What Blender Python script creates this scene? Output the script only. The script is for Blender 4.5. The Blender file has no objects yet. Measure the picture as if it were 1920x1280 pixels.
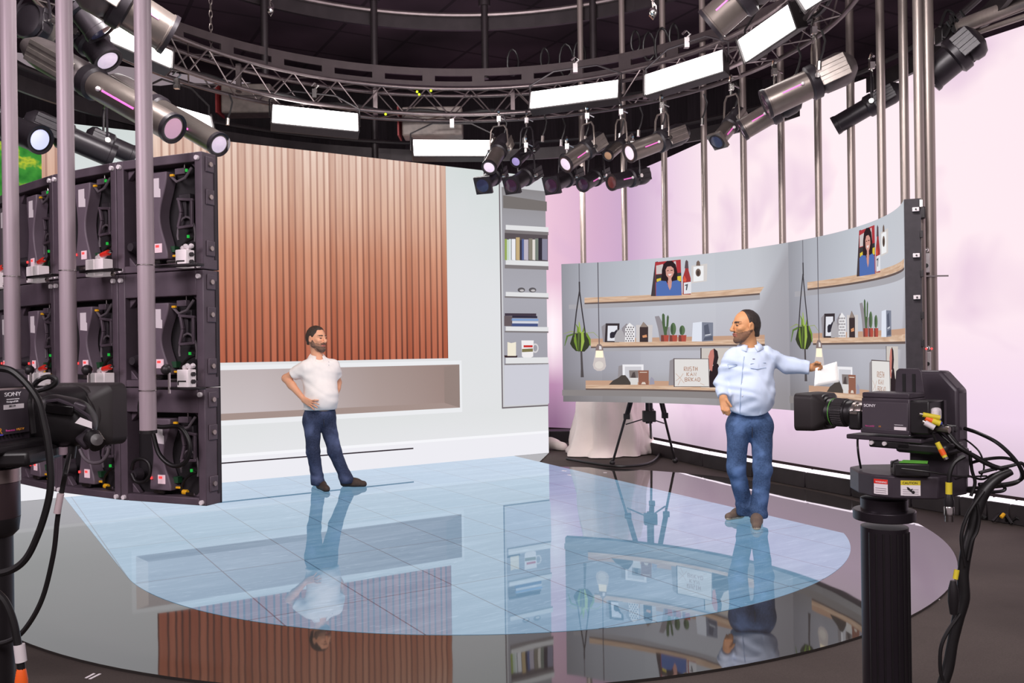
import bpy, bmesh, math, random
import numpy as np
from mathutils import Vector, Matrix
random.seed(11)
SC = bpy.context.scene
COL = SC.collection
V = Vector
# ---------------------------------------------------------------- camera geometry (1920x1280 frame)
TH, F, CX, CY, EYE = 0.014, 1650.0, 960.0, 654.0, 1.5
def ray(x, y):
    xc, yc = x - CX, y - CY
    return (xc - TH * yc) / F, -(TH * xc + yc) / F
def at(x, y, d):
    a, b = ray(x, y)
    return V((a * d, d, EYE + b * d))
def flo(x, y, z=0.0):
    a, b = ray(x, y)
    d = (z - EYE) / b
    return V((a * d, d, z))
CEN = V((-0.34, 7.6, 0))
def oncyl(x, y, R, far=True, c=CEN):
    a, b = ray(x, y)
    A = a * a + 1; B = -2 * (a * c.x + c.y); C = c.x ** 2 + c.y ** 2 - R * R
    q = max(0, B * B - 4 * A * C) ** .5
    d = (-B + q) / (2 * A) if far else (-B - q) / (2 * A)
    return V((a * d, d, EYE + b * d))
def px_h(h_px, d):
    return h_px * d / F
# ---------------------------------------------------------------- materials
def lin(c):
    return tuple(((v / 255) / 12.92 if v / 255 <= .04045 else ((v / 255 + .055) / 1.055) ** 2.4) for v in c)
MATS = {}
def mat(name, rgb, rough=.5, metal=0., spec=.5, emit=0., ior=None, var=0., scale=14., bump=0., coat=0., ecol=None, stretch=None):
    if name in MATS: return MATS[name]
    m = bpy.data.materials.new(name); m.use_nodes = True
    nt = m.node_tree; b = nt.nodes['Principled BSDF']
    c = lin(rgb) + (1,)
    b.inputs['Base Color'].default_value = c
    b.inputs['Roughness'].default_value = rough
    b.inputs['Metallic'].default_value = metal
    b.inputs['Specular IOR Level'].default_value = spec
    if ior: b.inputs['IOR'].default_value = ior
    if coat: b.inputs['Coat Weight'].default_value = coat
    if emit:
        b.inputs['Emission Color'].default_value = lin(ecol or rgb) + (1,)
        b.inputs['Emission Strength'].default_value = emit
    if var or bump:
        tc = nt.nodes.new('ShaderNodeTexCoord'); n = nt.nodes.new('ShaderNodeTexNoise')
        n.inputs['Scale'].default_value = scale; n.inputs['Detail'].default_value = 4
        if stretch:
            mp = nt.nodes.new('ShaderNodeMapping'); mp.inputs['Scale'].default_value = stretch
            nt.links.new(tc.outputs['Object'], mp.inputs['Vector']); nt.links.new(mp.outputs['Vector'], n.inputs['Vector'])
        else:
            nt.links.new(tc.outputs['Object'], n.inputs['Vector'])
        if var:
            r = nt.nodes.new('ShaderNodeMapRange'); r.inputs[1].default_value = .3; r.inputs[2].default_value = .7
            r.inputs[3].default_value = 1 - var; r.inputs[4].default_value = 1 + var
            mx = nt.nodes.new('ShaderNodeMix'); mx.data_type = 'RGBA'; mx.blend_type = 'MULTIPLY'; mx.inputs['Factor'].default_value = 1
            mx.inputs[6].default_value = c
            nt.links.new(n.outputs['Fac'], r.inputs[0]); nt.links.new(r.outputs[0], mx.inputs[7]); nt.links.new(mx.outputs[2], b.inputs['Base Color'])
        if bump:
            bp = nt.nodes.new('ShaderNodeBump'); bp.inputs['Strength'].default_value = bump; bp.inputs['Distance'].default_value = .01
            nt.links.new(n.outputs['Fac'], bp.inputs['Height']); nt.links.new(bp.outputs['Normal'], b.inputs['Normal'])
    MATS[name] = m
    return m
def emat(rgb, s=1.0, name=None):
    """a picture element shown by an LED screen"""
    name = name or 'led_%d_%d_%d_%d' % (*rgb, int(s * 100))
    if name in MATS: return MATS[name]
    m = bpy.data.materials.new(name); m.use_nodes = True
    nt = m.node_tree; nt.nodes.clear()
    e = nt.nodes.new('ShaderNodeEmission'); o = nt.nodes.new('ShaderNodeOutputMaterial')
    e.inputs[0].default_value = lin(rgb) + (1,); e.inputs[1].default_value = s
    nt.links.new(e.outputs[0], o.inputs[0]); MATS[name] = m
    return m
class NT:
    """small node-building helper"""
    def __init__(s, name, out='emission'):
        s.m = bpy.data.materials.new(name); s.m.use_nodes = True; s.t = s.m.node_tree
    def n(s, typ, **kw):
        x = s.t.nodes.new('ShaderNode' + typ)
        for k, v in kw.items(): setattr(x, k, v)
        return x
    def l(s, a, b): s.t.links.new(a, b)
    def ramp(s, fac, stops, interp='LINEAR'):
        r = s.n('ValToRGB'); r.color_ramp.interpolation = interp
        e = r.color_ramp.elements
        while len(e) < len(stops): e.new(.5)
        for i, (p, c) in enumerate(stops):
            e[i].position = p; e[i].color = lin(c) + (1,)
        s.l(fac, r.inputs[0]); return r.outputs[0]
    def math(s, op, a, b=None, clamp=False):
        x = s.n('Math', operation=op, use_clamp=clamp)
        for i, q in enumerate((a, b)):
            if q is None: continue
            if isinstance(q, (int, float)): x.inputs[i].default_value = q
            else: s.l(q, x.inputs[i])
        return x.outputs[0]
    def mix(s, fac, a, b, typ='MIX'):
        x = s.n('Mix', data_type='RGBA', blend_type=typ)
        for i, q in ((0, fac), (6, a), (7, b)):
            if isinstance(q, (int, float)): x.inputs[i].default_value = q
            elif isinstance(q, tuple): x.inputs[i].default_value = lin(q) + (1,)
            else: s.l(q, x.inputs[i])
        return x.outputs[2]
    def noise(s, vec, scale, detail=3, dist=0):
        x = s.n('TexNoise'); x.inputs['Scale'].default_value = scale; x.inputs['Detail'].default_value = detail
        x.inputs['Distortion'].default_value = dist
        if vec is not None: s.l(vec, x.inputs['Vector'])
        return x.outputs['Fac']
    def uv(s):
        u = s.n('UVMap'); sp = s.n('SeparateXYZ'); s.l(u.outputs[0], sp.inputs[0])
        return u.outputs[0], sp.outputs[0], sp.outputs[1]
    def rng(s, v, a, b, c=0., d=1.):
        r = s.n('MapRange'); s.l(v, r.inputs[0])
        for i, q in enumerate((a, b, c, d)): r.inputs[i + 1].default_value = q
        return r.outputs[0]
    def emit(s, col, strength=1.0):
        for x in list(s.t.nodes):
            if x.type in ('BSDF_PRINCIPLED', 'OUTPUT_MATERIAL'): s.t.nodes.remove(x)
        e = s.n('Emission'); e.inputs[1].default_value = strength; o = s.n('OutputMaterial')
        s.l(col, e.inputs[0]); s.l(e.outputs[0], o.inputs[0]); return s.m
# ---------------------------------------------------------------- objects
MW = {}
def _reg(o, parent, world):
    if parent is not None:
        o.parent = parent
        if world: o.matrix_parent_inverse = MW[parent.name].inverted(); MW[o.name] = Matrix.Identity(4)
        else: MW[o.name] = MW[parent.name].copy()
    else: MW[o.name] = o.matrix_world.copy()
def tag(o, label=None, cat=None, group=None, kind=None):
    if label: o['label'] = label
    if cat: o['category'] = cat
    if group: o['group'] = group
    if kind: o['kind'] = kind
    return o
def thing(name, label, cat, loc=(0, 0, 0), M=None, group=None):
    o = bpy.data.objects.new(name, None); COL.objects.link(o); o.empty_display_size = .1
    mw = M.copy() if M is not None else Matrix.Translation(V(loc))
    o.matrix_world = mw; o.matrix_basis = mw; MW[o.name] = mw
    return tag(o, label, cat, group)
def frame(o, x, y=None, z=None):
    """matrix with origin o and axes"""
    x = V(x).normalized()
    if z is None: z = V((0, 0, 1))
    z = V(z); z = (z - x * z.dot(x)).normalized(); y = z.cross(x)
    return Matrix(((x.x, y.x, z.x, o[0]), (x.y, y.y, z.y, o[1]), (x.z, y.z, z.z, o[2]), (0, 0, 0, 1)))
def zframe(o, z, up=(0, 0, 1)):
    z = V(z).normalized(); up = V(up)
    if abs(z.dot(up)) > .98: up = V((0, 1, 0))
    y = (up - z * up.dot(z)).normalized(); x = y.cross(z)
    return Matrix(((x.x, y.x, z.x, o[0]), (x.y, y.y, z.y, o[1]), (x.z, y.z, z.z, o[2]), (0, 0, 0, 1)))
class MB:
    def __init__(s): s.v = []; s.f = []; s.m = []
    def add(s, vs, fs, m=0):
        b = len(s.v); s.v += [tuple(q) for q in vs]
        for q in fs: s.f.append([b + i for i in q]); s.m.append(m)
        return s
    def box(s, c, size, M=None, m=0):
        x, y, z = (q / 2 for q in size); c = V(c)
        vs = [V((i * x, j * y, k * z)) + c for i in (-1, 1) for j in (-1, 1) for k in (-1, 1)]
        if M is not None: vs = [M @ q for q in vs]
        return s.add(vs, [(0, 1, 3, 2), (4, 6, 7, 5), (0, 4, 5, 1), (2, 3, 7, 6), (0, 2, 6, 4), (1, 5, 7, 3)], m)
    def bar(s, p0, p1, w, h, up=(0, 0, 1), m=0):
        p0, p1 = V(p0), V(p1); M = frame((p0 + p1) / 2, p1 - p0, z=up if abs((p1 - p0).normalized().dot(V(up))) < .98 else (0, 1, 0))
        return s.box((0, 0, 0), ((p1 - p0).length, w, h), M, m)
    def cyl(s, p0, p1, r0, r1=None, n=16, m=0, caps=True):
        p0, p1 = V(p0), V(p1); r1 = r0 if r1 is None else r1
        M = zframe(p0, p1 - p0); L = (p1 - p0).length
        vs = [M @ V((r * math.cos(2 * math.pi * i / n), r * math.sin(2 * math.pi * i / n), z)) for r, z in ((r0, 0), (r1, L)) for i in range(n)]
        fs = [(i, (i + 1) % n, n + (i + 1) % n, n + i) for i in range(n)]
        if caps: fs += [tuple(range(n - 1, -1, -1)), tuple(range(n, 2 * n))]
        return s.add(vs, fs, m)
    def lathe(s, prof, M, n=24, m=0, ms=None, caps=True):
        base = len(s.v)
        for r, z in prof:
            s.v += [tuple(M @ V((r * math.cos(2 * math.pi * i / n), r * math.sin(2 * math.pi * i / n), z))) for i in range(n)]
        for k in range(len(prof) - 1):
            for i in range(n):
                a = base + k * n; j = (i + 1) % n
                s.f.append([a + i, a + j, a + n + j, a + n + i]); s.m.append(ms[k] if ms else m)
        for k, rev in ((0, 1), (len(prof) - 1, 0)) if caps else ():
            if prof[k][0] > 1e-5:
                q = [base + k * n + i for i in range(n)]
                s.f.append(q[::-1] if rev else q); s.m.append(ms[min(k, len(ms) - 1)] if ms else m)
        return s
    def tube(s, pts, r, n=8, m=0, closed=False):
        pts = [V(p) for p in pts]; N = len(pts)
        rs = r if isinstance(r, (list, tuple)) else [r] * N
        base = len(s.v); up = None
        for i, p in enumerate(pts):
            if closed: t = pts[(i + 1) % N] - pts[i - 1]
            else: t = pts[min(i + 1, N - 1)] - pts[max(i - 1, 0)]
            t = t.normalized() if t.length > 1e-9 else V((0, 0, 1))
            if up is None:
                up = V((0, 0, 1)) if abs(t.z) < .9 else V((1, 0, 0))
            up = (up - t * up.dot(t)); up = up.normalized() if up.length > 1e-6 else V((1, 0, 0)); sd = t.cross(up)
            s.v += [tuple(p + (up * math.cos(2 * math.pi * k / n) + sd * math.sin(2 * math.pi * k / n)) * rs[i]) for k in range(n)]
        for i in range(N if closed else N - 1):
            a, b = base + i * n, base + ((i + 1) % N) * n
            for k in range(n):
                j = (k + 1) % n; s.f.append([a + k, b + k, b + j, a + j]); s.m.append(m)
        if not closed:
            s.f.append([base + k for k in range(n)]); s.m.append(m)
            s.f.append([base + (N - 1) * n + k for k in range(n - 1, -1, -1)]); s.m.append(m)
        return s
    def prism(s, poly, h, M, m=0, h0=0.):
        n = len(poly)
        vs = [M @ V((x, y, h0)) for x, y in poly] + [M @ V((x, y, h)) for x, y in poly]
        fs = [tuple(range(n - 1, -1, -1)), tuple(range(n, 2 * n))] + [(i, (i + 1) % n, n + (i + 1) % n, n + i) for i in range(n)]
        return s.add(vs, fs, m)
    def sphere(s, c, r, n=12, m=0, sc=(1, 1, 1), M=None):
        c = V(c); prof = []
        k = n // 2
        T = (M or Matrix.Identity(4))
        base = []
        MM = T @ Matrix.Translation(c) @ Matrix.Diagonal((sc[0], sc[1], sc[2], 1))
        return s.lathe([(r * math.sin(math.pi * i / k), -r * math.cos(math.pi * i / k)) for i in range(k + 1)], MM, n, m)
    def build(s, name, mats, parent=None, bevel=0, world=True, seg=2, flat=False, ang=38):
        me = bpy.data.meshes.new(name); me.from_pydata(s.v, [], s.f)
        mats = mats if isinstance(mats, (list, tuple)) else [mats]
        for q in mats: me.materials.append(q)
        me.polygons.foreach_set('material_index', s.m)
        bm = bmesh.new(); bm.from_mesh(me)
        bmesh.ops.recalc_face_normals(bm, faces=bm.faces); bm.to_mesh(me); bm.free()
        if not flat:
            me.polygons.foreach_set('use_smooth', [True] * len(me.polygons))
            me.set_sharp_from_angle(angle=math.radians(ang))
        me.update()
        o = bpy.data.objects.new(name, me); COL.objects.link(o); _reg(o, parent, world)
        if bevel:
            b = o.modifiers.new('bevel', 'BEVEL'); b.width = bevel; b.segments = seg; b.limit_method = 'ANGLE'; b.angle_limit = math.radians(40)
        return o
def spline(pts, n=8):
    """Catmull-Rom through points"""
    P = [V(p) for p in pts]; P = [P[0] * 2 - P[1]] + P + [P[-1] * 2 - P[-2]]; out = []
    for i in range(1, len(P) - 2):
        a, b, c, d = P[i - 1:i + 3]
        for k in range(n):
            t = k / n
            out.append(.5 * ((2 * b) + (c - a) * t + (2 * a - 5 * b + 4 * c - d) * t * t + (3 * b - a - 3 * c + d) * t ** 3))
    out.append(P[-2]); return out
def text(body, size, M, material, parent=None, name='lettering', ext=0.0004, align='LEFT', sx=1.0, label=None):
    c = bpy.data.curves.new(name, 'FONT'); c.body = body; c.size = size; c.align_x = align; c.extrude = ext
    tmp = bpy.data.objects.new(name + '_outline', c); COL.objects.link(tmp)
    me = bpy.data.meshes.new_from_object(tmp.evaluated_get(bpy.context.evaluated_depsgraph_get()))
    bpy.data.objects.remove(tmp); bpy.data.curves.remove(c); me.name = name; me.materials.clear(); me.materials.append(material)
    o = bpy.data.objects.new(name, me); COL.objects.link(o)
    mw = M @ Matrix.Diagonal((sx, 1, 1, 1))
    o.matrix_basis = mw
    if parent is not None:
        o.parent = parent; o.matrix_parent_inverse = MW[parent.name].inverted()
    MW[o.name] = mw
    if label: o['label'] = label
    return o
def dup(root, M, label=None, group=None):
    r = root.copy(); COL.objects.link(r); r.matrix_basis = M; MW[r.name] = M.copy()
    if label: r['label'] = label
    if group: r['group'] = group
    for ch in list(root.children):
        c = ch.copy(); COL.objects.link(c); c.parent = r
        for g in list(ch.children):
            d = g.copy(); COL.objects.link(d); d.parent = c
    return r
# ---------------------------------------------------------------- signed distance modelling (bodies, cloth)
class SDF:
    def __init__(s, lo, hi, h):
        s.h = h; s.lo = np.array(lo, float); n = np.ceil((np.array(hi) - s.lo) / h).astype(int) + 1
        s.n = n; s.D = np.full(n, 1.0, np.float32)
        s.ax = [(s.lo[i] + h * np.arange(n[i])).astype(np.float32) for i in range(3)]
    def sub(s, lo, hi):
        a = np.clip(np.floor((np.array(lo) - s.lo) / s.h).astype(int), 0, s.n); b = np.clip(np.ceil((np.array(hi) - s.lo) / s.h).astype(int) + 1, 0, s.n)
        sl = tuple(slice(a[i], b[i]) for i in range(3))
        return sl, s.ax[0][sl[0]][:, None, None], s.ax[1][sl[1]][None, :, None], s.ax[2][sl[2]][None, None, :]
    def put(s, sl, d, k, op):
        D = s.D[sl]
        if op == 'add':
            h = np.maximum(k - np.abs(D - d), 0) / k if k else 0
            s.D[sl] = np.minimum(D, d) - h * h * k / 4
        elif op == 'cut':
            d = -d; h = np.maximum(k - np.abs(D - d), 0) / k if k else 0
            s.D[sl] = np.maximum(D, d) + h * h * k / 4
    def cone(s, a, b, ra, rb, k=.03, flat=None, op='add'):
        a, b = np.array(a, float), np.array(b, float); m = max(ra, rb) + k + .03
        sl, X, Y, Z = s.sub(np.minimum(a, b) - m, np.maximum(a, b) + m)
        ba = b - a; L = max(ba @ ba, 1e-9); px, py, pz = X - a[0], Y - a[1], Z - a[2]
        if flat is not None:
            ax, f = np.array(flat[0], float), flat[1]; q = (px * ax[0] + py * ax[1] + pz * ax[2]) * (1 / f - 1)
            px, py, pz = px + ax[0] * q, py + ax[1] * q, pz + ax[2] * q
        t = np.clip((px * ba[0] + py * ba[1] + pz * ba[2]) / L, 0, 1)
        d = np.sqrt((px - ba[0] * t) ** 2 + (py - ba[1] * t) ** 2 + (pz - ba[2] * t) ** 2) - (ra + (rb - ra) * t)
        s.put(sl, d, k, op)
    def ell(s, c, r, R, k=.03, op='add'):
        """R: three axis vectors, r: three radii"""
        c = np.array(c, float); m = max(r) + k + .03
        sl, X, Y, Z = s.sub(c - m, c + m); k0 = k1 = 0
        for ax, rr in zip(R, r):
            q = (X - c[0]) * ax[0] + (Y - c[1]) * ax[1] + (Z - c[2]) * ax[2]
            k0 = k0 + (q / rr) ** 2; k1 = k1 + (q / rr ** 2) ** 2
        k0 = np.sqrt(k0); s.put(sl, k0 * (k0 - 1) / np.maximum(np.sqrt(k1), 1e-6), k, op)
    def clip(s, c, n, lo=None, hi=None, k=0.0):
        """keep the side opposite to n (inside an optional region)"""
        sl, X, Y, Z = s.sub(lo if lo is not None else s.lo, hi if hi is not None else s.lo + s.h * s.n)
        d = (X - c[0]) * n[0] + (Y - c[1]) * n[1] + (Z - c[2]) * n[2]
        D = s.D[sl]; h = np.maximum(k - np.abs(D - d), 0) / k if k else 0
        s.D[sl] = np.maximum(D, d) + h * h * k / 4
    def wrinkle(s, fn):
        s.D = (s.D + fn(s.ax[0][:, None, None], s.ax[1][None, :, None], s.ax[2][None, None, :])).astype(np.float32)
    def mesh(s):
        D = s.D; neg = D < 0; C = np.zeros(s.n - 1, np.int8); N = s.n - 1
        offs = [(i, j, k) for i in (0, 1) for j in (0, 1) for k in (0, 1)]
        sh = lambda A, o: A[o[0]:o[0] + N[0], o[1]:o[1] + N[1], o[2]:o[2] + N[2]]
        for o in offs: C += sh(neg, o)
        act = np.argwhere((C > 0) & (C < 8)); idx = np.full(N, -1, np.int32); idx[tuple(act.T)] = np.arange(len(act))
        pos = np.zeros((len(act), 3)); cnt = np.zeros(len(act))
        cv = {o: D[act[:, 0] + o[0], act[:, 1] + o[1], act[:, 2] + o[2]] for o in offs}
        for o in offs:
            for axi in range(3):
                if o[axi]: continue
                p = list(o); p[axi] = 1; p = tuple(p)
                d1, d2 = cv[o], cv[p]; cr = (d1 < 0) != (d2 < 0); t = np.where(cr, d1 / np.where(cr, d1 - d2, 1), 0)
                e = np.array(o, float)[None].repeat(len(act), 0); e[:, axi] = t
                pos += e * cr[:, None]; cnt += cr
        pos = (pos / cnt[:, None] + act) * s.h + s.lo
        faces = []
        for axi in range(3):
            A = neg; b = (axi + 1) % 3; c = (axi + 2) % 3
            sl0 = [slice(None)] * 3; sl1 = [slice(None)] * 3; sl0[axi] = slice(0, -1); sl1[axi] = slice(1, None)
            cr = A[tuple(sl0)] != A[tuple(sl1)]
            e = np.argwhere(cr); e = e[(e[:, b] > 0) & (e[:, c] > 0) & (e[:, b] < N[b]) & (e[:, c] < N[c])]
            q = []
            for db, dc in ((-1, -1), (0, -1), (0, 0), (-1, 0)):
                w = e.copy(); w[:, b] += db; w[:, c] += dc; q.append(idx[tuple(w.T)])
            q = np.stack(q, 1); flip = ~A[tuple(e.T)]
            q[flip] = q[flip][:, ::-1]; faces.append(q)
        return pos, np.concatenate(faces)
    def build(s, name, mats, parent, matfn=None, smooth=1):
        p, f = s.mesh(); me = bpy.data.meshes.new(name); me.from_pydata(p.tolist(), [], f.tolist())
        for q in (mats if isinstance(mats, (list, tuple)) else [mats]): me.materials.append(q)
        if matfn is not None:
            cen = p[f].mean(1); me.polygons.foreach_set('material_index', matfn(cen).astype(np.int32))
        me.polygons.foreach_set('use_smooth', [True] * len(f))
        bm = bmesh.new(); bm.from_mesh(me)
        for _ in range(smooth): bmesh.ops.smooth_vert(bm, verts=bm.verts, factor=.5, use_axis_x=True, use_axis_y=True, use_axis_z=True)
        bm.to_mesh(me); bm.free(); me.update()
        o = bpy.data.objects.new(name, me); COL.objects.link(o); _reg(o, parent, True)
        return o
# ---------------------------------------------------------------- shared materials
BLACKP = mat('black_plastic', (34, 31, 33), .45, var=.15, scale=40)
BLACKM = mat('black_metal', (40, 36, 38), .38, metal=.3, var=.12, scale=30)
CABM = mat('cabinet_graphite', (94, 82, 92), .5, metal=.1, var=.12, scale=12)
CABD = mat('cabinet_dark', (46, 40, 46), .6, var=.2, scale=25)
SILVER = mat('brushed_aluminium', (176, 166, 160), .3, metal=.85, var=.1, scale=20)
POLE = mat('satin_aluminium_pole', (148, 136, 131), .38, metal=.55, var=.06, scale=8, stretch=(8, 8, .4))
POLEP = mat('mauve_tinted_pole', (178, 162, 169), .42, metal=.1, var=.06, scale=8, stretch=(8, 8, .4))  # pink light of the backdrop is put into this even tint
CHROME = mat('bright_steel', (215, 212, 208), .18, metal=1.)
WHITEP = mat('white_paint', (225, 216, 218), .5, var=.05)
LABELW = mat('white_label', (228, 218, 222), .6, emit=.12)
RED = mat('red_plastic', (200, 40, 30), .4, emit=.25)
GREENL = mat('green_indicator', (40, 190, 70), .4, emit=.5)
REDL = mat('red_indicator', (255, 60, 60), .4, emit=1.6)
YELLOW = mat('yellow_plastic', (225, 165, 30), .4, emit=.15)
ORANGE = mat('orange_plastic', (235, 95, 30), .45, emit=.1)
CABLE = mat('black_cable', (26, 24, 25), .42, var=.1)
CABLEG = mat('grey_cable', (104, 96, 102), .5)
SPOT = mat('spotlight_grey', (122, 112, 107), .32, metal=.65, var=.08, scale=12)
SPOTD = mat('spotlight_black', (42, 37, 42), .4, metal=.25, var=.1, scale=20)
LENS = mat('lens_frosted_bright', (214, 198, 216), .25, emit=.55, var=.08, scale=60)
LENSD = mat('lens_dark_blue', (44, 46, 70), .1, spec=.8, var=.2, scale=20, emit=.25)
LENSP = mat('lens_dark_purple', (56, 34, 52), .1, spec=.8, emit=.2)
LENSR = mat('lens_dark_red', (78, 34, 38), .15, spec=.8, emit=.25)
TRUSS = mat('truss_dark_steel', (112, 102, 102), .34, metal=.75, var=.15, scale=9)
TRUSSD = mat('rail_black_steel', (48, 42, 44), .45, metal=.4, var=.2, scale=6)
SOFT = emat((255, 250, 248), 9.0, 'lit_softbox_diffuser')
PINKS = mat('pink_slot_marking', (225, 110, 190), .5, emit=.5)
BLUEK = mat('blue_knob', (70, 140, 225), .4, emit=.3)
# ================================================================ camera, world
cam = bpy.data.cameras.new('camera'); camo = bpy.data.objects.new('camera', cam); COL.objects.link(camo)
cam.sensor_width = 36; cam.lens = F / 1920 * 36; cam.shift_y = 14 / 1920; cam.clip_start = .05
camo.matrix_basis = Matrix.Translation((0, 0, EYE)) @ Matrix.Rotation(math.pi / 2, 4, 'X') @ Matrix.Rotation(-TH, 4, 'Z')
SC.camera = camo
w = bpy.data.worlds.new('studio_ambient'); SC.world = w; w.use_nodes = True
w.node_tree.nodes['Background'].inputs[0].default_value = lin((225, 205, 214)) + (1,)
w.node_tree.nodes['Background'].inputs[1].default_value = .36
SC.view_settings.view_transform = 'Standard'; SC.view_settings.look = 'None'; SC.view_settings.exposure = 0.0
SC.cycles.max_bounces = 6; SC.cycles.caustics_reflective = False; SC.cycles.caustics_refractive = False; SC.cycles.sample_clamp_indirect = 6
# ================================================================ floor
A_DIR = V((-.522, .853, 0)); B_DIR = V((.853, .522, 0))          # tile directions (back, right)
def structure(name, mb, m, **kw):
    o = mb.build(name, m, None, **kw); o['kind'] = 'structure'; return o
fl = NT('dark_studio_carpet'); tc = fl.n('TexCoord'); b = fl.t.nodes['Principled BSDF']
nz = fl.noise(tc.outputs['Object'], 1.1, 5, .3); nz2 = fl.noise(tc.outputs['Object'], 160, 2)
col = fl.mix(fl.rng(nz, .3, .7), (70, 62, 59), (88, 79, 75)); col = fl.mix(fl.rng(nz2, .3, .7, 0, .35), col, (52, 46, 45))
fl.l(col, b.inputs['Base Color']); b.inputs['Roughness'].default_value = .85; b.inputs['Specular IOR Level'].default_value = .15
structure('floor', MB().box((1, 7, -.05), (26, 26, .07)), fl.m)      # top at -0.015
# glossy black stage disc
NSEG = 160
def disc(mb, c, R, z0, z1, n=NSEG):
    return mb.cyl((c[0], c[1], z0), (c[0], c[1], z1), R, n=n)
DISC = mat('glossy_black_acrylic', (50, 47, 45), .03, ior=1.98, spec=.5)  # base raised above black to hold the soft-light haze
nt = DISC.node_tree; bs = nt.nodes['Principled BSDF']
_tc = nt.nodes.new('ShaderNodeTexCoord'); _n = nt.nodes.new('ShaderNodeTexNoise'); _n.inputs['Scale'].default_value = 2.2; _n.inputs['Detail'].default_value = 1
_b = nt.nodes.new('ShaderNodeBump'); _b.inputs['Strength'].default_value = .012; _b.inputs['Distance'].default_value = .05
nt.links.new(_tc.outputs['Object'], _n.inputs['Vector']); nt.links.new(_n.outputs['Fac'], _b.inputs['Height']); nt.links.new(_b.outputs['Normal'], bs.inputs['Normal'])
structure('floor_stage_disc', disc(MB(), (-.34, 7.58), 3.71, -.02, -.001), DISC)
# luminous LED floor: front arc cut by two straight edges, running back to the LED wall
WP = flo(1029, 848.5); WDIR = (flo(408, 905.6) - WP).normalized(); WN = V((WDIR.y, -WDIR.x, 0))
if WN.y > 0: WN = -WN
EL0, EL1 = flo(125, 938), flo(215, 1073); ER0, ER1 = flo(1030, 870), flo(1380, 952)
LC = V((-.21, 7.5, 0)); LR = 2.87
def side(p, a, b): return (b - a).x * (p - a).y - (b - a).y * (p - a).x
refL = side(LC, EL0, EL1); refR = side(LC, ER0, ER1)
pts = []
def inter(a, b, c, d):
    r, s_ = b - a, d - c; t = ((c - a).x * s_.y - (c - a).y * s_.x) / (r.x * s_.y - r.y * s_.x); return a + r * t
def line_circle(a, b):
    d = (b - a).normalized(); m = a - LC; bb = m.dot(d); cc = m.dot(m) - LR * LR; q = max(0.0, bb * bb - cc) ** .5
    return a + d * (-bb + q)
EL0.z = EL1.z = ER0.z = ER1.z = 0
pl, pr = line_circle(EL0, EL1), line_circle(ER0, ER1)
a0 = math.atan2(pl.y - LC.y, pl.x - LC.x) % (2 * math.pi); a1 = math.atan2(pr.y - LC.y, pr.x - LC.x) % (2 * math.pi)
if a1 < a0: a1 += 2 * math.pi
arc = [LC + V((math.cos(a0 + (a1 - a0) * i / 90), math.sin(a0 + (a1 - a0) * i / 90), 0)) * LR for i in range(91)]
wl, wr = inter(EL0, EL1, WP, WP + WDIR), inter(ER0, ER1, WP, WP + WDIR)
ledpoly = [wl] + arc + [wr]
lf = NT('luminous_led_floor'); geo = lf.n('NewGeometry'); sp = lf.n('SeparateXYZ')
def dotn(vec): 
    d = lf.n('VectorMath', operation='DOT_PRODUCT'); lf.l(geo.outputs['Position'], d.inputs[0]); d.inputs[1].default_value = vec; return d.outputs['Value']
P0 = flo(709, 1030); P1 = flo(573, 1051.5); P2 = flo(848, 1097)
ub = dotn(tuple(B_DIR)); va = dotn(tuple(A_DIR))
du = abs((P1 - P0).dot(B_DIR)); dv = abs((P2 - P0).dot(A_DIR))
def grid(v, off, per, wd):
    f = lf.math('FRACT', lf.math('DIVIDE', lf.math('ADD', v, -off + 100 * per), per))
    e = lf.math('MINIMUM', f, lf.math('SUBTRACT', 1.0, f))
    return lf.math('LESS_THAN', e, wd / per)
g1 = grid(ub, P0.dot(B_DIR), du, .0045); g2 = grid(va, P0.dot(A_DIR), dv, .005)
line = lf.math('MAXIMUM', g1, g2)
cb = lf.n('CombineXYZ'); lf.l(lf.math('MULTIPLY', ub, .5), cb.inputs[0]); lf.l(lf.math('MULTIPLY', va, 4.0), cb.inputs[1])
wv = lf.noise(cb.outputs[0], 1.6, 4, .8); wv2 = lf.noise(cb.outputs[0], 7, 3, 2.5)
base = lf.ramp(wv, [(.3, (97, 131, 157)), (.5, (104, 137, 162)), (.7, (118, 148, 172))])
base = lf.mix(lf.rng(wv2, .58, .70, 0, .6), base, (146, 172, 194))
# tone shifted at random from tile to tile
cell = lf.n('TexWhiteNoise', noise_dimensions='2D'); cc2 = lf.n('CombineXYZ')
lf.l(lf.math('FLOOR', lf.math('DIVIDE', lf.math('ADD', ub, -P0.dot(B_DIR) + 100 * du), du)), cc2.inputs[0])
lf.l(lf.math('FLOOR', lf.math('DIVIDE', lf.math('ADD', va, -P0.dot(A_DIR) + 100 * dv), dv)), cc2.inputs[1]); lf.l(cc2.outputs[0], cell.inputs['Vector'])
base = lf.mix(lf.rng(cell.outputs['Value'], 0, 1, 0, .22), base, (86, 136, 168))
col = lf.mix(lf.math('MULTIPLY', line, .8), base, (58, 78, 98))
pb = lf.t.nodes['Principled BSDF']; lf.l(col, pb.inputs['Emission Color']); pb.inputs['Emission Strength'].default_value = .95
pb.inputs['Base Color'].default_value = (.01, .012, .015, 1); pb.inputs['Roughness'].default_value = .02; pb.inputs['IOR'].default_value = 2.4
_tl = V((-.34, 7.58, 0)) - B_DIR.normalized() * 3.7                  # the glossy floor runs on from the disc to the LED wall at the rear left
_c1 = inter(_tl, _tl + A_DIR, WP, WP + WDIR)
mb = MB(); mb.prism([(p.x, p.y) for p in (_tl, V((-.34, 7.58, 0)), WP, _c1)], -.0012, Matrix.Identity(4), h0=-.0135)
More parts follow.
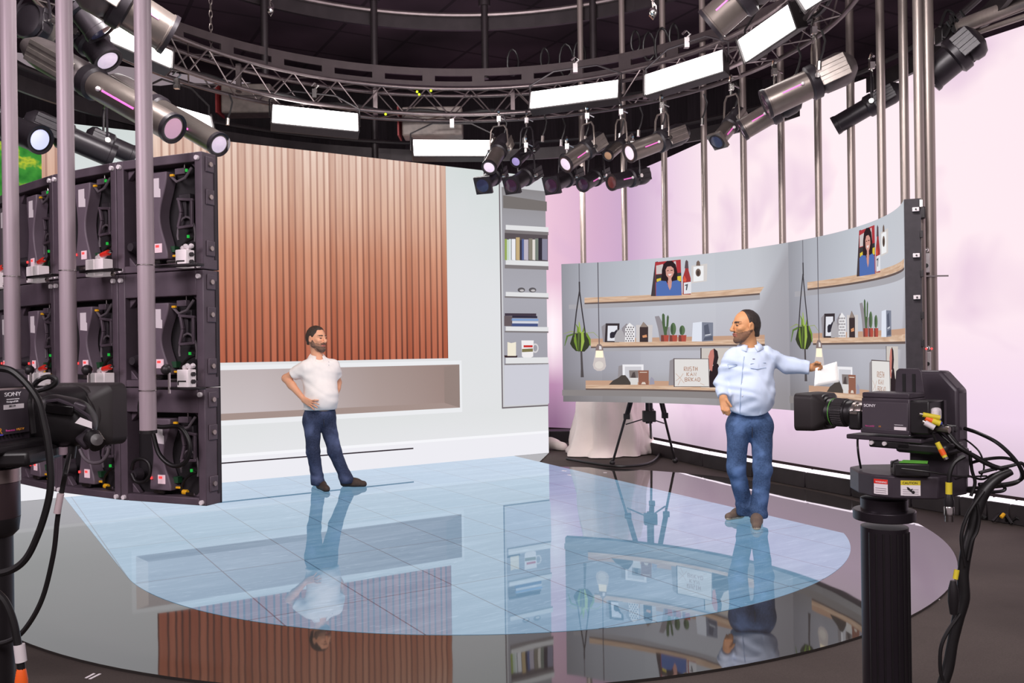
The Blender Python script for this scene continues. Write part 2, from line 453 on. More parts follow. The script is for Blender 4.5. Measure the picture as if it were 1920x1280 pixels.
structure('floor_glossy_apron', mb, DISC, flat=True)
mb = MB(); mb.prism([(p.x, p.y) for p in ledpoly], .001, Matrix.Identity(4), h0=-.012)
structure('floor_led_stage', mb, lf.m, flat=True)
# ================================================================ ceiling and dark rear of the studio
ct = NT('dark_ceiling_tiles'); tc = ct.n('TexCoord'); sp = ct.n('SeparateXYZ'); ct.l(tc.outputs['Object'], sp.inputs[0])
def cg(v):
    f = ct.math('FRACT', ct.math('MULTIPLY', v, .8)); return ct.math('LESS_THAN', f, .05)
ln = ct.math('MAXIMUM', cg(sp.outputs[0]), cg(sp.outputs[1]))
cn = ct.noise(tc.outputs['Object'], .5, 2)
cc = ct.mix(ct.rng(cn, .35, .65), (70, 58, 66), (112, 92, 104)); cc = ct.mix(ct.math('MULTIPLY', ln, .6), cc, (40, 34, 38))
ct.l(cc, ct.t.nodes['Principled BSDF'].inputs['Base Color']); ct.t.nodes['Principled BSDF'].inputs['Roughness'].default_value = .8
structure('ceiling', MB().box((0, 0, 0), (24, 20, .1)), ct.m).matrix_basis = Matrix.Translation((0, 10, 7.2)) @ Matrix.Rotation(.5, 4, 'Z')
DRAPE = mat('black_drape', (44, 38, 42), .85, var=.3, scale=5, stretch=(6, 6, .3))
mb = MB()
for i in range(60):                                             # pleated black drapes far behind
    a, b_ = -11 + i * .4, -11 + (i + 1) * .4
    mb.add([(a, 18.6 + .12 * (i % 2), 0), (b_, 18.6 + .12 * ((i + 1) % 2), 0), (b_, 18.6 + .12 * ((i + 1) % 2), 7.2), (a, 18.6 + .12 * (i % 2), 7.2)], [(0, 1, 2, 3)])
structure('wall_back', mb, DRAPE)
structure('wall_left', MB().box((-9.5, 9, 3.6), (.1, 22, 7.2)), DRAPE)
structure('wall_right', MB().box((9.5, 9, 3.6), (.1, 22, 7.2)), DRAPE)
# ================================================================ glowing cyclorama
cyp = [V(p) for p in ((-2.6, 16.4, 0), (-1.0, 15.75, 0), (.55, 15.0, 0), (1.35, 14.35, 0), (1.97, 13.4, 0), (2.7, 11.2, 0), (3.5, 9.25, 0), (4.42, 7.5, 0), (5.4, 5.9, 0), (6.8, 3.9, 0))]
cyl_ = spline(cyp, 10); ZB, ZT = .16, 4.2
cs = [0.0]
for i in range(1, len(cyl_)): cs.append(cs[-1] + (cyl_[i] - cyl_[i - 1]).length)
def cyc_s(x, y=600):
    a, b_ = ray(x, y); best = None
    for i in range(len(cyl_) - 1):
        p, q = cyl_[i], cyl_[i + 1]; fp, fq = p.x - a * p.y, q.x - a * q.y
        if fp * fq <= 0: best = cs[i] + (cs[i + 1] - cs[i]) * fp / (fp - fq + 1e-9)
    return best
cy = NT('glowing_pink_cyclorama'); _, u, v = cy.uv(); L = cs[-1]
un = cy.math('DIVIDE', u, L); vn = cy.rng(v, ZB, ZT)
sx = lambda x: cyc_s(x) / L
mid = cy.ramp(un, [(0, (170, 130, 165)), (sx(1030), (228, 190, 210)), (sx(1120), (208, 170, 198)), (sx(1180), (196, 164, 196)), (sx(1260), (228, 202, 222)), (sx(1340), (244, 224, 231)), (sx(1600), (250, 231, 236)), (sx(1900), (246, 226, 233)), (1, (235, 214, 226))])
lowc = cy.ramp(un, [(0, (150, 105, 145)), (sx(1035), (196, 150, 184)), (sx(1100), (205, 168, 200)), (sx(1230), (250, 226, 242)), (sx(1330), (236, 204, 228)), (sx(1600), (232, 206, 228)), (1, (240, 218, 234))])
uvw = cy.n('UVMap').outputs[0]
c1 = cy.mix(cy.rng(vn, .18, .42), lowc, mid)  # pools of light and shade are put into the backdrop's colour
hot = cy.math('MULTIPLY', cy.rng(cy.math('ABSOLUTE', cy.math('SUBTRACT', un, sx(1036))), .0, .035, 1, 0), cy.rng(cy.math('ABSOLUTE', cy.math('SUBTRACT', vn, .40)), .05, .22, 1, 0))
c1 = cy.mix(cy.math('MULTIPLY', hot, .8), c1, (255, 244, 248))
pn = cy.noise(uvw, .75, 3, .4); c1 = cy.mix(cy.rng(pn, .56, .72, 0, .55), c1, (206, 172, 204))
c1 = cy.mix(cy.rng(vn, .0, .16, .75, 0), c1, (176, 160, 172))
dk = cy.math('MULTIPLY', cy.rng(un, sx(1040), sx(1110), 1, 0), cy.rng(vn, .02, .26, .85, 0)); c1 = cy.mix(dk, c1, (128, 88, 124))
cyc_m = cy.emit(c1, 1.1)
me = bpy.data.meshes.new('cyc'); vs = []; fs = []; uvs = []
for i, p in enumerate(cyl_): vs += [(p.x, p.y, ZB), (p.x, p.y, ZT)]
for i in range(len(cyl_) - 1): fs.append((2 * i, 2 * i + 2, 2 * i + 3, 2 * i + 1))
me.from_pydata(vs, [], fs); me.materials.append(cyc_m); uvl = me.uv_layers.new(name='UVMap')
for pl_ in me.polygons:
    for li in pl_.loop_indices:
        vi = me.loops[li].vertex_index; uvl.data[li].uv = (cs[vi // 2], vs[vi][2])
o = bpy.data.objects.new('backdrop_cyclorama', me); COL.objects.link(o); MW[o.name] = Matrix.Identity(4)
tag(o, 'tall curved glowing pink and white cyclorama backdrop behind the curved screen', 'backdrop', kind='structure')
# ground row of light troughs at its foot
TROUGH = mat('trough_black', (44, 38, 40), .6, var=.2, scale=8)
STRIP = emat((255, 240, 252), 2.2, 'light_strip_glow')
def cyc_at(s):
    s = max(0, min(L - 1e-4, s)); i = max(k for k in range(len(cs) - 1) if cs[k] <= s); t = (s - cs[i]) / (cs[i + 1] - cs[i])
    d = (cyl_[i + 1] - cyl_[i]).normalized(); return cyl_[i].lerp(cyl_[i + 1], t), d
xs_tr = [1046, 1128, 1200, 1260, 1360, 1454, 1554, 1640, 1752, 1842, 1893, 1935, 1990]
names_tr = ['leftmost, behind the white cloth bundle', 'behind the draped white cloth', 'right of the draped white cloth', 'behind the tripod legs', 'left of the blue-shirted man\'s legs', 'behind the blue-shirted man\'s legs', 'below the right camera lens', 'behind the yellow caution label box', 'behind the pedestal arm', 'at the loose cables', 'right of the cable bundle', 'at the right edge of the frame']
for i in range(len(xs_tr) - 1):
    s0, s1 = cyc_s(xs_tr[i], 700), cyc_s(xs_tr[i + 1], 700)
    p, d = cyc_at(s0); q, _ = cyc_at(s1); d = (q - p).normalized(); n = V((d.y, -d.x, 0)); n = -n if n.dot(V((-1, -1, 0))) < 0 else n
    M = frame((p + q) / 2 + n * .2, d, z=(0, 0, 1)); Lh = (q - p).length - .012
    t = thing('light_trough', 'black floor light trough with a white glowing strip, ' + names_tr[i], 'light', M=M, group='light troughs along the foot of the pink backdrop')
    sy = -1 if (M.to_3x3() @ V((0, 1, 0))).dot(n) > 0 else 1         # which local side faces the backdrop
    MB().box((0, -sy * .14, .07), (Lh, .03, .165)).box((0, 0, -.0), (Lh, .3, .03)).box((0, sy * .15, .06), (Lh, .02, .15)).build('trough_housing', TROUGH, t, world=False, bevel=.004)
    if i > 0: MB().box((0, -sy * .085, .158), (Lh - .015, .08, .036)).build('light_strip', STRIP, t, world=False)
# studio rear floor plinth (dark)
# ================================================================ flat LED wall
class Screen:
    def draw(s, name, polys, m, layer, parent, ds=None, label=None, sz=False, ss=0.0):
        bm = bmesh.new()
        for P in polys:
            pts = [(p if sz else s.sz(*p)) for p in P]
            pts = [(a + ss, b) for a, b in pts]
            if s.smax is not None and all(a > s.smax for a, b in pts): continue
            try: bm.faces.new([bm.verts.new((a, b, 0)) for a, b in pts])
            except ValueError: pass
        if not bm.faces: bm.free(); return None
        bm.normal_update()
        if s.smax is not None:
            bmesh.ops.bisect_plane(bm, geom=bm.verts[:] + bm.edges[:] + bm.faces[:], plane_co=(s.smax, 0, 0), plane_no=(1, 0, 0), clear_outer=True)
            if not bm.faces: bm.free(); return None
        if s.curved:
            a0 = min(v.co.x for v in bm.verts); a1 = max(v.co.x for v in bm.verts); k = math.ceil(a0 / .06)
            while k * .06 < a1:
                bmesh.ops.bisect_plane(bm, geom=bm.verts[:] + bm.edges[:] + bm.faces[:], plane_co=(k * .06, 0, 0), plane_no=(1, 0, 0)); k += 1
        me = bpy.data.meshes.new(name); uvl = bm.loops.layers.uv.new('UVMap')
        for f in bm.faces:
            for lp in f.loops: lp[uvl].uv = (lp.vert.co.x, lp.vert.co.y)
        for v in bm.verts: v.co = s.P(v.co.x, v.co.y, .0012 * layer)
        bm.to_mesh(me); bm.free(); me.materials.append(m)
        o = bpy.data.objects.new(name, me); COL.objects.link(o); _reg(o, parent, True)
        if label: o['label'] = label
        return o
class Flat(Screen):
    curved = False; smax = None
    def sz(s, x, y):
        a, b_ = ray(x, y); n = WN; d = WP.dot(n) / (a * n.x + n.y); p = V((a * d, d, EYE + b_ * d))
        return ((p - WP).dot(WDIR), p.z)
    def P(s, a, z, off=0): return WP + WDIR * a + V((0, 0, z)) + WN * off
W = Flat(); WT = 3.96
wall = thing('led_wall', 'large flat LED wall showing a room with slatted wood panel and white niche', 'LED wall', loc=WP + WDIR * 4)
S_END = 8.6
fr = MB()
M = frame(WP + WDIR * (S_END / 2) - WN * .08 + V((0, 0, WT / 2)), WDIR); fr.box((0, 0, 0), (S_END, .14, WT), M)
for i in range(9):                                             # rear bracing
    p = WP + WDIR * (i * 1.05 + .1) - WN * .15; fr.bar(p, p + V((0, 0, WT)), .06, .06, up=WN); fr.bar(p - WN * .9, p + V((0, 0, 2.6)), .05, .05, up=WDIR)
fr.build('support_frame', BLACKM, wall)
wbm = NT('led_wall_plaster_picture'); _, u, v = wbm.uv(); uv3 = wbm.n('UVMap').outputs[0]
wn = wbm.noise(uv3, .9, 2)
wc = wbm.ramp(wbm.rng(v, 0, WT), [(0, (236, 236, 240)), (.16, (226, 228, 229)), (.5, (228, 229, 232)), (.8, (222, 226, 227)), (1, (212, 220, 218))])
wc = wbm.mix(wbm.rng(wn, .4, .65, 0, .25), wc, (232, 230, 235))
W.draw('displayed_plaster_wall', [[(0, 0), (S_END, 0), (S_END, WT), (0, WT)]], wbm.emit(wc, .98), 0, wall, sz=True)
zb_w = W.sz(838, 671.5)[1]
sR, sL = W.sz(838, 500)[0], W.sz(286, 500)[0]
wd = NT('led_wall_slat_picture'); _, u, v = wd.uv(); uvv = wd.n('UVMap').outputs[0]
vo = wd.n('TexVoronoi', voronoi_dimensions='1D', feature='DISTANCE_TO_EDGE'); vo.inputs['Scale'].default_value = 11.6; vo.inputs['Randomness'].default_value = .55
vc = wd.n('TexVoronoi', voronoi_dimensions='1D', feature='F1'); vc.inputs['Scale'].default_value = 11.6; vc.inputs['Randomness'].default_value = .8
wd.l(u, vo.inputs['W']); wd.l(u, vc.inputs['W'])
mpv = wd.n('Mapping'); mpv.inputs['Scale'].default_value = (26, 1.1, 1); wd.l(uvv, mpv.inputs['Vector'])
gr = wd.noise(mpv.outputs[0], 1.0, 5, .6)
base = wd.ramp(wd.rng(v, zb_w, WT), [(0, (196, 114, 88)), (.25, (210, 134, 106)), (.5, (224, 164, 136)), (.75, (241, 204, 182)), (1, (248, 225, 211))])
sepc = wd.n('SeparateColor'); wd.l(vc.outputs['Color'], sepc.inputs[0])
base = wd.mix(wd.rng(sepc.outputs[0], 0, 1, 0, .62), base, wd.mix(1.0, base, (206, 172, 158), 'MULTIPLY'))
base = wd.mix(wd.rng(gr, .35, .7, .22, 0), base, wd.mix(1.0, base, (172, 128, 110), 'MULTIPLY'))
e = wd.rng(vo.outputs['Distance'], .06, .21, 1, 0)
dark = wd.ramp(wd.rng(v, zb_w, WT), [(0, (84, 48, 42)), (.55, (150, 100, 84)), (1, (190, 150, 136))])
base = wd.mix(wd.math('MULTIPLY', e, .9), base, dark)
wood_m = wd.emit(base, .98)
W.draw('displayed_slat_panel', [[(sR, zb_w), (sL, zb_w), (sL, WT), (sR, WT)]], wood_m, 1, wall, sz=True, label='vertical reddish wood slats shown on the LED wall')
# far left strip: more slats, then a green picture
sA, sB, sC = W.sz(138, 300)[0], W.sz(78, 300)[0], S_END
W.draw('displayed_slat_panel', [[(sA, 2.35), (sB, 2.35), (sB, WT), (sA, WT)]], wood_m, 1, wall, sz=True)
gm = NT('led_wall_green_picture'); _, u, v = gm.uv(); q = gm.noise(gm.n('UVMap').outputs[0], 5, 3)
W.draw('displayed_green_picture', [[(sB, 2.35), (sC, 2.35), (sC, WT - .25), (sB, WT - .25)]], gm.emit(gm.ramp(q, [(.3, (30, 96, 40)), (.55, (70, 150, 60)), (.62, (190, 200, 60)), (.7, (60, 130, 60))]), .95), 1, wall, sz=True)
# niche
z1, z2 = W.sz(866, 675.4)[1], W.sz(866, 772)[1]; z1i, z2i = W.sz(860, 683)[1], W.sz(860, 764)[1]
sn0, sn1 = W.sz(866, 720)[0], W.sz(242, 720)[0]; th = .045
W.draw('displayed_niche_frame', [[(sn0, z2), (sn1, z2), (sn1, z1), (sn0, z1)]], emat((236, 237, 240), 1.0), 1, wall, sz=True, label='white surround of the long niche')
ni = NT('led_wall_niche_picture'); _, u, v = ni.uv()
nc = ni.ramp(ni.rng(u, sn0, sn1), [(0, (152, 136, 130)), (.05, (160, 138, 132)), (.3, (176, 158, 154)), (.65, (205, 194, 196)), (1, (212, 204, 206))])
nc = ni.mix(ni.rng(v, z2i, z1i, 0, .22), nc, (140, 120, 114))
W.draw('displayed_niche_back', [[(sn0 + th * .8, z2i), (sn1 - th, z2i), (sn1 - th, z1i), (sn0 + th * .8, z1i)]], ni.emit(nc, .98), 2, wall, sz=True)
a0, a1 = sn0 + .28, sn1 - .05
W.draw('displayed_niche_floor', [[(sn0 + th * .8, z2i), (a1, z2i), (a1, z2i + .08), (a0, z2i + .075)]], emat((166, 146, 140), .98), 3, wall, sz=True)
W.draw('displayed_niche_side', [[(sn0 + th * .8, z2i), (sn0 + .27, z2i + .075), (sn0 + .27, z1i - .03), (sn0 + th * .8, z1i)]], emat((150, 132, 126), .98), 3, wall, sz=True)
W.draw('displayed_niche_side', [[(sn1 - th, z2i), (sn1 - .17, z2i + .08), (sn1 - .17, z1i - .03), (sn1 - th, z1i)]], emat((226, 216, 214), .98), 3, wall, sz=True)
# baseboard
zb0 = W.sz(1020, 812)[1]
W.draw('displayed_baseboard', [[(0, 0), (S_END, 0), (S_END, zb0), (0, zb0)]], emat((238, 237, 243), 1.0), 1, wall, sz=True)
W.draw('displayed_baseboard_moulding', [[(0, zb0), (S_END, zb0), (S_END, zb0 + .035), (0, zb0 + .035)]], emat((246, 246, 250), 1.0), 2, wall, sz=True)
W.draw('displayed_slot', [[(775, 839), (408, 867.5), (408, 870), (775, 841.5)]], emat((52, 42, 50)), 2, wall, label='thin dark line low on the wall picture')
# bookcase
sb = W.sz(938, 560)[0]; se = 0.0
zt_b, zb_b = W.sz(937, 362)[1], W.sz(939.5, 766)[1]
W.draw('displayed_bookcase_frame', [[(se, zb_b), (sb, zb_b), (sb, WT - .02), (se, WT - .02)]], emat((206, 206, 210)), 1, wall, sz=True)
W.draw('displayed_bookcase_edge', [[(sb - .02, zb_b), (sb, zb_b), (sb, WT - .02), (sb - .02, WT - .02)], [(se, zb_b), (sb, zb_b), (sb, zb_b + .02), (se, zb_b + .02)]], emat((112, 104, 108)), 2, wall, sz=True)
bk = NT('led_wall_bookcase_picture'); _, u, v = bk.uv()
W.draw('displayed_bookcase_back', [[(se, zb_b + .05), (sb - .045, zb_b + .05), (sb - .045, WT - .2), (se, WT - .2)]], bk.emit(bk.ramp(bk.rng(v, .7, 3.8), [(0, (158, 156, 166)), (.5, (172, 171, 180)), (.85, (160, 158, 164)), (1, (140, 136, 138))]), .98), 2, wall, sz=True)
W.draw('displayed_bookcase_soffit', [[(943, 366), (1025, 378), (1025, 396), (943, 390)]], emat((120, 114, 112)), 3, wall)
SHM, SHU = emat((226, 226, 228)), emat((128, 122, 124))
for (yl, yr, hl, hr, under) in ((421.5, 426, 9, 9, 6), (487, 490, 9, 9, 7), (547, 549.5, 8, 8, 3), (612, 613, 8, 8, 3), (670.5, 669.5, 11, 11, 3)):
    W.draw('displayed_shelf_board', [[(948, yl), (1028, yr), (1028, yr + hr), (948, yl + hl)]], SHM, 4, wall)
    W.draw('displayed_shelf_underside', [[(946, yl + hl), (1028, yr + hr), (1028, yr + hr + under), (946, yl + hl + under)]], SHU, 4, wall)
W.draw('displayed_cupboard_door', [[(945, 684), (1029, 682), (1029, 756), (945.5, 760)]], emat((206, 206, 216)), 4, wall)
bc = [(946, 950, 448, (150, 170, 90)), (950, 954, 449, (200, 214, 200)), (954, 958, 448, (214, 222, 224)), (959, 966, 448, (236, 236, 242)), (967, 974, 445, (196, 172, 130)), (974, 978, 450, (60, 56, 74)), (978, 982, 448, (92, 104, 150)), (982, 990, 449, (190, 182, 196)), (991, 998, 447, (136, 130, 118)), (998, 1003, 449, (224, 218, 212)), (1003, 1009, 447, (120, 128, 120)), (1009, 1016, 446, (52, 46, 58)), (1016, 1026, 448, (138, 136, 156))]
W.draw('displayed_book_shadow', [[(946, 436), (1027, 440), (1027, 490), (946, 487)]], emat((92, 84, 88)), 3, wall)
for x0, x1, yt, c in bc:
    W.draw('displayed_book', [[(x0, yt), (x1, yt), (x1, 488), (x0, 487)]], emat(c), 5, wall)
def ell_px(cx, cy_, rx, ry, n=16): return [(cx + rx * math.cos(2 * math.pi * i / n), cy_ + ry * math.sin(2 * math.pi * i / n)) for i in range(n)]
for cx_ in (977, 998):
    W.draw('displayed_steel_ball', [ell_px(cx_, 543.5, 7, 4.6)], emat((96, 92, 96)), 5, wall); W.draw('displayed_ball_glint', [ell_px(cx_ + 1, 544.5, 4, 2)], emat((196, 192, 194)), 6, wall)
for x0, x1, y0, y1, c in ((946, 1005, 587, 592, (70, 60, 72)), (960, 1007, 592, 596, (52, 48, 66)), (958, 1009, 597, 601, (130, 160, 206)), (960, 1009, 602, 606, (212, 214, 224)), (958, 1008, 606, 611.5, (72, 84, 130)), (945, 960, 592, 611, (104, 92, 96))):
    W.draw('displayed_stacked_book', [[(x0, y0), (x1, y0 + .5), (x1, y1 + .4), (x0, y1)]], emat(c), 5, wall)
W.draw('displayed_candle_dish', [[(945, 666), (970, 666.5), (969, 670), (946, 670)]], emat((58, 40, 44)), 5, wall)
W.draw('displayed_candle', [[(951, 641), (958, 643), (967, 641), (967, 667), (951, 667)]], emat((240, 232, 214)), 6, wall)
W.draw('displayed_mug_handle', [ell_px(1003, 652.5, 6.5, 9)], emat((214, 210, 212)), 5, wall); W.draw('displayed_handle_hole', [ell_px(1003, 652.5, 4, 6)], emat((160, 158, 166)), 6, wall)
W.draw('displayed_mug', [[(977, 638), (1000, 638), (999, 668), (995, 670), (981, 670), (978, 668)]], emat((240, 236, 238)), 7, wall)
W.draw('displayed_mug_band', [[(981, 647), (998, 647), (998, 651), (981, 651)]], emat((200, 50, 48)), 8, wall); W.draw('displayed_mug_band', [[(978, 654), (998.5, 653), (998.5, 659), (978, 660)]], emat((128, 120, 84)), 8, wall)
# ================================================================ hanging curved LED screen (right)
RS = 3.42; ZRB, ZRT = .84, 2.54
class Curved(Screen):
    curved = True
    def __init__(s): s.smax = None; s.a0 = 0; s.a0 = s.ang(1054.5)
    def ang(s, x, y=640):
        p = oncyl(x, y, RS) - CEN; return math.atan2(p.x, p.y)          # clockwise from +y seen from above
    def sz(s, x, y):
        p = oncyl(x, y, RS); q = p - CEN; return ((math.atan2(q.x, q.y) - s.a0) * RS, p.z)
    def P(s, a, z, off=0):
        t = s.a0 + a / RS; r = RS - off; return CEN + V((r * math.sin(t), r * math.cos(t), z))
R = Curved()
# the right end of the screen lies on the near side of the ring's widest point
pe = oncyl(1695, 384, RS, True); qe = pe - CEN
s_end = (math.atan2(qe.x, qe.y) - R.a0) * RS
# ray grazes the ring twice: the far crossing is taken while the surface still faces the viewer
s_second = R.sz(1480, 600)[0]
scr = thing('curved_led_screen', 'curved hanging LED screen showing shelves with plants, frames and a portrait', 'LED screen', loc=R.P(s_end / 2, ZRB, -.06), M=None)
mb = MB(); NS = 48
vs = []; fs = []
for i in range(NS + 1):
    a = s_end * i / NS
    for off, z in ((0.001, ZRB), (0.001, ZRT), (-.11, ZRT), (-.11, ZRB)): vs.append(R.P(a, z, -off if off > 0 else off))
for i in range(NS):
    for k in range(4): fs.append((4 * i + k, 4 * i + (k + 1) % 4, 4 * i + 4 + (k + 1) % 4, 4 * i + 4 + k))
fs += [(3, 2, 1, 0), tuple(4 * NS + k for k in range(4))]
mb.add(vs, fs); mb.build('screen_body', CABD, scr)
bgm = NT('curved_screen_wall_picture'); _, u, v = bgm.uv()
um = bgm.math('MODULO', bgm.math('ADD', u, .0), s_second)
vn = bgm.rng(v, ZRB, ZRT)
bc_ = bgm.ramp(vn, [(0, (152, 148, 148)), (.1, (160, 157, 159)), (.22, (178, 178, 186)), (.45, (190, 190, 199)), (.75, (199, 203, 211)), (1, (196, 201, 208))])
un = bgm.math('DIVIDE', um, s_second)
sh = bgm.ramp(un, [(0, (186, 182, 186)), (.12, (222, 220, 224)), (.4, (252, 252, 254)), (.82, (255, 252, 252)), (1, (226, 222, 224))])
bc_ = bgm.mix(1.0, bc_, sh, 'MULTIPLY')
tile = bgm.n('TexWhiteNoise', noise_dimensions='1D'); bgm.l(bgm.math('FLOOR', bgm.math('DIVIDE', u, .5)), tile.inputs['W'])
bc_ = bgm.mix(bgm.rng(tile.outputs['Value'], 0, 1, 0, .10), bc_, (222, 222, 226))
diag = bgm.math('SUBTRACT', bgm.math('MULTIPLY', un, 2.4), bgm.math('ADD', vn, 1.36))
bc_ = bgm.mix(bgm.rng(diag, 0, .12, 0, .5), bc_, (150, 146, 152))
R.draw('displayed_grey_wall', [[(0, ZRB), (s_end, ZRB), (s_end, ZRT), (0, ZRT)]], bgm.emit(bc_, 1.0), 1, scr, sz=True)
R.smax = s_end
woodf = NT('curved_screen_oak_picture'); uvw_, u, v = woodf.uv(); mp = woodf.n('Mapping'); mp.inputs['Scale'].default_value = (3, 30, 1); woodf.l(uvw_, mp.inputs['Vector'])
OAK = woodf.emit(woodf.ramp(woodf.noise(mp.outputs[0], 1.5, 4, .4), [(.3, (196, 160, 134)), (.55, (216, 184, 158)), (.7, (226, 198, 176))]), .98)
OAKB = emat((196, 158, 134)); UNDER = emat((104, 88, 84)); SHAD = emat((150, 146, 150)); SHAD2 = emat((170, 168, 174))
zz = lambda x, y: R.sz(x, y)[1]
sA = R.sz(1096, 560)[0]; sB = R.sz(1433, 545)[0]; sB2 = R.sz(1425, 545)[0]
SEPARATE = ('displayed_item_shadow', 'displayed_portrait_backdrop', 'displayed_portrait_eye')
def D(name, polys, c, layer, sz=False, label=None):
    m = c if not isinstance(c, tuple) else emat(c)
    for ss in (0.0, s_second):
        for pp in ([[q] for q in polys] if name in SEPARATE else [polys]): R.draw(name, pp, m, layer, scr, sz=sz, ss=ss, label=label)
def srect(s0, s1, za, zb): return [[(s0, za), (s1, za), (s1, zb), (s0, zb)]]
# shelves
zt1, zb1 = zz(1096, 558), zz(1096, 567.5)
D('displayed_shelf', [[(sA, zb1), (sB2, zb1), (sB, zt1 - .005), (sB, zt1), (sA, zt1)]], OAK, 4, True)
D('displayed_shelf_shadow', srect(sA, sB2, zb1 - .018, zb1), UNDER, 3, True); D('displayed_shelf_shadow', srect(sA - .2, sB2, zb1 - .07, zb1 - .018), SHAD2, 2, True)
sA2 = R.sz(1108, 640)[0]; zt2, zb2 = zz(1150, 641), zz(1150, 649)
D('displayed_shelf_back', srect(sA2, sB, zt2, zt2 + .045), OAKB, 3, True)
D('displayed_shelf', srect(sA2, sB, zb2, zt2), OAK, 4, True); D('displayed_shelf_shadow', srect(sA2, sB, zb2 - .018, zb2), UNDER, 3, True); D('displayed_shelf_shadow', srect(sA2, sB, zb2 - .06, zb2 - .018), SHAD2, 2, True)
zt3, zb3 = zz(1100, 721.5), zz(1100, 728)
D('displayed_shelf_back', srect(sA, sB, zt3, zt3 + .055), OAKB, 3, True)
D('displayed_shelf', srect(sA, sB, zb3, zt3), OAK, 4, True); D('displayed_shelf_shadow', srect(sA, sB, zb3 - .018, zb3), UNDER, 3, True); D('displayed_shelf_shadow', srect(sA - .3, sB, zb3 - .09, zb3 - .018), (140, 134, 134), 2, True)
# hanging plant
def strip(pts, w):
    L, Rr = [], []
    for i, (x, y) in enumerate(pts):
        x0, y0 = pts[max(0, i - 1)]; x1, y1 = pts[min(len(pts) - 1, i + 1)]; d = math.hypot(x1 - x0, y1 - y0) or 1
        ww = w[i] if isinstance(w, (list, tuple)) else w
        nx, ny = -(y1 - y0) / d * ww / 2, (x1 - x0) / d * ww / 2; L.append((x + nx, y + ny)); Rr.append((x - nx, y - ny))
    return [[L[i], L[i + 1], Rr[i + 1], Rr[i]] for i in range(len(pts) - 1)]
MAC = (66, 62, 66)
D('displayed_plant_cord', strip([(1086, 494), (1086.5, 530)], 1.6), (110, 108, 116), 5)
D('displayed_plant_cord', strip([(1086.5, 528), (1087, 548)], 2.6), MAC, 5)
for pts_ in ([(1087, 545), (1081, 585), (1076, 632)], [(1087, 545), (1092, 585), (1099, 632)]): D('displayed_plant_sling', strip(pts_, 2.4), MAC, 8)
D('displayed_plant_tassel', strip([(1090, 655), (1091.5, 690), (1092, 707)], [3.4, 4.2, 6]), (84, 78, 80), 5)
D('displayed_plant_pot', [[(1069, 644), (1075, 625), (1100, 623), (1108, 643), (1103, 652), (1096, 659), (1080, 658), (1073, 651)]], (58, 62, 46), 6)
G1, G2 = (118, 146, 58), (158, 182, 84)
for pts_, w_, c in (([(1078, 626), (1079, 640), (1083, 657)], [4, 5, 1.5], G1), ([(1086, 622), (1085, 640), (1086, 660)], [4, 4, 1], (92, 108, 60)), ([(1092, 622), (1093, 640), (1090, 658)], [5, 6, 2], G2), ([(1099, 624), (1106, 636), (1107, 648)], [4, 4, 1.5], G1),
                   ([(1076, 626), (1064, 630), (1059, 648)], [3.5, 3.5, 1], (96, 122, 62)), ([(1082, 624), (1071, 621), (1057, 626)], [2, 2, .8], (150, 160, 110)), ([(1098, 624), (1113, 623), (1125, 634)], [1.6, 1.6, .8], (160, 168, 130)),
                   ([(1084, 624), (1084, 614), (1080, 608)], [4, 3, 1], G1), ([(1088, 624), (1087, 612), (1086, 603)], [4, 3, 1], G2), ([(1093, 624), (1096, 614), (1095, 606)], [3.5, 3, 1], G1)):
    D('displayed_plant_leaf', strip(pts_, w_), c, 7)
# pendant bulb
D('displayed_pendant_cord', strip([(1121.5, 492), (1122.5, 560), (1124, 646)], 1.7), (92, 88, 96), 9)
D('displayed_bulb_glass', [[(1118, 657), (1131, 657), (1135, 672), (1137, 686), (1134, 692), (1128, 695), (1120, 695), (1114, 691), (1112, 684), (1115, 670)]], (206, 196, 194), 10)
D('displayed_bulb_glow', [[(1118, 657), (1131, 657), (1132, 670), (1117, 670)]], emat((255, 238, 210), 1.15), 11); D('displayed_bulb_sheen', [ell_px(1124, 684, 8, 7)], (222, 214, 208), 11)
D('displayed_bulb_socket', [[(1121, 645), (1127, 645), (1131, 650), (1132, 657), (1117, 657), (1118, 650)]], (136, 118, 116), 11); D('displayed_socket_glint', [[(1124, 648), (1128, 649), (1129, 655), (1124, 655)]], (226, 220, 222), 12)
# middle shelf objects
D('displayed_item_shadow', [[(1128, 612), (1137, 606), (1136, 641), (1131, 641)], [(1166, 615), (1175, 606), (1182, 612), (1180, 641), (1168, 641)], [(1228, 593), (1236, 592), (1246, 612), (1246, 641), (1238, 641), (1234, 616)], [(1258, 640), (1244, 640), (1248, 616), (1256, 612)]], (150, 144, 150), 4)
D('displayed_picture_frame', [[(1136, 606), (1162, 606), (1161, 641.5), (1134, 641.5)]], (62, 54, 58), 5); D('displayed_picture', [[(1140, 610.5), (1158, 610.5), (1157, 639), (1139, 639)]], (228, 228, 236), 6)
D('displayed_picture_figure', [[(1144, 633), (1144, 625), (1147, 622), (1152, 622), (1157, 617), (1158, 622), (1155, 628), (1152, 633), (1147, 634)]], (52, 48, 58), 7)
D('displayed_grey_drop', [[(1153, 641), (1153, 630), (1157, 622), (1163, 616), (1169, 622), (1172, 632), (1171, 641)]], (176, 172, 176), 8)
D('displayed_patterned_house', [[(1172, 641), (1173, 613), (1181, 605), (1191, 613), (1191, 641)]], (236, 234, 236), 8)
D('displayed_pattern_dots', [[(x - 1.7, y), (x, y - 1.9), (x + 1.7, y), (x, y + 1.9)] for j in range(7) for i in range(4) for x, y in [(1174.5 + 4.6 * i + (2.3 if j % 2 else 0), 613.5 + 4.2 * j)] if x < 1190.5], (120, 112, 118), 9)
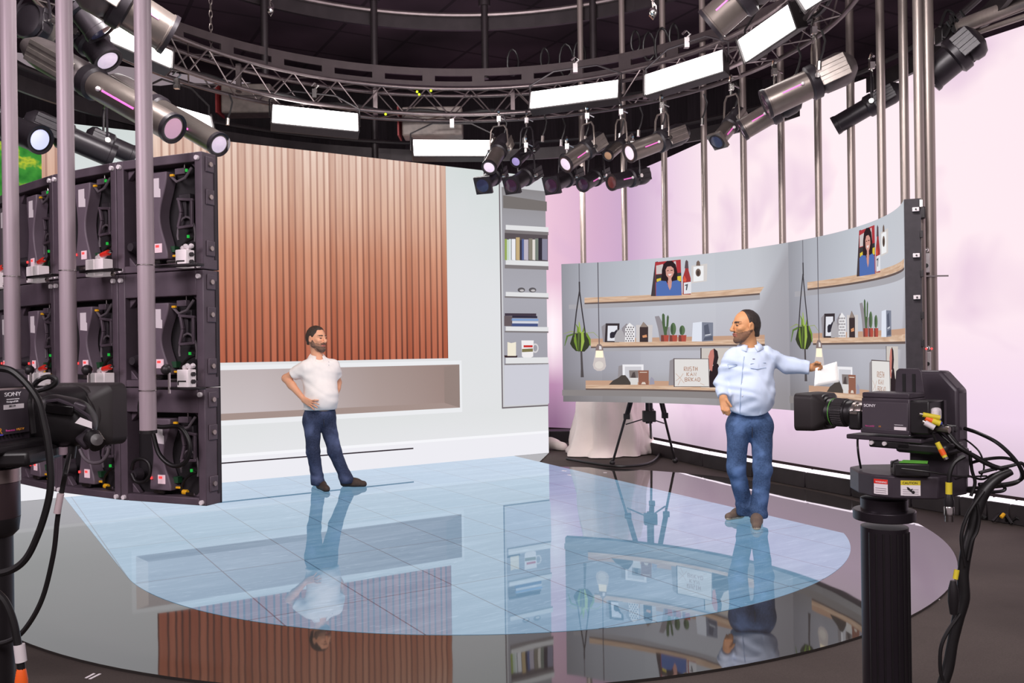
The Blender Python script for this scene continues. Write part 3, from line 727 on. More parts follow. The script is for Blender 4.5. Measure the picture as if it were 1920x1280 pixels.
D('displayed_beige_panel', [[(1193, 609), (1224, 609), (1223, 641), (1193, 641)]], (206, 200, 200), 5)
D('displayed_dark_house', [[(1200, 641), (1200, 614), (1207, 603), (1216, 613), (1216, 641)]], (66, 54, 56), 8); D('displayed_house_light', [[(1205, 629), (1213, 627), (1214, 632), (1206, 633)]], (214, 150, 110), 9); D('displayed_house_roof', [[(1201, 613), (1207, 603), (1215, 613)]], (150, 134, 126), 9)
for x0, x1 in ((1245, 1255), (1261, 1271), (1278, 1288)):
    D('displayed_cactus_pot', [[(x0, 628), (x1, 628), (x1 - 1, 640), (x0 + 1, 640)]], (178, 82, 70), 9); D('displayed_pot_shade', [[(x0 - 5, 628), (x0, 628), (x0 + 1, 640), (x0 - 5, 640)]], (126, 70, 64), 8)
CG = (82, 102, 72)
D('displayed_cactus', [[(1246, 628), (1242, 604), (1242, 590), (1244, 587), (1247, 590), (1248, 612), (1250, 612), (1251, 594), (1253, 590), (1255, 594), (1254, 610), (1251, 622), (1251, 628)]], CG, 8)
D('displayed_cactus', [ell_px(1263, 616.5, 5.4, 11.8)], (94, 116, 84), 8); D('displayed_cactus', [ell_px(1280, 619, 5.3, 9.2)], (94, 116, 84), 8)
D('displayed_cactus_shade', [ell_px(1260.5, 617, 2.4, 10)], (70, 88, 66), 9); D('displayed_cactus_shade', [ell_px(1277.5, 619.5, 2.4, 8)], (70, 88, 66), 9)
D('displayed_white_book', [[(1300, 605), (1317, 603), (1317, 640), (1298, 640)]], (224, 228, 240), 8); D('displayed_grey_book', [[(1317, 604), (1338, 604.5), (1338, 639), (1317, 640)]], (128, 132, 148), 8)
D('displayed_grey_book_cover', [[(1321, 610), (1329, 607), (1332, 626), (1322, 630)], [(1322, 632), (1337, 629), (1337, 637), (1320, 638)]], (92, 96, 112), 9); D('displayed_grey_book_title', [[(1323, 627.5), (1334, 625.5), (1334, 627.5), (1323, 629.5)]], (206, 208, 216), 10)
# top shelf: portrait, bottle, framed beetle
D('displayed_portrait_shadow', [[(1229, 491), (1234, 490), (1230, 555), (1221, 555)]], (74, 64, 68), 6)  # shadow wedge beside the portrait, drawn into the picture
D('displayed_portrait', [[(1229, 491.5), (1277, 486.5), (1279, 553.5), (1230, 555)]], (176, 60, 66), 7)
D('displayed_portrait_backdrop', [[(1231, 498), (1244, 495), (1244, 513), (1231, 514)], [(1264, 490), (1268, 489.5), (1270, 512), (1264, 512)]], (206, 196, 196), 8); D('displayed_portrait_backdrop', [[(1230, 515), (1278, 511), (1278.5, 528), (1230, 529)]], (64, 60, 62), 8); D('displayed_portrait_backdrop', [[(1232, 523), (1240, 521), (1240, 528), (1232, 528)], [(1271, 518), (1278, 517), (1278, 527), (1270, 527)]], (222, 196, 70), 9)
D('displayed_portrait_hair', [[(1241, 528), (1242, 506), (1245, 495), (1252, 489), (1261, 489), (1268, 496), (1271, 510), (1271, 526), (1262, 530), (1248, 530)]], (50, 36, 40), 10)
D('displayed_portrait_face', [[(1249, 506), (1252, 500), (1259, 499), (1264, 503), (1265, 511), (1262, 518), (1260, 521), (1260, 532), (1254, 532), (1254, 521), (1250, 516)]], (212, 156, 144), 11); D('displayed_portrait_smile', [[(1253.5, 514), (1261, 513), (1258.5, 516.5), (1255.5, 517)]], (240, 226, 224), 12); D('displayed_portrait_eye', [[(1251.5, 507), (1255, 506.4), (1255, 507.8), (1251.5, 508.2)], [(1258.5, 506.2), (1262.5, 506), (1262.5, 507.4), (1258.5, 507.6)]], (70, 46, 46), 12)
D('displayed_portrait_shirt', [[(1231, 555), (1231, 530), (1238, 526), (1250, 527), (1256, 540), (1262, 527), (1272, 525), (1278, 530), (1279, 553.5)]], (84, 112, 176), 11); D('displayed_portrait_neck', [[(1253, 526), (1261, 526), (1260, 538), (1257, 544), (1254, 537)]], (206, 152, 140), 12)
D('displayed_bottle', [[(1281, 552), (1281, 520), (1285, 507), (1287, 490), (1291, 490), (1292, 507), (1296, 522), (1296, 552)]], (160, 60, 62), 8); D('displayed_bottle_cap', [[(1284.5, 503), (1286, 490), (1288, 487), (1291, 490), (1292, 503)]], (94, 80, 86), 9); D('displayed_bottle_label', [[(1283, 530), (1297, 528), (1297, 550), (1283, 551)]], (226, 226, 232), 9); D('displayed_label_mark', [[(1285, 534), (1291, 532), (1289, 544), (1287, 544), (1288, 535), (1285, 536)]], (70, 70, 80), 10); D('displayed_bottle_glow', [[(1281.5, 527), (1284, 516), (1288, 524), (1287, 529)]], (222, 90, 70), 9)
D('displayed_beetle_board', [[(1297, 498), (1327, 494), (1326, 527), (1297, 531)]], (212, 206, 204), 6); D('displayed_beetle_mount', [[(1301, 500), (1320, 498), (1320, 526), (1301, 528)]], (240, 240, 242), 7)
D('displayed_beetle', [ell_px(1310, 511, 5, 7.5), [(1306, 498), (1307, 491), (1310, 488), (1313, 491), (1314, 498)]], (118, 100, 92), 8); D('displayed_beetle_back', [ell_px(1310, 512, 2.6, 5)], (74, 62, 58), 9)
# bottom shelf
D('displayed_item_shadow', [[(1160, 686), (1168, 684), (1168, 716), (1158, 716)], [(1256, 676), (1264, 672), (1264, 722), (1254, 722)]], (150, 144, 148), 4)
D('displayed_white_frame', [[(1167.5, 683), (1207, 683), (1207, 716), (1168, 716)]], (238, 236, 240), 5); D('displayed_white_frame_inside', [[(1172, 687), (1203, 687), (1203, 716), (1172, 716)]], (206, 204, 210), 6)
D('displayed_hat', [[(1142, 721), (1150, 713), (1160, 708), (1166, 703), (1173, 703), (1178, 709), (1183, 717), (1183, 721)]], (78, 70, 66), 9)
D('displayed_photo_card', [[(1180, 694), (1197, 694), (1196, 721), (1183, 721)]], (218, 214, 212), 7); D('displayed_photo_image', [[(1180, 694), (1197, 694), (1197, 708), (1181, 708)]], (132, 122, 120), 8); D('displayed_photo_figure', [[(1184, 706), (1187, 698), (1191, 697), (1193, 708), (1184, 708)]], (84, 74, 74), 9)
D('displayed_brown_book', [[(1197, 694), (1217, 694), (1217, 721), (1198, 721)]], (146, 98, 82), 8); D('displayed_brown_book_mark', [[(1203, 720), (1205, 716), (1210, 716), (1212, 720)], [(1200, 697), (1214, 697), (1214, 698.2), (1200, 698.2)]], (222, 208, 196), 9)
D('displayed_purple_crystal', [[(1218, 721), (1219, 712), (1222, 706), (1227, 711), (1228, 720)]], (158, 154, 170), 8)
D('displayed_man_picture', [[(1315, 652.5), (1368, 652), (1368, 726), (1315, 726)]], (206, 198, 192), 5); D('displayed_man_picture_edge', [[(1314, 652), (1316, 652), (1316, 674), (1314, 674)]], (70, 60, 62), 6)
D('displayed_man_picture_clothes', [[(1331, 726), (1331, 696), (1341, 680), (1347, 682), (1352, 694), (1366, 704), (1366, 726)]], (48, 38, 42), 6); D('displayed_man_picture_head', [[(1329, 668), (1333, 657), (1340, 653), (1346, 658), (1348, 670), (1345, 682), (1338, 684), (1331, 678)]], (54, 44, 48), 7); D('displayed_man_picture_face', [[(1329, 668), (1333, 657), (1339, 654), (1340, 668), (1338, 680), (1336, 696), (1331, 692), (1330, 678)]], (200, 128, 118), 8)
D('displayed_poster_edge', [[(1263.5, 671.5), (1330, 672), (1332, 725), (1264, 725)]], (92, 80, 82), 8); D('displayed_poster', [[(1265.5, 673), (1329, 673), (1330.5, 724), (1266, 724)]], (226, 222, 220), 9)
D('displayed_poster_twigs', strip([(1268, 700), (1276, 708), (1284, 718)], 1.0) + strip([(1268, 714), (1278, 706), (1282, 700)], 1.0) + strip([(1272, 722), (1277, 712)], 1.0) + strip([(1314, 718), (1322, 722)], .8), (204, 176, 162), 10)
LET = {'R': [[(0, 0), (0, 1), (.8, 1), (.8, .5), (0, .5), (.8, 0)]], 'E': [[(.8, 0), (0, 0), (0, 1), (.8, 1)], [(0, .5), (.7, .5)]], 'T': [[(.4, 0), (.4, 1)], [(0, 1), (.8, 1)]], 'H': [[(0, 0), (0, 1)], [(.8, 0), (.8, 1)], [(0, .5), (.8, .5)]], 'K': [[(0, 0), (0, 1)], [(.8, 1), (0, .5), (.8, 0)]], 'A': [[(0, 0), (.4, 1), (.8, 0)], [(.2, .4), (.6, .4)]], 'N': [[(0, 0), (0, 1), (.8, 0), (.8, 1)]], 'B': [[(0, 0), (0, 1), (.7, 1), (.8, .75), (.6, .5), (0, .5)], [(.6, .5), (.8, .25), (.7, 0), (0, 0)]], 'D': [[(0, 0), (0, 1), (.6, 1), (.8, .7), (.8, .3), (.6, 0), (0, 0)]], 'U': [[(0, 1), (0, 0), (.8, 0), (.8, 1)]], 'S': [[(0, 0), (.8, 0), (.8, .5), (0, .5), (0, 1), (.8, 1)]]}
lt = []
for word, x0, y0, st, hh in (('RUSTH', 1284, 695, 5.3, 7.5), ('KAN', 1289, 704.5, 6.6, 6.5), ('BRKAD', 1285.5, 714.5, 6.1, 6.8)):
    for i, ch in enumerate(word):
        for pth in LET[ch]: lt += strip([(x0 + st * i + px_ * st * .78, y0 - py_ * hh) for px_, py_ in pth], 1.3)
D('displayed_poster_lettering', lt, (176, 136, 116), 11)
# rim and end latches of the screen
for k, (z, n_) in enumerate(((2.46, 'a'), (2.13, 'b'), (1.83, 'c'), (1.27, 'd'))):
    p = R.P(s_end, z, -.075); tdir = (R.P(s_end, z) - R.P(s_end - .1, z)).normalized()
    M = frame(p + tdir * .012, (p - CEN - V((0, 0, z))).normalized()); MB().box((0, 0, 0), (.045, .024, .03), M).build('edge_latch', WHITEP, scr, bevel=.003)
    MB().cyl(p + tdir * .02, p + tdir * .03, .006, n=10).build('latch_pin', BLACKM, scr)
tdir = (R.P(s_end, 1.5) - R.P(s_end - .1, 1.5)).normalized()
nrad = (R.P(s_end, 1.5, -1) - R.P(s_end, 1.5)).normalized()
for z in (2.5, 2.28, 2.0, 1.7, 1.5): MB().box((0, 0, 0), (.02, .03, .05), frame(R.P(s_end, z, -.11) + tdir * .012, nrad)).build('edge_bracket', BLACKM if z < 2.4 else CHROME, scr, bevel=.002)
# ---------------------------------------------------------------- suspension poles of the right screen
pole_px = [1093, 1171, 1247, 1322, 1396, 1467, 1536, 1598, 1655, 1698]
ord_ = ['first', 'second', 'third', 'fourth', 'fifth', 'sixth', 'seventh', 'eighth', 'ninth', 'tenth']
for i, x in enumerate(pole_px):
    p = oncyl(x, 420, 3.62); p.z = 0
    lab = ord_[i] + ' round metal hanging pole from the left behind the curved shelf screen'
    t = thing('hanging_pole', lab, 'pole', loc=p + V((0, 0, 1.5)), group='round poles carrying the curved shelf screen')
    zl = 1.15
    MB().cyl(p + V((0, 0, zl)), p + V((0, 0, 6.6)), .036, n=20).build('pole_tube', POLE, t)
    c = (CEN - p).normalized(); c.z = 0
    MB().box((0, 0, 0), (.1, .12, .09), frame(p + c * .06 + V((0, 0, 2.35)), c)).build('pole_bracket', BLACKM, t, bevel=.004)
for i, (x, R2, lab) in enumerate(((1724, 3.60, 'thinner of the two poles at the end of the curved screen, beside the thick one'), (1741, 3.69, 'thick rightmost pole at the end of the curved screen'))):
    a = math.atan2(*(R.P(s_end, 0) - CEN).xy) + (.0 if i == 0 else -.02); p = oncyl(x, 300, R2); p.z = 0
    t = thing('hanging_pole', lab, 'pole', loc=p + V((0, 0, 1.5)), group='round poles carrying the curved shelf screen')
    MB().cyl(p + V((0, 0, 1.02)), p + V((0, 0, 6.6)), .036 if i == 0 else .05, n=20).build('pole_tube', POLE, t)
    for z in (2.5,) if i == 0 else (2.12, 1.36):
        c = (V((0, 0, EYE)) - p); c.z = 0; c.normalize()
        if i == 1:
            MB().box((0, 0, 0), (.05, .05, .15), frame(p + c * .07 + V((-.03, 0, z)), c)).build('clamp_box', WHITEP, t, bevel=.005)
            MB().cyl(p + c * .09 + V((-.03, 0, z - .02)), p + c * .102 + V((-.03, 0, z - .02)), .016, n=12).build('clamp_knob', BLACKP, t)
            MB().bar(p + c * .06 + V((-.06, 0, z - .1)), p + c * .06 + V((.14, 0, z - .1)), .012, .012).build('clamp_rod', CHROME, t)
            MB().sphere(p + c * .07 + V((-.03, 0, z + .1)), .022, 10).build('clamp_bolt', CHROME, t)
        else:
            MB().box((0, 0, 0), (.06, .07, .09), frame(p + c * .05 + V((0, 0, z)), c)).build('pole_bracket', BLACKM, t, bevel=.006)
for dx in (0, .035):
    MB().sphere(R.P(s_end, 1.46, -.13) + tdir * .03 + nrad * dx, .008, 8).build('red_indicator', REDL, scr)
# ================================================================ hanging curved LED screen seen from behind (left)
RL = 3.58; ZLB, ZLT = .77, 2.47; RH = (ZLT - ZLB) / 3
def angL(x, z=1.2, y=None):
    lo = None
    p = oncyl(x, 660, RL, far=False) - CEN; return math.atan2(p.x, -p.y)     # from -y, positive to the right
e0 = angL(384); step = ((e0 - angL(228)) + (angL(228) - angL(103))) / 2
def PL(a, z, r): return CEN + V((r * math.sin(a), -r * math.cos(a), z))
CW = 2 * RL * math.sin(step / 2) - .006
SCREENBACK = emat((214, 216, 220), .9, 'plain_grey_screen_picture')
rown = ['top row', 'middle row', 'bottom row']; coln = ['rightmost, its edge against the wood picture', 'second column from the wood picture', 'third column from the wood picture', 'fourth column, behind the nearest pole', 'fifth column, outermost']
def cabinet(row, last):
    """LED cabinet seen from behind. local: x right, y towards the viewer (outwards), z up; origin = bottom centre of back plane"""
    t = thing('led_cabinet', 'x', 'LED cabinet', M=Matrix.Identity(4), group='rear sides of the LED cabinets in the left screen')
    h, w2, rim = RH - .004, CW / 2, .045
    fm = MB()
    for s_ in (-1, 1): fm.box((s_ * (w2 - rim / 2), -.05, h / 2), (rim, .1, h))
    top = .12 if row else .045
    fm.box((0, -.05, h - top / 2), (CW - 2 * rim, .1, top)); fm.box((0, -.05, .035 / 2), (CW - 2 * rim, .1, .035))
    # angled inner gussets
    for s_ in (-1, 1):
        for zz_ in (.035, h - top): 
            d = 1 if zz_ < .1 else -1
            fm.prism([(s_ * (w2 - rim), 0), (s_ * (w2 - rim - .05), 0), (s_ * (w2 - rim), d * .05)], .03, Matrix(((1, 0, 0, 0), (0, 0, 1, -.06), (0, 1, 0, zz_), (0, 0, 0, 1))))
    fm.build('cabinet_frame', CABM, t, world=False, bevel=.004)
    MB().box((0, -.085, h / 2), (CW - .02, .015, h - .02)).build('module_back', mat('module_back_black', (26, 22, 26), .7), t, world=False)
    MB().box((0, -.104, h / 2), (CW, .010, h)).build('display_carrier', CABD, t, world=False); MB().box((0, -.110, h / 2), (CW - .004, .001, h - .004)).build('display_face', SCREENBACK, t, world=False)
    # wavy power supply housing left of centre
    zt, zb_ = h - top - .03, .06
    def X(z): 
        u_ = (z - zb_) / (zt - zb_); return .006 + .024 * math.cos(u_ * 2 * math.pi * 1.02) 
    cx0 = -.02
    Lp = [(cx0 - .068 - .5 * (X(zb_ + (zt - zb_) * i / 14) - .03), zb_ + (zt - zb_) * i / 14) for i in range(15)]
    Rp = [(cx0 + .068 + X(zb_ + (zt - zb_) * i / 14) - .03, zb_ + (zt - zb_) * i / 14) for i in range(14, -1, -1)]
    Mx = Matrix(((1, 0, 0, 0), (0, 0, 1, -.075), (0, 1, 0, 0), (0, 0, 0, 1)))
    ps = MB().prism(Lp + Rp, .07, Mx).build('power_supply', mat('power_supply_mauve_grey', (112, 99, 110), .5, var=.06), t, world=False, bevel=.006)
    MB().prism([(cx0 - .03, zt - .03), (cx0 + .022, zt - .03), (cx0 + .022, zt - .08), (cx0 + .03, zt - .085), (cx0 + .03, zt - .125), (cx0 - .03, zt - .12)], .001, Matrix(((1, 0, 0, 0), (0, 0, 1, -.004), (0, 1, 0, 0), (0, 0, 0, 1)))).build('white_label', LABELW, ps, world=False)
    lb = MB().box((cx0 + .012, -.0035, zb_ + .055), (.046, .002, .044)).build('display_window', mat('pink_lit_window', (236, 206, 214), .4, emit=.35), ps, world=False)
    MB().box((cx0 + .006, -.0022, zb_ + .064), (.022, .001, .012)).build('red_digits', REDL, ps, world=False)
    MB().box((cx0 - .05, .0, zb_ + .06), (.008, .006, .012)).build('red_indicator', REDL, t, world=False)
    # receiving card, handle frame, connectors
    MB().box((.12, -.06, h * .53), (.07, .03, .16)).box((.12, -.04, h * .53), (.05, .02, .09)).build('receiving_card', CABD, t, world=False, bevel=.004)
    hb = MB()
    for a, b in (((.1, .62), (.2, .60)), ((.11, .62), (.125, .5)), ((.125, .5), (.105, .37)), ((.105, .37), (.2, .38)), ((.19, .6), (.19, .38))): hb.bar((a[0], -.02, a[1] * h), (b[0], -.02, b[1] * h), .014, .016, up=(0, 1, 0))
    hb.build('handle_frame', CABM, t, world=False, bevel=.003)
    MB().box((.05, -.05, .11), (.03, .03, .03)).build('green_terminal', mat('dark_green_terminal', (30, 70, 44), .5, emit=.05), t, world=False)
    MB().box((.075, -.03, .075), (.03, .014, .01)).cyl((.1, -.03, .055), (.13, -.03, .055), .012, n=10).build('yellow_plug', YELLOW, t, world=False, bevel=.002)
    MB().box((.07, -.02, h - top - .05), (.022, .01, .01)).build('yellow_tag', YELLOW, t, world=False)
    for q in ((.165, .29), (.16, .86)): MB().box((q[0], -.02, q[1] * h), (.01, .008, .014)).build('green_indicator', GREENL, t, world=False)
    MB().tube([(.09 + .05 * (1 - math.cos(k * .45)) , -.03, .06 + .012 * k * 1.1 + .03 * math.sin(k * .45)) for k in range(10)], .007, 8).build('signal_cable', CABLE, t, world=False)
    MB().tube([(.15 + .055 * math.cos(k * math.pi / 8), -.025, .17 + .09 * math.sin(k * math.pi / 8) * (1 if k < 9 else .6)) for k in range(-1, 10)], .006, 8).build('loop_cable', CABLEG, t, world=False)
    MB().tube([(.05, -.03, h - top - .05), (.1, -.02, h - top - .085), (.15, -.02, h - top - .07), (.185, -.03, h - top - .02)], .007, 8).build('upper_cable', CABLEG, t, world=False)
    for s_ in (-1, 1):
        MB().cyl((s_ * (w2 - .024), -.002, h - .03), (s_ * (w2 - .024), .014, h - .03), .0115, n=12).build('corner_bolt', LABELW, t, world=False)  # emissive label material makes the bolts look lit
        if not row or row == 2: MB().cyl((s_ * (w2 - .024), -.002, .016), (s_ * (w2 - .024), .012, .016), .0115, n=12).build('corner_bolt', LABELW, t, world=False)
    MB().cyl((-w2 + .085, -.04, .13), (-w2 + .085, .0, .13), .032, .02, n=14).build('round_connector', CABD, t, world=False)
    MB().bar((-.01, -.02, .05), (-.07, -.02, .05), .012, .014).bar((.13, -.02, .05), (.18, -.02, .05), .008, .014).build('foot_clip', CHROME, t, world=False)
    MB().box((.12, -.03, h - top - .035), (.06, .03, .03)).build('relay_box', CABM, t, world=False, bevel=.003)
    MB().cyl((.14, -.03, h - top), (.14, -.03, h - top - .05), .004, n=8).build('hanger_rod', CHROME, t, world=False)
    if last:
        for zq in (.18, .62, .9):
            MB().box((w2 + .003, -.05, h * zq), (.008, .055, .075)).build('side_plate', CABM, t, world=False, bevel=.004)
            MB().cyl((w2 + .005, -.05, h * zq), (w2 + .014, -.05, h * zq), .012, n=12).build('side_screw', SILVER, t, world=False)
        MB().box((w2 + .001, -.085, h * .5), (.004, .012, h - .1)).build('side_groove', CABD, t, world=False)
    return t
protos = {}
for c_ in range(5):
    for r_ in range(3):
        a = e0 - step * (c_ + .5); z = ZLT - RH * (r_ + 1)
        out = V((math.sin(a), -math.cos(a), 0)); xr = V((math.cos(a), math.sin(a), 0))
        p = PL(a, z, RL * math.cos(step / 2))
        M = Matrix(((xr.x, out.x, 0, p.x), (xr.y, out.y, 0, p.y), (0, 0, 1, p.z), (0, 0, 0, 1)))
        lab = 'graphite LED cabinet back in the %s, %s' % (rown[r_], coln[c_])
        key = (r_, c_ == 0)
        if key not in protos:
            t = cabinet(r_, c_ == 0); t.matrix_basis = M; MW[t.name] = M.copy(); t['label'] = lab; protos[key] = t
        else: dup(protos[key], M, lab)
# white clamp boxes at the row seams, one pair per column
SIL = mat('pale_clamp_metal', (238, 226, 228), .5, metal=.05, emit=.22)  # emission stands in for light falling on the clamps
def clamp(single):
    t = thing('clamp_box', 'x', 'clamp', M=Matrix.Identity(4), group='pale clamp boxes along the row seams of the left screen')
    xs_ = (0,) if single else (-.033, .033)
    for x in xs_: MB().box((x, .05, 0), (.062, .06, .085)).build('clamp_body', SIL, t, world=False, bevel=.003)
    MB().bar((-.05 if not single else -.022, .082, -.012), (-.012 if not single else .022, .082, -.012), .004, .006).bar((-.05 if not single else -.022, .082, -.012), (-.05 if not single else -.022, .082, -.03), .004, .006).build('clamp_latch', BLACKM, t, world=False)
    mb = MB()
    for q in range(4): mb.sphere((.0 + .016 * q - .01, .05, .052 + .008 * (q % 2)), .013, 8)
    mb.build('crumpled_tie', WHITEP, t, world=False)
    if single:
        for zq in (.02, -.015): MB().cyl((.033, .05, zq), (.045, .05, zq), .011, n=10).build('side_knob', BLACKM, t, world=False)
        MB().cyl((-.1, .05, -.01), (-.03, .05, -.01), .009, n=10).build('clamp_pin', CHROME, t, world=False)
    else:
        MB().cyl((.03, .06, .062), (.085, .06, .072), .011, .014, n=10).build('red_lever', RED, t, world=False)
        MB().cyl((.085, .06, .072), (.105, .06, .076), .007, n=10).build('lever_tip', CHROME, t, world=False)
        MB().cyl((.07, .05, -.02), (.13, .05, -.02), .006, n=8).sphere((.1, .05, -.035), .013, 8).build('clamp_screw', CHROME, t, world=False)
    return t
cp = {}
for r_ in (1, 2):
    for c_ in range(4):
        a = e0 - step * (c_ + (0 if c_ else .12)); z = ZLT - RH * r_ + (.045 if c_ == 0 else .03); out = V((math.sin(a), -math.cos(a), 0)); xr = V((math.cos(a), math.sin(a), 0)); p = PL(a, z, RL)
        if c_: p += xr * (-.07)
        M = Matrix(((xr.x, out.x, 0, p.x), (xr.y, out.y, 0, p.y), (0, 0, 1, p.z), (0, 0, 0, 1)))
        w_ = 'upper' if r_ == 1 else 'lower'; lab = ['pale single clamp box on the %s seam beside the wood picture' % w_, 'pale twin clamp box with red lever on the %s seam, left of the rightmost cabinet' % w_, 'pale twin clamp box with red lever on the %s seam, between the two left poles' % w_, 'pale twin clamp box on the %s seam at the left frame edge' % w_][c_]
        k = c_ == 0
        if k not in cp: t = clamp(k); t.matrix_basis = M; MW[t.name] = M.copy(); t['label'] = lab; cp[k] = t
        else: dup(cp[k], M, lab)
# poles of the left screen with cross bars
for x, lab in ((19, 'pale round pole at the left edge of the frame, in front of the LED cabinets'), (124, 'pale round pole second from the left, in front of the LED cabinets'), (271, 'pale round pole third from the left, in front of the rightmost LED cabinets')):
    p = oncyl(x, 300, 3.79, far=False); p.z = 0; out = (p - CEN); out.z = 0; out.normalize(); xr = V((-out.y, out.x, 0))
    t = thing('hanging_pole', lab, 'pole', loc=p + V((0, 0, 1.14)), group='pale poles carrying the left screen')
    MB().cyl(p + V((0, 0, 1.14)), p + V((0, 0, 6.4)), .038, n=24).build('pole_tube', POLEP, t)
    MB().cyl(p + V((0, 0, 1.135)), p + V((0, 0, 1.15)), .039, n=24).build('pole_end_cap', BLACKP, t)
    for z in (ZLT - RH + .01, ZLT - 2 * RH + .0):
        MB().box((0, 0, 0), (.26, .05, .012), frame(p - out * .12 + xr * .08 + V((0, 0, z)), xr)).build('cross_bracket', BLACKM, t, bevel=.002)
        MB().tube([p + xr * .04 * math.cos(k) + out * .04 * math.sin(k) + V((0, 0, z - .004)) for k in [i * .5 for i in range(13)]], .003, 6).build('bracket_ring', CHROME, t)
    z = ZLT - 2 * RH
    MB().sphere(p - out * .05 + xr * .065 + V((0, 0, z + .09)), .026, 12).build('ball_knob', BLACKP, t)
    MB().cyl(p - out * .05 + xr * .08 + V((0, 0, z + .08)), p - out * .05 + xr * .08 + V((0, 0, z - .02)), .006, n=8).build('thin_rod', CHROME, t)
    MB().box((0, 0, 0), (.06, .03, .05), frame(p + xr * .0 + V((0, 0, 1.30)), xr)).build('pole_clip', BLACKP, t, bevel=.003)
# heavy power loop hanging on the rightmost cabinets
def cab_pt(x, y, back=.0):
    return oncyl(x, y, RL + back, far=False)
for pts_, r, lab, c in (([(283, 726), (268, 742), (262, 768), (272, 792), (300, 800), (335, 800), (352, 820), (356, 845), (345, 868), (322, 872), (298, 850), (286, 810), (276, 800)], .011, 'thick black power cable looping below the third pole', CABLE),
                        ([(247, 880), (252, 864), (266, 860), (279, 868), (281, 890), (270, 903), (255, 902), (247, 888)], .009, 'small coil of black cable low on the rightmost cabinet', CABLE),
                        ([(150, 842), (158, 858), (172, 867), (190, 865), (201, 852), (204, 838)], .009, 'grey cable sagging under the left camera hood', CABLEG)):
    P = spline([cab_pt(x, y, .05) for x, y in pts_], 6); o = MB().tube(P, r, 10).build('power_cable', c); tag(o, lab, 'cable')
# ================================================================ circular truss and ceiling rails
TC = V((-.46, 7.6, 0)); TR, TZ, THH, TWD = 3.06, 4.345, .31, .30
def ringpts(R, z, n=120, a0=0, a1=2 * math.pi, c=TC): return [c + V((R * math.sin(a0 + (a1 - a0) * i / n), R * math.cos(a0 + (a1 - a0) * i / n), z)) for i in range(n + (0 if abs(a1 - a0 - 2 * math.pi) < 1e-6 else 1))]
tr = thing('circular_truss', 'circular steel lighting truss hanging above the stage', 'truss', loc=TC + V((0, 0, TZ)))
for R_, z in ((TR, TZ), (TR, TZ + THH), (TR + TWD, TZ), (TR + TWD, TZ + THH)):
    MB().tube(ringpts(R_, z), .024, 10, closed=True).build('chord_tube', TRUSS, tr)
mb = MB(); NB = 72
def rp(R, z, i): return TC + V((R * math.sin(i * 2 * math.pi / NB), R * math.cos(i * 2 * math.pi / NB), z))
for i in range(NB):
    z0, z1 = (TZ, TZ + THH) if i % 2 else (TZ + THH, TZ)
    for R_ in (TR, TR + TWD): mb.cyl(rp(R_, z0, i), rp(R_, z1, i + 1), .009, n=6)
    for z in (TZ, TZ + THH): mb.cyl(rp(TR if i % 2 else TR + TWD, z, i), rp(TR + TWD if i % 2 else TR, z, i + 1), .008, n=6)
mb.build('lacing_bars', TRUSS, tr)
for i in range(12):
    a = i * math.pi / 6 + .16; p = TC + V(((TR + TWD / 2) * math.sin(a), (TR + TWD / 2) * math.cos(a), TZ + THH / 2))
    MB().box((0, 0, 0), (TWD + .06, .03, THH + .06), zframe(p, (0, 0, 1), (math.cos(a), -math.sin(a), 0)) @ Matrix.Rotation(0, 4, 'X')).build('joint_plate', TRUSSD, tr) if False else MB().bar(p - V((0, 0, THH / 2)), p + V((0, 0, THH / 2)), .05, .05).build('joint_post', TRUSS, tr)
# cable loom lying in the truss
tag(MB().tube([p + V((0, 0, .02 * math.sin(i * .9))) for i, p in enumerate(ringpts(TR + .12, TZ + .06, 160))], .022, 8, closed=True).build('cable_loom', CABLE), 'black cable loom lying along inside the circular truss', 'cable')
# slotted flat rail ring (ladder beam)
def band(R, z0, z1, thick, name, m, parent, slots=None, c=TC, n=144):
    mb = MB()
    for i in range(n):
        a, b_ = i * 2 * math.pi / n, (i + 1) * 2 * math.pi / n
        def q(r, an, z): return c + V((r * math.sin(an), r * math.cos(an), z))
        zs = [(z0, z1)] if not slots or i % slots == 0 else [(z0, z0 + (z1 - z0) * .25), (z1 - (z1 - z0) * .42, z1)]
        for za, zb_ in zs:
            vs = [q(R, a, za), q(R, b_, za), q(R, b_, zb_), q(R, a, zb_), q(R + thick, a, za), q(R + thick, b_, za), q(R + thick, b_, zb_), q(R + thick, a, zb_)]
            mb.add(vs, [(0, 1, 2, 3), (7, 6, 5, 4), (0, 4, 5, 1), (3, 2, 6, 7), (0, 3, 7, 4), (1, 5, 6, 2)])
    return mb.build(name, m, parent, ang=50)
tag(band(3.62, 4.86, 5.08, .03, 'slotted_rail', mat('rail_grey_brown', (70, 61, 62), .5, metal=.4, var=.12, scale=5), None, 4), 'grey slotted curved rail ring behind the truss', 'rail')
up = thing('upper_curved_rail', 'dark upper curved curtain rail ring high under the ceiling', 'rail', loc=TC + V((0, 0, 5.75)))
band(3.75, 5.62, 5.80, .05, 'rail_web', TRUSSD, up); MB().tube(ringpts(3.72, 5.80), .03, 8, closed=True).build('rail_tube', TRUSS, up)
lowr = thing('lower_curtain_rail', 'dark lower curved rail just above the LED wall', 'rail', loc=TC + V((0, 0, 4.2)))
MB().tube(ringpts(4.3, 4.28, c=TC), .03, 8, closed=True).build('rail_tube', TRUSSD, lowr); band(4.32, 4.05, 4.2, .04, 'rail_web', TRUSSD, lowr)
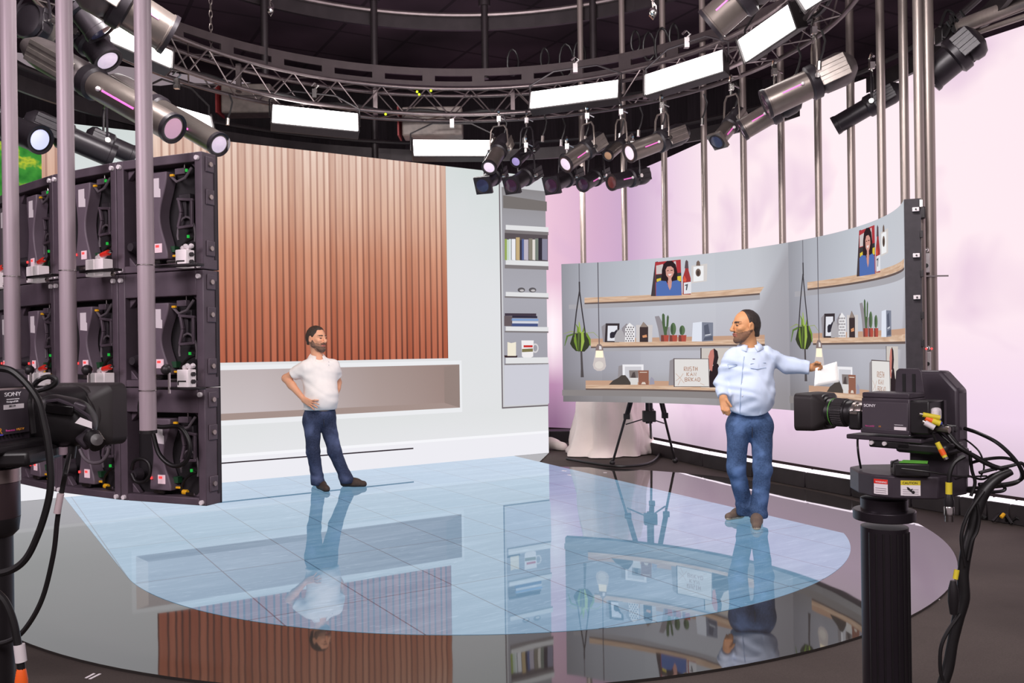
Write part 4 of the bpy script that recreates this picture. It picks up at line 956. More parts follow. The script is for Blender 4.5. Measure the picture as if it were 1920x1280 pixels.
# drop pipes from the ceiling
for i, (x, y1, R_) in enumerate(((497, 140, 3.66), (703, 180, 3.7), (910, 148, 3.7), (1113, 118, 3.7), (703, 300, 4.34))):
    lab = ['dark vertical drop pipe left of the longest softbox', 'dark vertical drop pipe above the wood picture', 'dark vertical drop pipe at the middle of the ceiling', 'dark vertical drop pipe above the right row of spotlights', 'short dark pipe above the top edge of the wood picture'][i]
    p = oncyl(x, y1, R_, c=TC); z1 = 7.2 if i < 4 else p.z + .8
    t = thing('drop_pipe', lab, 'pipe', loc=p, group='drop pipes between ceiling and curved rails')
    MB().cyl((p.x, p.y, p.z), (p.x, p.y, z1), .045 if i < 4 else .05, n=12).build('pipe_tube', TRUSSD, t)
    MB().cyl((p.x, p.y, 5.9), (p.x, p.y, 6.0), .075, n=12).build('pipe_coupler', TRUSSD, t) if i < 4 else None
# hoist chains
for i, (x, y0, y1) in enumerate(((396, 0, 100), (507, 0, 18), (1224, 0, 22))):
    p = at(x, y1, 10.0 if i < 2 else 8.2); t = thing('hoist_chain', ['hoist chain hanging to the truss right of the left softbox', 'short hoist chain at the top edge, left of centre', 'short hoist chain at the top edge, right of centre'][i], 'chain', loc=p, group='hoist chains')
    mb = MB()
    for k in range(30): 
        c = p + V((0, 0, .07 + k * .075)); h = V((.018, 0, 0)) if k % 2 else V((0, .018, 0))
        mb.tube([c + h, c + V((0, 0, .04)) + h * .6, c + V((0, 0, .05)), c + V((0, 0, .04)) - h * .6, c - h, c - V((0, 0, .035)) - h * .6, c - V((0, 0, .045)), c - V((0, 0, .035)) + h * .6], .006, 5, closed=True)
    mb.build('chain_links', SILVER, t); MB().sphere(p, .04, 10).tube([p + V((0, 0, .09)), p + V((.03, 0, .05)), p + V((.03, 0, -.02)), p - V((0, 0, .07)), p + V((-.03, 0, -.03))], .011, 6).build('chain_hook', CHROME, t)
# ceiling cable tangle (dangling loops in the rails at upper right)
for i, (x, y, R_) in enumerate(((1190, 75, 3.66), (1215, 78, 3.66), (1240, 70, 3.64), (1262, 62, 3.64), (1085, 95, 3.7), (1060, 100, 3.7), (1020, 108, 3.7), (960, 110, 3.7))):
    p = oncyl(x, y - 18, R_, c=TC); rr = .13 + .04 * (i % 3)
    o = MB().tube([p + V((rr * .45 * math.sin(k * .5) + .02 * k / 12, .02 * math.sin(k), rr * math.cos(k * .5) - rr)) for k in range(13)], .014, 8).build('hanging_cable_loop', CABLE)
    tag(o, 'black cable loop dangling from the upper curved rail, number %s from the left of its row' % ord_[7 - i] if False else 'black cable loop dangling from the upper rail, ' + ['above the gap between two softboxes', 'left part of the second softbox', 'above the middle of the second softbox', 'above the right end of the second softbox', 'above the right half of the first softbox', 'above the middle of the first softbox', 'above the left end of the first softbox', 'left of the first softbox'][i], 'cable', 'dangling cable loops in the upper rail')
# ================================================================ softboxes (lit LED panels)
SBH = mat('softbox_black_housing', (50, 45, 46), .45, metal=.2, var=.1)
def softbox(quad, d, lab, hook=True, depth=.12, tilt=None):
    """quad: four frame points TL,TR,BR,BL; d: their distances"""
    P = [at(x, y, dd) for (x, y), dd in zip(quad, d)]
    c = sum(P, V()) / 4; xa = ((P[1] - P[0]) + (P[2] - P[3])).normalized(); ya = ((P[0] - P[3]) + (P[1] - P[2])); ya = (ya - xa * ya.dot(xa)).normalized()
    wd_ = ((P[1] - P[0]).length + (P[2] - P[3]).length) / 2; hg = ((P[0] - P[3]).dot(ya) + (P[1] - P[2]).dot(ya)) / 2
    za = xa.cross(ya)
    if za.dot(V((0, 0, EYE)) - c) < 0: za = -za; xa = -xa
    M = Matrix(((xa.x, ya.x, za.x, c.x), (xa.y, ya.y, za.y, c.y), (xa.z, ya.z, za.z, c.z), (0, 0, 0, 1)))
    t = thing('softbox_light', lab, 'softbox', M=M, group='lit rectangular softboxes on the circular truss')
    MB().box((0, 0, -depth / 2 - .005), (wd_ + .03, hg + .03, depth)).box((0, 0, -depth - .03), (wd_ * .7, hg * .7, .05)).build('softbox_housing', SBH, t, world=False, bevel=.008)
    for s_ in (-1, 1):
        MB().box((s_ * (wd_ / 2 + .012), 0, .012), (.016, hg + .04, .035)).build('end_rim', SBH, t, world=False, bevel=.003)
    MB().box((0, 0, .003), (wd_, hg, .012)).build('lit_diffuser', SOFT, t, world=False, bevel=.003)
    if hook:
        top = c + V((0, 0, .34)) - za * .08
        mb = MB()
        for s_ in (-1, 1): mb.tube([c + xa * s_ * (wd_ / 2 + .03) - za * .06, c + xa * s_ * (wd_ / 2 + .03) - za * .06 + V((0, 0, .2)), top + xa * s_ * wd_ * .25, top], .011, 6)
        mb.build('mounting_yoke', BLACKM, t); MB().box(top, (.05, .05, .1)).tube([top + V((0, 0, .05)), top + V((.04, 0, .09)), top + V((0, 0, .13)), top + V((-.04, 0, .09))], .012, 6).build('truss_clamp', CHROME, t)
    return t
softbox([(512, 197), (673, 214), (668, 245), (510, 229)], (10.0, 10.25, 10.1, 9.85), 'lit white softbox below the left part of the truss, above the wood picture')
softbox([(774, 263), (929, 263), (916, 292), (777, 291)], (10.6, 10.75, 10.7, 10.5), 'lowest lit white softbox at the middle, just above the slatted wood picture')
softbox([(990, 174), (1156, 151), (1161, 181), (1002, 202)], (9.9, 9.6, 9.5, 9.8), 'first lit softbox of the right-hand arc, nearest the middle')
softbox([(1203, 143), (1349, 96), (1363, 130), (1219, 175)], (9.2, 8.7, 8.6, 9.1), 'second lit softbox of the right-hand arc')
softbox([(1378, 80), (1472, 13), (1503, 46), (1407, 110)], (8.3, 7.7, 7.6, 8.2), 'third lit softbox of the right-hand arc, steeply tilted')
softbox([(1488, -4), (1530, -34), (1556, -10), (1520, 12)], (7.2, 6.8, 6.7, 7.1), 'lit softbox cut by the top edge, right side', hook=False)
softbox([(195, 45), (330, 95), (311, 128), (186, 62)], (7.2, 7.6, 7.5, 7.1), 'lit softbox behind the big grey spotlight at upper left', hook=False)
softbox([(288, 190), (401, 219), (388, 238), (282, 206)], (8.6, 9.2, 9.1, 8.5), 'lit softbox behind the third pale pole, above the wood picture')
softbox([(150, -18), (196, -6), (190, 8), (163, 0)], (6.3, 6.4, 6.35, 6.25), 'small lit softbox cut by the top edge, upper left', hook=False)
# ================================================================ ellipsoidal spotlights
def spotlight(lens, tail, dl, dt, r, lab, body=SPOT, lens_m=LENS, yoke=1, square=False, slot=True, name='ellipsoidal_spotlight', group=None, clampz=.28, vents=True):
    a, b_ = at(*lens, dl), at(*tail, dt); ax = (b_ - a).normalized(); L = (b_ - a).length
    M = zframe(a, ax)                                        # z from lens back to lamp housing
    t = thing(name, lab, 'spotlight', M=M, group=group or 'theatre spotlights hung from the circular truss')
    lb = L * .52
    mb = MB()
    mb.lathe([(r * .86, .0), (r * 1.04, .004), (r * 1.04, .03), (r, .034), (r, lb), (r * .9, lb + .01)], Matrix.Identity(4), 28)
    if square: mb.box((0, 0, .02), (2.25 * r, 2.25 * r, .04))
    mb.build('barrel', body, t, world=False, bevel=.0)
    MB().lathe([(.0, -.006 if not square else -.012), (r * .5, -.005 if not square else -.011), (r * .84, .002 if not square else -.006), (r * .84, .012)], Matrix.Identity(4), 28).build('lens', lens_m, t, world=False)
    MB().lathe([(r * 1.05, -.008), (r * 1.07, -.008), (r * 1.07, .02), (r * .87, .02), (r * .87, -.004), (r * 1.05, -.008)], Matrix.Identity(4), 28, caps=False).build('lens_rim', SPOTD, t, world=False)
    MB().lathe([(r * 1.03, lb - .03), (r * 1.22, lb - .015), (r * 1.22, lb + .05), (r * 1.0, lb + .07)], Matrix.Identity(4), 20).build('shutter_collar', SPOTD, t, world=False)
    MB().lathe([(r * .9, lb + .06), (r * 1.15, lb + .1), (r * 1.2, L * .85), (r * 1.05, L * .93), (r * .55, L)], Matrix.Identity(4), 20).build('lamp_housing', SPOTD if body != SPOT or dl > 8 else mat('spotlight_mid_grey', (92, 84, 84), .4, metal=.4, var=.1), t, world=False)
    if vents:
        for s_ in (-1, 1):
            mb = MB().box((s_ * r * 1.17, 0, L * .74), (.008, r * 1.5, L * .31))
            for k in range(3): mb.box((s_ * r * 1.2, (k - 1) * r * .6, L * .74), (.012, r * .34, L * .3))
            mb.build('cooling_grille', SILVER if body == SPOT else SPOTD, t, world=False, bevel=.003)
    up_ = (M.inverted().to_3x3() @ V((0, 0, 1)))
    if slot:
        for s_ in (-1, 1):
            MB().box((s_ * r * 1.0, 0, lb * .55), (.006, .012, lb * .4)).build('focus_slot', PINKS, t, world=False)
            MB().sphere((s_ * (r + .012), 0, lb * .78), .016, 10).cyl((s_ * r, 0, lb * .78), (s_ * (r + .012), 0, lb * .78), .008, n=8).build('focus_knob', WHITEP, t, world=False)
        MB().box((r * .7, r * .7, lb + .03), (.016, .016, .03)).build('blue_knob', BLUEK, t, world=False)
    if yoke:
        c = a + ax * (lb + .03); sd = ax.cross(V((0, 0, 1))).normalized(); top = c + V((0, 0, clampz * yoke)); sg = 1 if yoke > 0 else -1
        mb = MB(); w_ = r * 1.32
        mb.tube([c - sd * w_, c - sd * w_ + V((0, 0, sg * .1)), top - sd * w_ * .9 - V((0, 0, sg * .05)), top - sd * w_ * .6, top + sd * w_ * .6, top + sd * w_ * .9 - V((0, 0, sg * .05)), c + sd * w_ + V((0, 0, sg * .1)), c + sd * w_], .010, 6)
        mb.build('yoke', SPOT if body == SPOT else SPOTD, t)
        for s_ in (-1, 1): MB().cyl(c + sd * s_ * (w_ + .03), c + sd * s_ * w_, .022, n=10).build('tilt_knob', CHROME, t)
        MB().cyl(top, top + V((0, 0, sg * .05)), .014, n=8).box(top + V((0, 0, sg * .08)), (.045, .05, .06)).tube([top + V((0, .03, sg * .1)), top + V((0, .045, sg * .15)), top + V((0, 0, sg * .19)), top + V((0, -.045, sg * .15))], .013, 6).cyl(top + V((.02, 0, sg * .1)), top + V((.08, 0, sg * .07)), .008, n=6).build('hook_clamp', CHROME, t)
    return t
d_ = lambda x, y: oncyl(x, y, TR + .05, c=TC).y
BLK = dict(body=SPOTD, lens_m=LENSD)
spotlight((917, 314), (950, 258), 9.9, 10.35, .085, 'grey spotlight aimed at the viewer, leftmost of the right row, overlapping the middle softbox', slot=False)
spotlight((905, 348), (940, 318), 10.0, 10.5, .088, 'black square-fronted spotlight with blue-grey lens, lowest left of the right row', square=True, slot=False, **BLK)
spotlight((967, 303), (1003, 268), 10.3, 10.7, .068, 'small dark spotlight with pale violet lens above a square black one', body=SPOTD, lens_m=mat('lens_violet', (160, 146, 200), .2, emit=.35), slot=False)
spotlight((958, 348), (1008, 318), 10.0, 10.5, .088, 'black square-fronted spotlight with purple lens in front of the bookcase picture', square=True, slot=False, body=SPOTD, lens_m=LENSP)
spotlight((1060, 308), (1132, 258), 9.5, 9.8, .092, 'grey spotlight with bright round lens above the first hanging pole')
spotlight((1033, 348), (1086, 322), 9.9, 10.4, .09, 'black square-fronted spotlight at the left edge of the pink backdrop', square=True, slot=False, body=SPOTD, lens_m=LENSP)
spotlight((1093, 346), (1135, 322), 9.8, 10.2, .082, 'black spotlight half hidden behind the first hanging pole', slot=True, body=SPOTD, lens_m=LENSP)
spotlight((1140, 292), (1182, 255), 9.7, 10.0, .06, 'small grey spotlight with amber lens beside the second hanging pole', lens_m=mat('lens_amber', (170, 132, 104), .3, emit=.2), slot=False)
spotlight((1147, 342), (1215, 326), 9.4, 9.7, .085, 'black spotlight with dark red lens behind the second hanging pole', body=SPOTD, lens_m=LENSR)
spotlight((1180, 287), (1288, 246), 8.9, 9.2, .095, 'grey spotlight with bright lens between the second and third hanging poles')
spotlight((1344, 266), (1392, 208), 8.5, 8.7, .075, 'short grey square-nosed spotlight pointing down beside the fifth pole', lens_m=LENSD, square=True)
spotlight((1391, 244), (1500, 180), 8.25, 8.1, .1, 'grey spotlight with dark lens just below the largest right-hand spotlight', lens_m=LENSP)
spotlight((1435, 196), (1602, 118), 7.7, 7.55, .125, 'largest grey spotlight on the right with pink slot marking', lens_m=LENSP, clampz=.36)
spotlight((1566, 236), (1690, 164), 8.3, 8.05, .085, 'black spotlight silhouetted against the pink backdrop between the far right poles', body=SPOTD, lens_m=LENSD, slot=False)
spotlight((1742, 146), (1838, 66), 7.1, 6.9, .125, 'black spotlight at the upper right, right of the thick pole', body=SPOTD, lens_m=LENSD, slot=False, yoke=0)
spotlight((1332, 48), (1440, -50), 6.6, 6.4, .13, 'big pale grey spotlight at the top edge above the right-hand softboxes', lens_m=LENSP, yoke=0)
# left cluster
spotlight((325, 241), (50, 85), 5.3, 5.75, .088, 'big grey spotlight running behind two pale poles, pink lens', lens_m=mat('lens_pink', (214, 168, 190), .3, emit=.4), clampz=-.3, yoke=0)
spotlight((411, 271), (205, 150), 5.9, 6.5, .078, 'grey spotlight with bright lens over the corner of the LED cabinets', yoke=0)
spotlight((318, 66), (150, -40), 5.6, 5.3, .125, 'large grey spotlight at the upper left edge in front of a lit softbox', yoke=0, lens_m=LENSP)
spotlight((75, 262), (-60, 208), 5.7, 5.95, .09, 'black spotlight at the left edge with a bright lens, between two pale poles', body=SPOTD, lens_m=mat('lens_blue_white', (206, 210, 250), .2, emit=.8), slot=False, yoke=0)
spotlight((212, 294), (45, 222), 6.6, 6.3, .085, 'long black spotlight between the first and third pale poles, above the cabinets', body=SPOTD, lens_m=LENSD, slot=False, yoke=1, clampz=.3)
spotlight((252, 292), (160, 252), 7.4, 7.2, .08, 'black spotlight half behind the third pale pole', body=SPOTD, lens_m=LENSD, slot=False, yoke=1, clampz=.3)
spotlight((202, 114), (150, 48), 6.08, 6.12, .1, 'ribbed dark fresnel lamp with a small bright lens beside the second pale pole', body=SPOTD, lens_m=LENS, slot=False, yoke=1, clampz=.2)
spotlight((92, 62), (48, 36), 6.4, 6.2, .11, 'ribbed dark round fresnel lamp at the upper left between two poles', body=mat('spotlight_olive_grey', (84, 78, 74), .45, metal=.3, var=.15), lens_m=LENSD, slot=False, yoke=1, clampz=.2)
spotlight((190, 62), (120, -30), 5.9, 5.8, .1, 'dark fresnel lamp behind the second pale pole at the top', body=SPOTD, lens_m=LENSD, slot=False, yoke=0)
# far-right boom pipe
t = thing('boom_pipe', 'grey boom pipe reaching in from the upper right corner', 'pipe', loc=at(1840, 45, 7))
MB().cyl(at(1742, 72, 7.4), at(1990, -22, 6.4), .06, n=16).build('boom_tube', POLE, t); MB().cyl(at(1780, 78, 7.35), at(1990, 8, 6.4), .022, n=12).build('lower_tube', POLE, t); MB().box(at(1772, 66, 7.2), (.12, .12, .14)).build('boom_clamp', BLACKM, t, bevel=.01)
for i, pts_ in enumerate(([(1775, 40), (1790, 60), (1782, 30), (1800, 45), (1796, 62)], [(1800, 20), (1828, 60), (1842, 90), (1830, 105)], [(1762, 50), (1775, 20), (1790, 35), (1770, 70)])):
    tag(MB().tube(spline([at(x, y, 7.1) for x, y in pts_], 5), .013, 6).build('looped_cable', CABLE), ['tangled dark cable at the boom pipe, left strand', 'dark cable hanging over the black spotlight at the boom', 'dark cable coil on the boom pipe clamp'][i], 'cable', 'cables on the boom pipe')
# truss clutter: hanging clips, cable drops
for i, (x, y) in enumerate(((430, 190), (1055, 235), (1100, 228), (1165, 222), (1200, 215), (1245, 205), (1020, 228), (1320, 190), (1380, 168), (1450, 130), (1495, 100), (1540, 70), (945, 232), (985, 232))):
    p = oncyl(x, y - 14, TR, c=TC); q = p + V((0, 0, -.05))
    t = thing('cable_drop', 'short dangling cable with plug under the truss, ' + ['left of the first lit softbox', 'above the first hanging pole, left side', 'above the first hanging pole, right side', 'above the second hanging pole, left side', 'above the second hanging pole, right side', 'above the third hanging pole', 'above the bookcase picture edge', 'above the fourth hanging pole', 'above the fifth hanging pole', 'above the sixth hanging pole', 'left of the seventh hanging pole', 'at the seventh hanging pole', 'left end of the right spotlight row', 'second from the left end of that row'][i], 'cable', loc=p, group='dangling cable drops under the circular truss')
    MB().tube([p, p + V((.03, 0, -.09)), p + V((.01, .0, -.18)), p + V((-.02, 0, -.26))], .010, 6).build('drop_cable', CABLE, t)
    MB().cyl(p + V((-.02, 0, -.26)), p + V((-.024, 0, -.33)), .02, n=8).build('drop_plug', CHROME if i % 2 else ORANGE if i == 5 else SILVER, t)
for i, (x, y) in enumerate(((782, 172), (786, 177), (808, 170), (723, 214))):
    tag(MB().sphere(oncyl(x, y, TR - .02, c=TC), .016, 8).build('indicator_lamp', mat('yellow_green_lamp', (190, 220, 40), .4, emit=1.0)), 'tiny yellow-green lamp on the truss, ' + ['upper left of three', 'lower left of three', 'right of three', 'single one lower left'][i], 'lamp', 'yellow-green indicator lamps')
for i, (x, y, c_) in enumerate(((437, 190, RED), (782, 232, RED))):
    t = thing('amplifier_case', ['grey boxed loudspeaker behind the left part of the truss', 'grey boxed loudspeaker behind the middle of the truss'][i], 'loudspeaker', loc=at(x + 30, y, 11.1), group='boxes behind the truss')
    c = at(x + 30, y, 11.1); MB().box(c, (.62 if i == 0 else .75, .3, .36)).build('case_body', mat('case_grey', (120, 110, 104), .5, var=.2), t, bevel=.02)
    MB().box(c - V((.36 if i == 0 else .42, .02, 0)), (.02, .3, .36)).build('red_strap', mat('dark_red_strap', (130, 40, 40), .6), t)
# ================================================================ added area lights: unseen softboxes of the ring, plus fills
def area(name, p, tgt, power, sx_, sy_, col=(1, .95, .94)):
    l = bpy.data.lights.new(name, 'AREA'); l.energy = power; l.shape = 'RECTANGLE'; l.size = sx_; l.size_y = sy_; l.color = col
    o = bpy.data.objects.new(name, l); COL.objects.link(o); d = (V(tgt) - V(p)).normalized()
    o.matrix_basis = Matrix.Translation(V(p)) @ d.to_track_quat('-Z', 'Y').to_matrix().to_4x4(); return o
area('key_lamp', (-1.9, 4.9, 4.5), (-1.6, 9.5, .9), 210, 1.4, .5)
area('key_lamp', (1.4, 4.4, 4.5), (2.0, 7.6, .9), 140, 1.4, .5)
area('fill_lamp', (.2, -1.2, 3.8), (.2, 4, 1.0), 130, 3, 1.2, (1, .93, .95))  # added fill from behind the camera, lifts the dark parts
area('rear_fill_lamp', (-3.6, 1.2, 3.4), (-1.2, 4.2, 1.6), 90, 1.6, 1.6, (1, .86, .95))  # added mauve fill for the cabinet backs
area('ceiling_wash', (0, 7, 5.2), (0, 8, 7.2), 160, 5, 5, (1, .88, .94))  # added fill that lightens the ceiling
area('truss_wash', (-.4, 6.0, 2.8), (-.4, 10.5, 5.0), 60, 3, 1, (1, .93, .92))
area('cloth_fill_lamp', (.6, 10.6, 3.6), (1.3, 12.0, .5), 45, .6, .6, (1, .94, .92))  # added above the draped cloth to brighten it
# ================================================================ people
def nz(v): v = np.array(v, float); return v / np.linalg.norm(v)
def head_axes(f, pitch=0):
    f = nz((f[0], f[1], 0)); l = np.array((-f[1], f[0], 0)); u = np.array((0, 0, 1.))
    f2 = f * math.cos(pitch) + u * math.sin(pitch); u2 = np.cross(f2, l); return f2, l, nz(u2)
SKIN1 = mat('skin_warm', (226, 164, 130), .5, var=.06, scale=9, spec=.35)
SKIN2 = mat('skin_tan', (206, 148, 104), .5, var=.06, scale=9, spec=.35)
BROW = mat('brow_and_eye_dark', (60, 42, 36), .6); LIPS = mat('lips', (184, 108, 94), .5); LIPS2 = mat('lips_brown', (158, 92, 76), .5)
HAIRB = mat('hair_dark_brown', (56, 42, 34), .7, var=.3, scale=60, bump=.4)
HAIRK = mat('hair_black_brown', (44, 34, 30), .65, var=.3, scale=60, bump=.4)
BEARD1 = mat('beard_brown_grey', (104, 78, 64), .8, var=.35, scale=50, bump=.4)
BEARD2 = mat('stubble_dark', (104, 78, 62), .75, var=.2, scale=60)
def add_head(s, c, f, l, u, S=1.0, k=.012):
    """c: centre between the ears"""
    P = lambda a, b, d: c + S * (f * a + l * b + u * d); R = (f, l, u)
    s.ell(P(-.012, 0, .035), (.098 * S, .077 * S, .092 * S), R, .02)
    s.ell(P(.022, 0, -.03), (.066 * S, .062 * S, .082 * S), R, .03)
    s.cone(P(.03, 0, -.07), P(.068, 0, -.095), .046 * S, .024 * S, .03)            # jaw to chin
    for b in (-1, 1):
        s.cone(P(-.005, b * .055, -.04), P(.055, b * .022, -.092), .02 * S, .017 * S, .03)
        s.ell(P(.06, b * .042, -.012), (.028 * S, .026 * S, .022 * S), R, .02)     # cheekbones
        s.cone(P(.082, b * .012, .034), P(.07, b * .05, .03), .012 * S, .01 * S, .014)   # brow ridge
        s.ell(P(.088, b * .032, .012), (.017 * S, .016 * S, .011 * S), R, .012, 'cut')  # eye socket
        s.ell(P(.074, b * .031, .012), (.0135 * S, .0135 * S, .0125 * S), R, .003)       # eye
        e = nz(f * .25 + l * b * .35 + u * .1)
        ear = nz(np.cross(u, nz(l * b + f * -.45)))
        s.ell(P(-.010, b * .083, .0), (.026 * S, .010 * S, .037 * S), (nz(f - l * b * -.35), nz(l * b + f * -.35), u), .006)
        s.ell(P(-.006, b * .094, .0), (.011 * S, .006 * S, .019 * S), (nz(f), nz(l), u), .004, 'cut')
        s.ell(P(.101, b * .010, -.026), (.011 * S, .009 * S, .008 * S), R, .006)       # nostril wing
    s.cone(P(.088, 0, .026), P(.112, 0, -.020), .010 * S, .0135 * S, .012)            # nose
    s.ell(P(.087, 0, -.052), (.014 * S, .026 * S, .008 * S), R, .007)                 # lips
    s.ell(P(.085, 0, -.064), (.014 * S, .022 * S, .008 * S), R, .007)
    s.ell(P(.1, 0, -.058), (.012 * S, .024 * S, .0022 * S), R, .003, 'cut')
def head_mats(c, f, l, u, S=1.0):
    def fn(p):
        q = (p - c) / S; a, b, d = q @ f, np.abs(q @ l), q @ u
        m = np.zeros(len(p))
        m[(a > .055) & (d > .030) & (d < .043 - .1 * np.maximum(b - .03, 0)) & (b > .012) & (b < .056)] = 1
        m[(a > .07) & (np.hypot((b - .031) / .013, (d - .012) / .0062) < 1)] = 1
        m[(a > -.02) & (d < -.030 - .25 * np.clip(a - .02, -1, .06)) & (d > -.125) & (a > -.02 - .6 * (d + .03)) & (b > .0)] = 3
        m[(a > .06) & (d < -.036) & (d > -.05) & (b < .034)] = 3
        m[(a > .08) & (b < .024) & (d < -.046) & (d > -.071)] = 2
        return m
    return fn
def hand(s, w, palm_end, side, tips, thumb, r=.0095, pw=.036, flat=None):
    """w wrist, palm_end = middle knuckle, side = unit vector across knuckles (index first), tips: per finger list of points, thumb: points"""
    w, palm_end = np.array(w), np.array(palm_end)
    for i in range(4):
        o = (i - 1.5) * -1
        kn = palm_end + side * o * pw * .56 - nz(palm_end - w) * (.006 * (i == 0) + .012 * (i == 3))
        s.cone(w + side * o * .012, kn, .017, .0125, .016)
        pr = kn
        for j, tpt in enumerate(tips[i]):
            q = np.array(tpt); s.cone(pr, q, r * (1 - .08 * j), r * (.94 - .1 * j), .005); pr = q
    pr = w + (palm_end - w) * .25 + side * .02
    for j, tpt in enumerate(thumb):
        q = np.array(tpt); s.cone(pr, q, .0125 - .001 * j, .0108 - .001 * j, .008); pr = q
def folds(seed, amp, freq, dirs):
    rg = np.random.default_rng(seed); ph = rg.uniform(0, 6.28, len(dirs))
    def fn(X, Y, Z):
        o = 0
        for (d, fr), p_ in zip(dirs, ph):
            a = X * d[0] + Y * d[1] + Z * d[2]
            o = o + np.sin(a * fr * freq + p_ + 1.4 * np.sin(a * fr * freq * .37 + 9 * Z + 5 * X)) 
        return amp * o / len(dirs)
    return fn
def shoe(name, heel, toe, parent, m_up, m_sole, w=.047, hgt=.085, label=None, ankle=None):
    heel, toe = np.array(heel, float), np.array(toe, float); heel[2] = toe[2] = 0; d = nz(toe - heel); sd = np.array((-d[1], d[0], 0)); L = np.linalg.norm(toe - heel)
    lo = np.minimum(heel, toe) - .1; hi = np.maximum(heel, toe) + .1; lo[2] = -.01; hi[2] = .2
    s = SDF(lo, hi, .006)
    s.cone(heel + d * .035 + (0, 0, .045), heel + d * L * .55 + (0, 0, .04), w * .78, w * .88, .03); s.cone(heel + d * L * .5 + (0, 0, .036), toe - d * .045 + (0, 0, .028), w * .95, w * .72, .03)
    s.cone(heel + d * .045 + (0, 0, .05), (heel + d * .06 + (0, 0, .105)), w * .9, w * .86, .03); s.cone(heel + d * .07 + (0, 0, .08), heel + d * L * .62 + (0, 0, .055), w * .72, w * .55, .03)
    s.clip((0, 0, .001), (0, 0, -1)); s.clip((0, 0, hgt + .03), (0, 0, 1))
    o = s.build(name, [m_up, m_sole], parent, lambda p: (p[:, 2] < .02).astype(int))
    if label: o['label'] = label
    return o
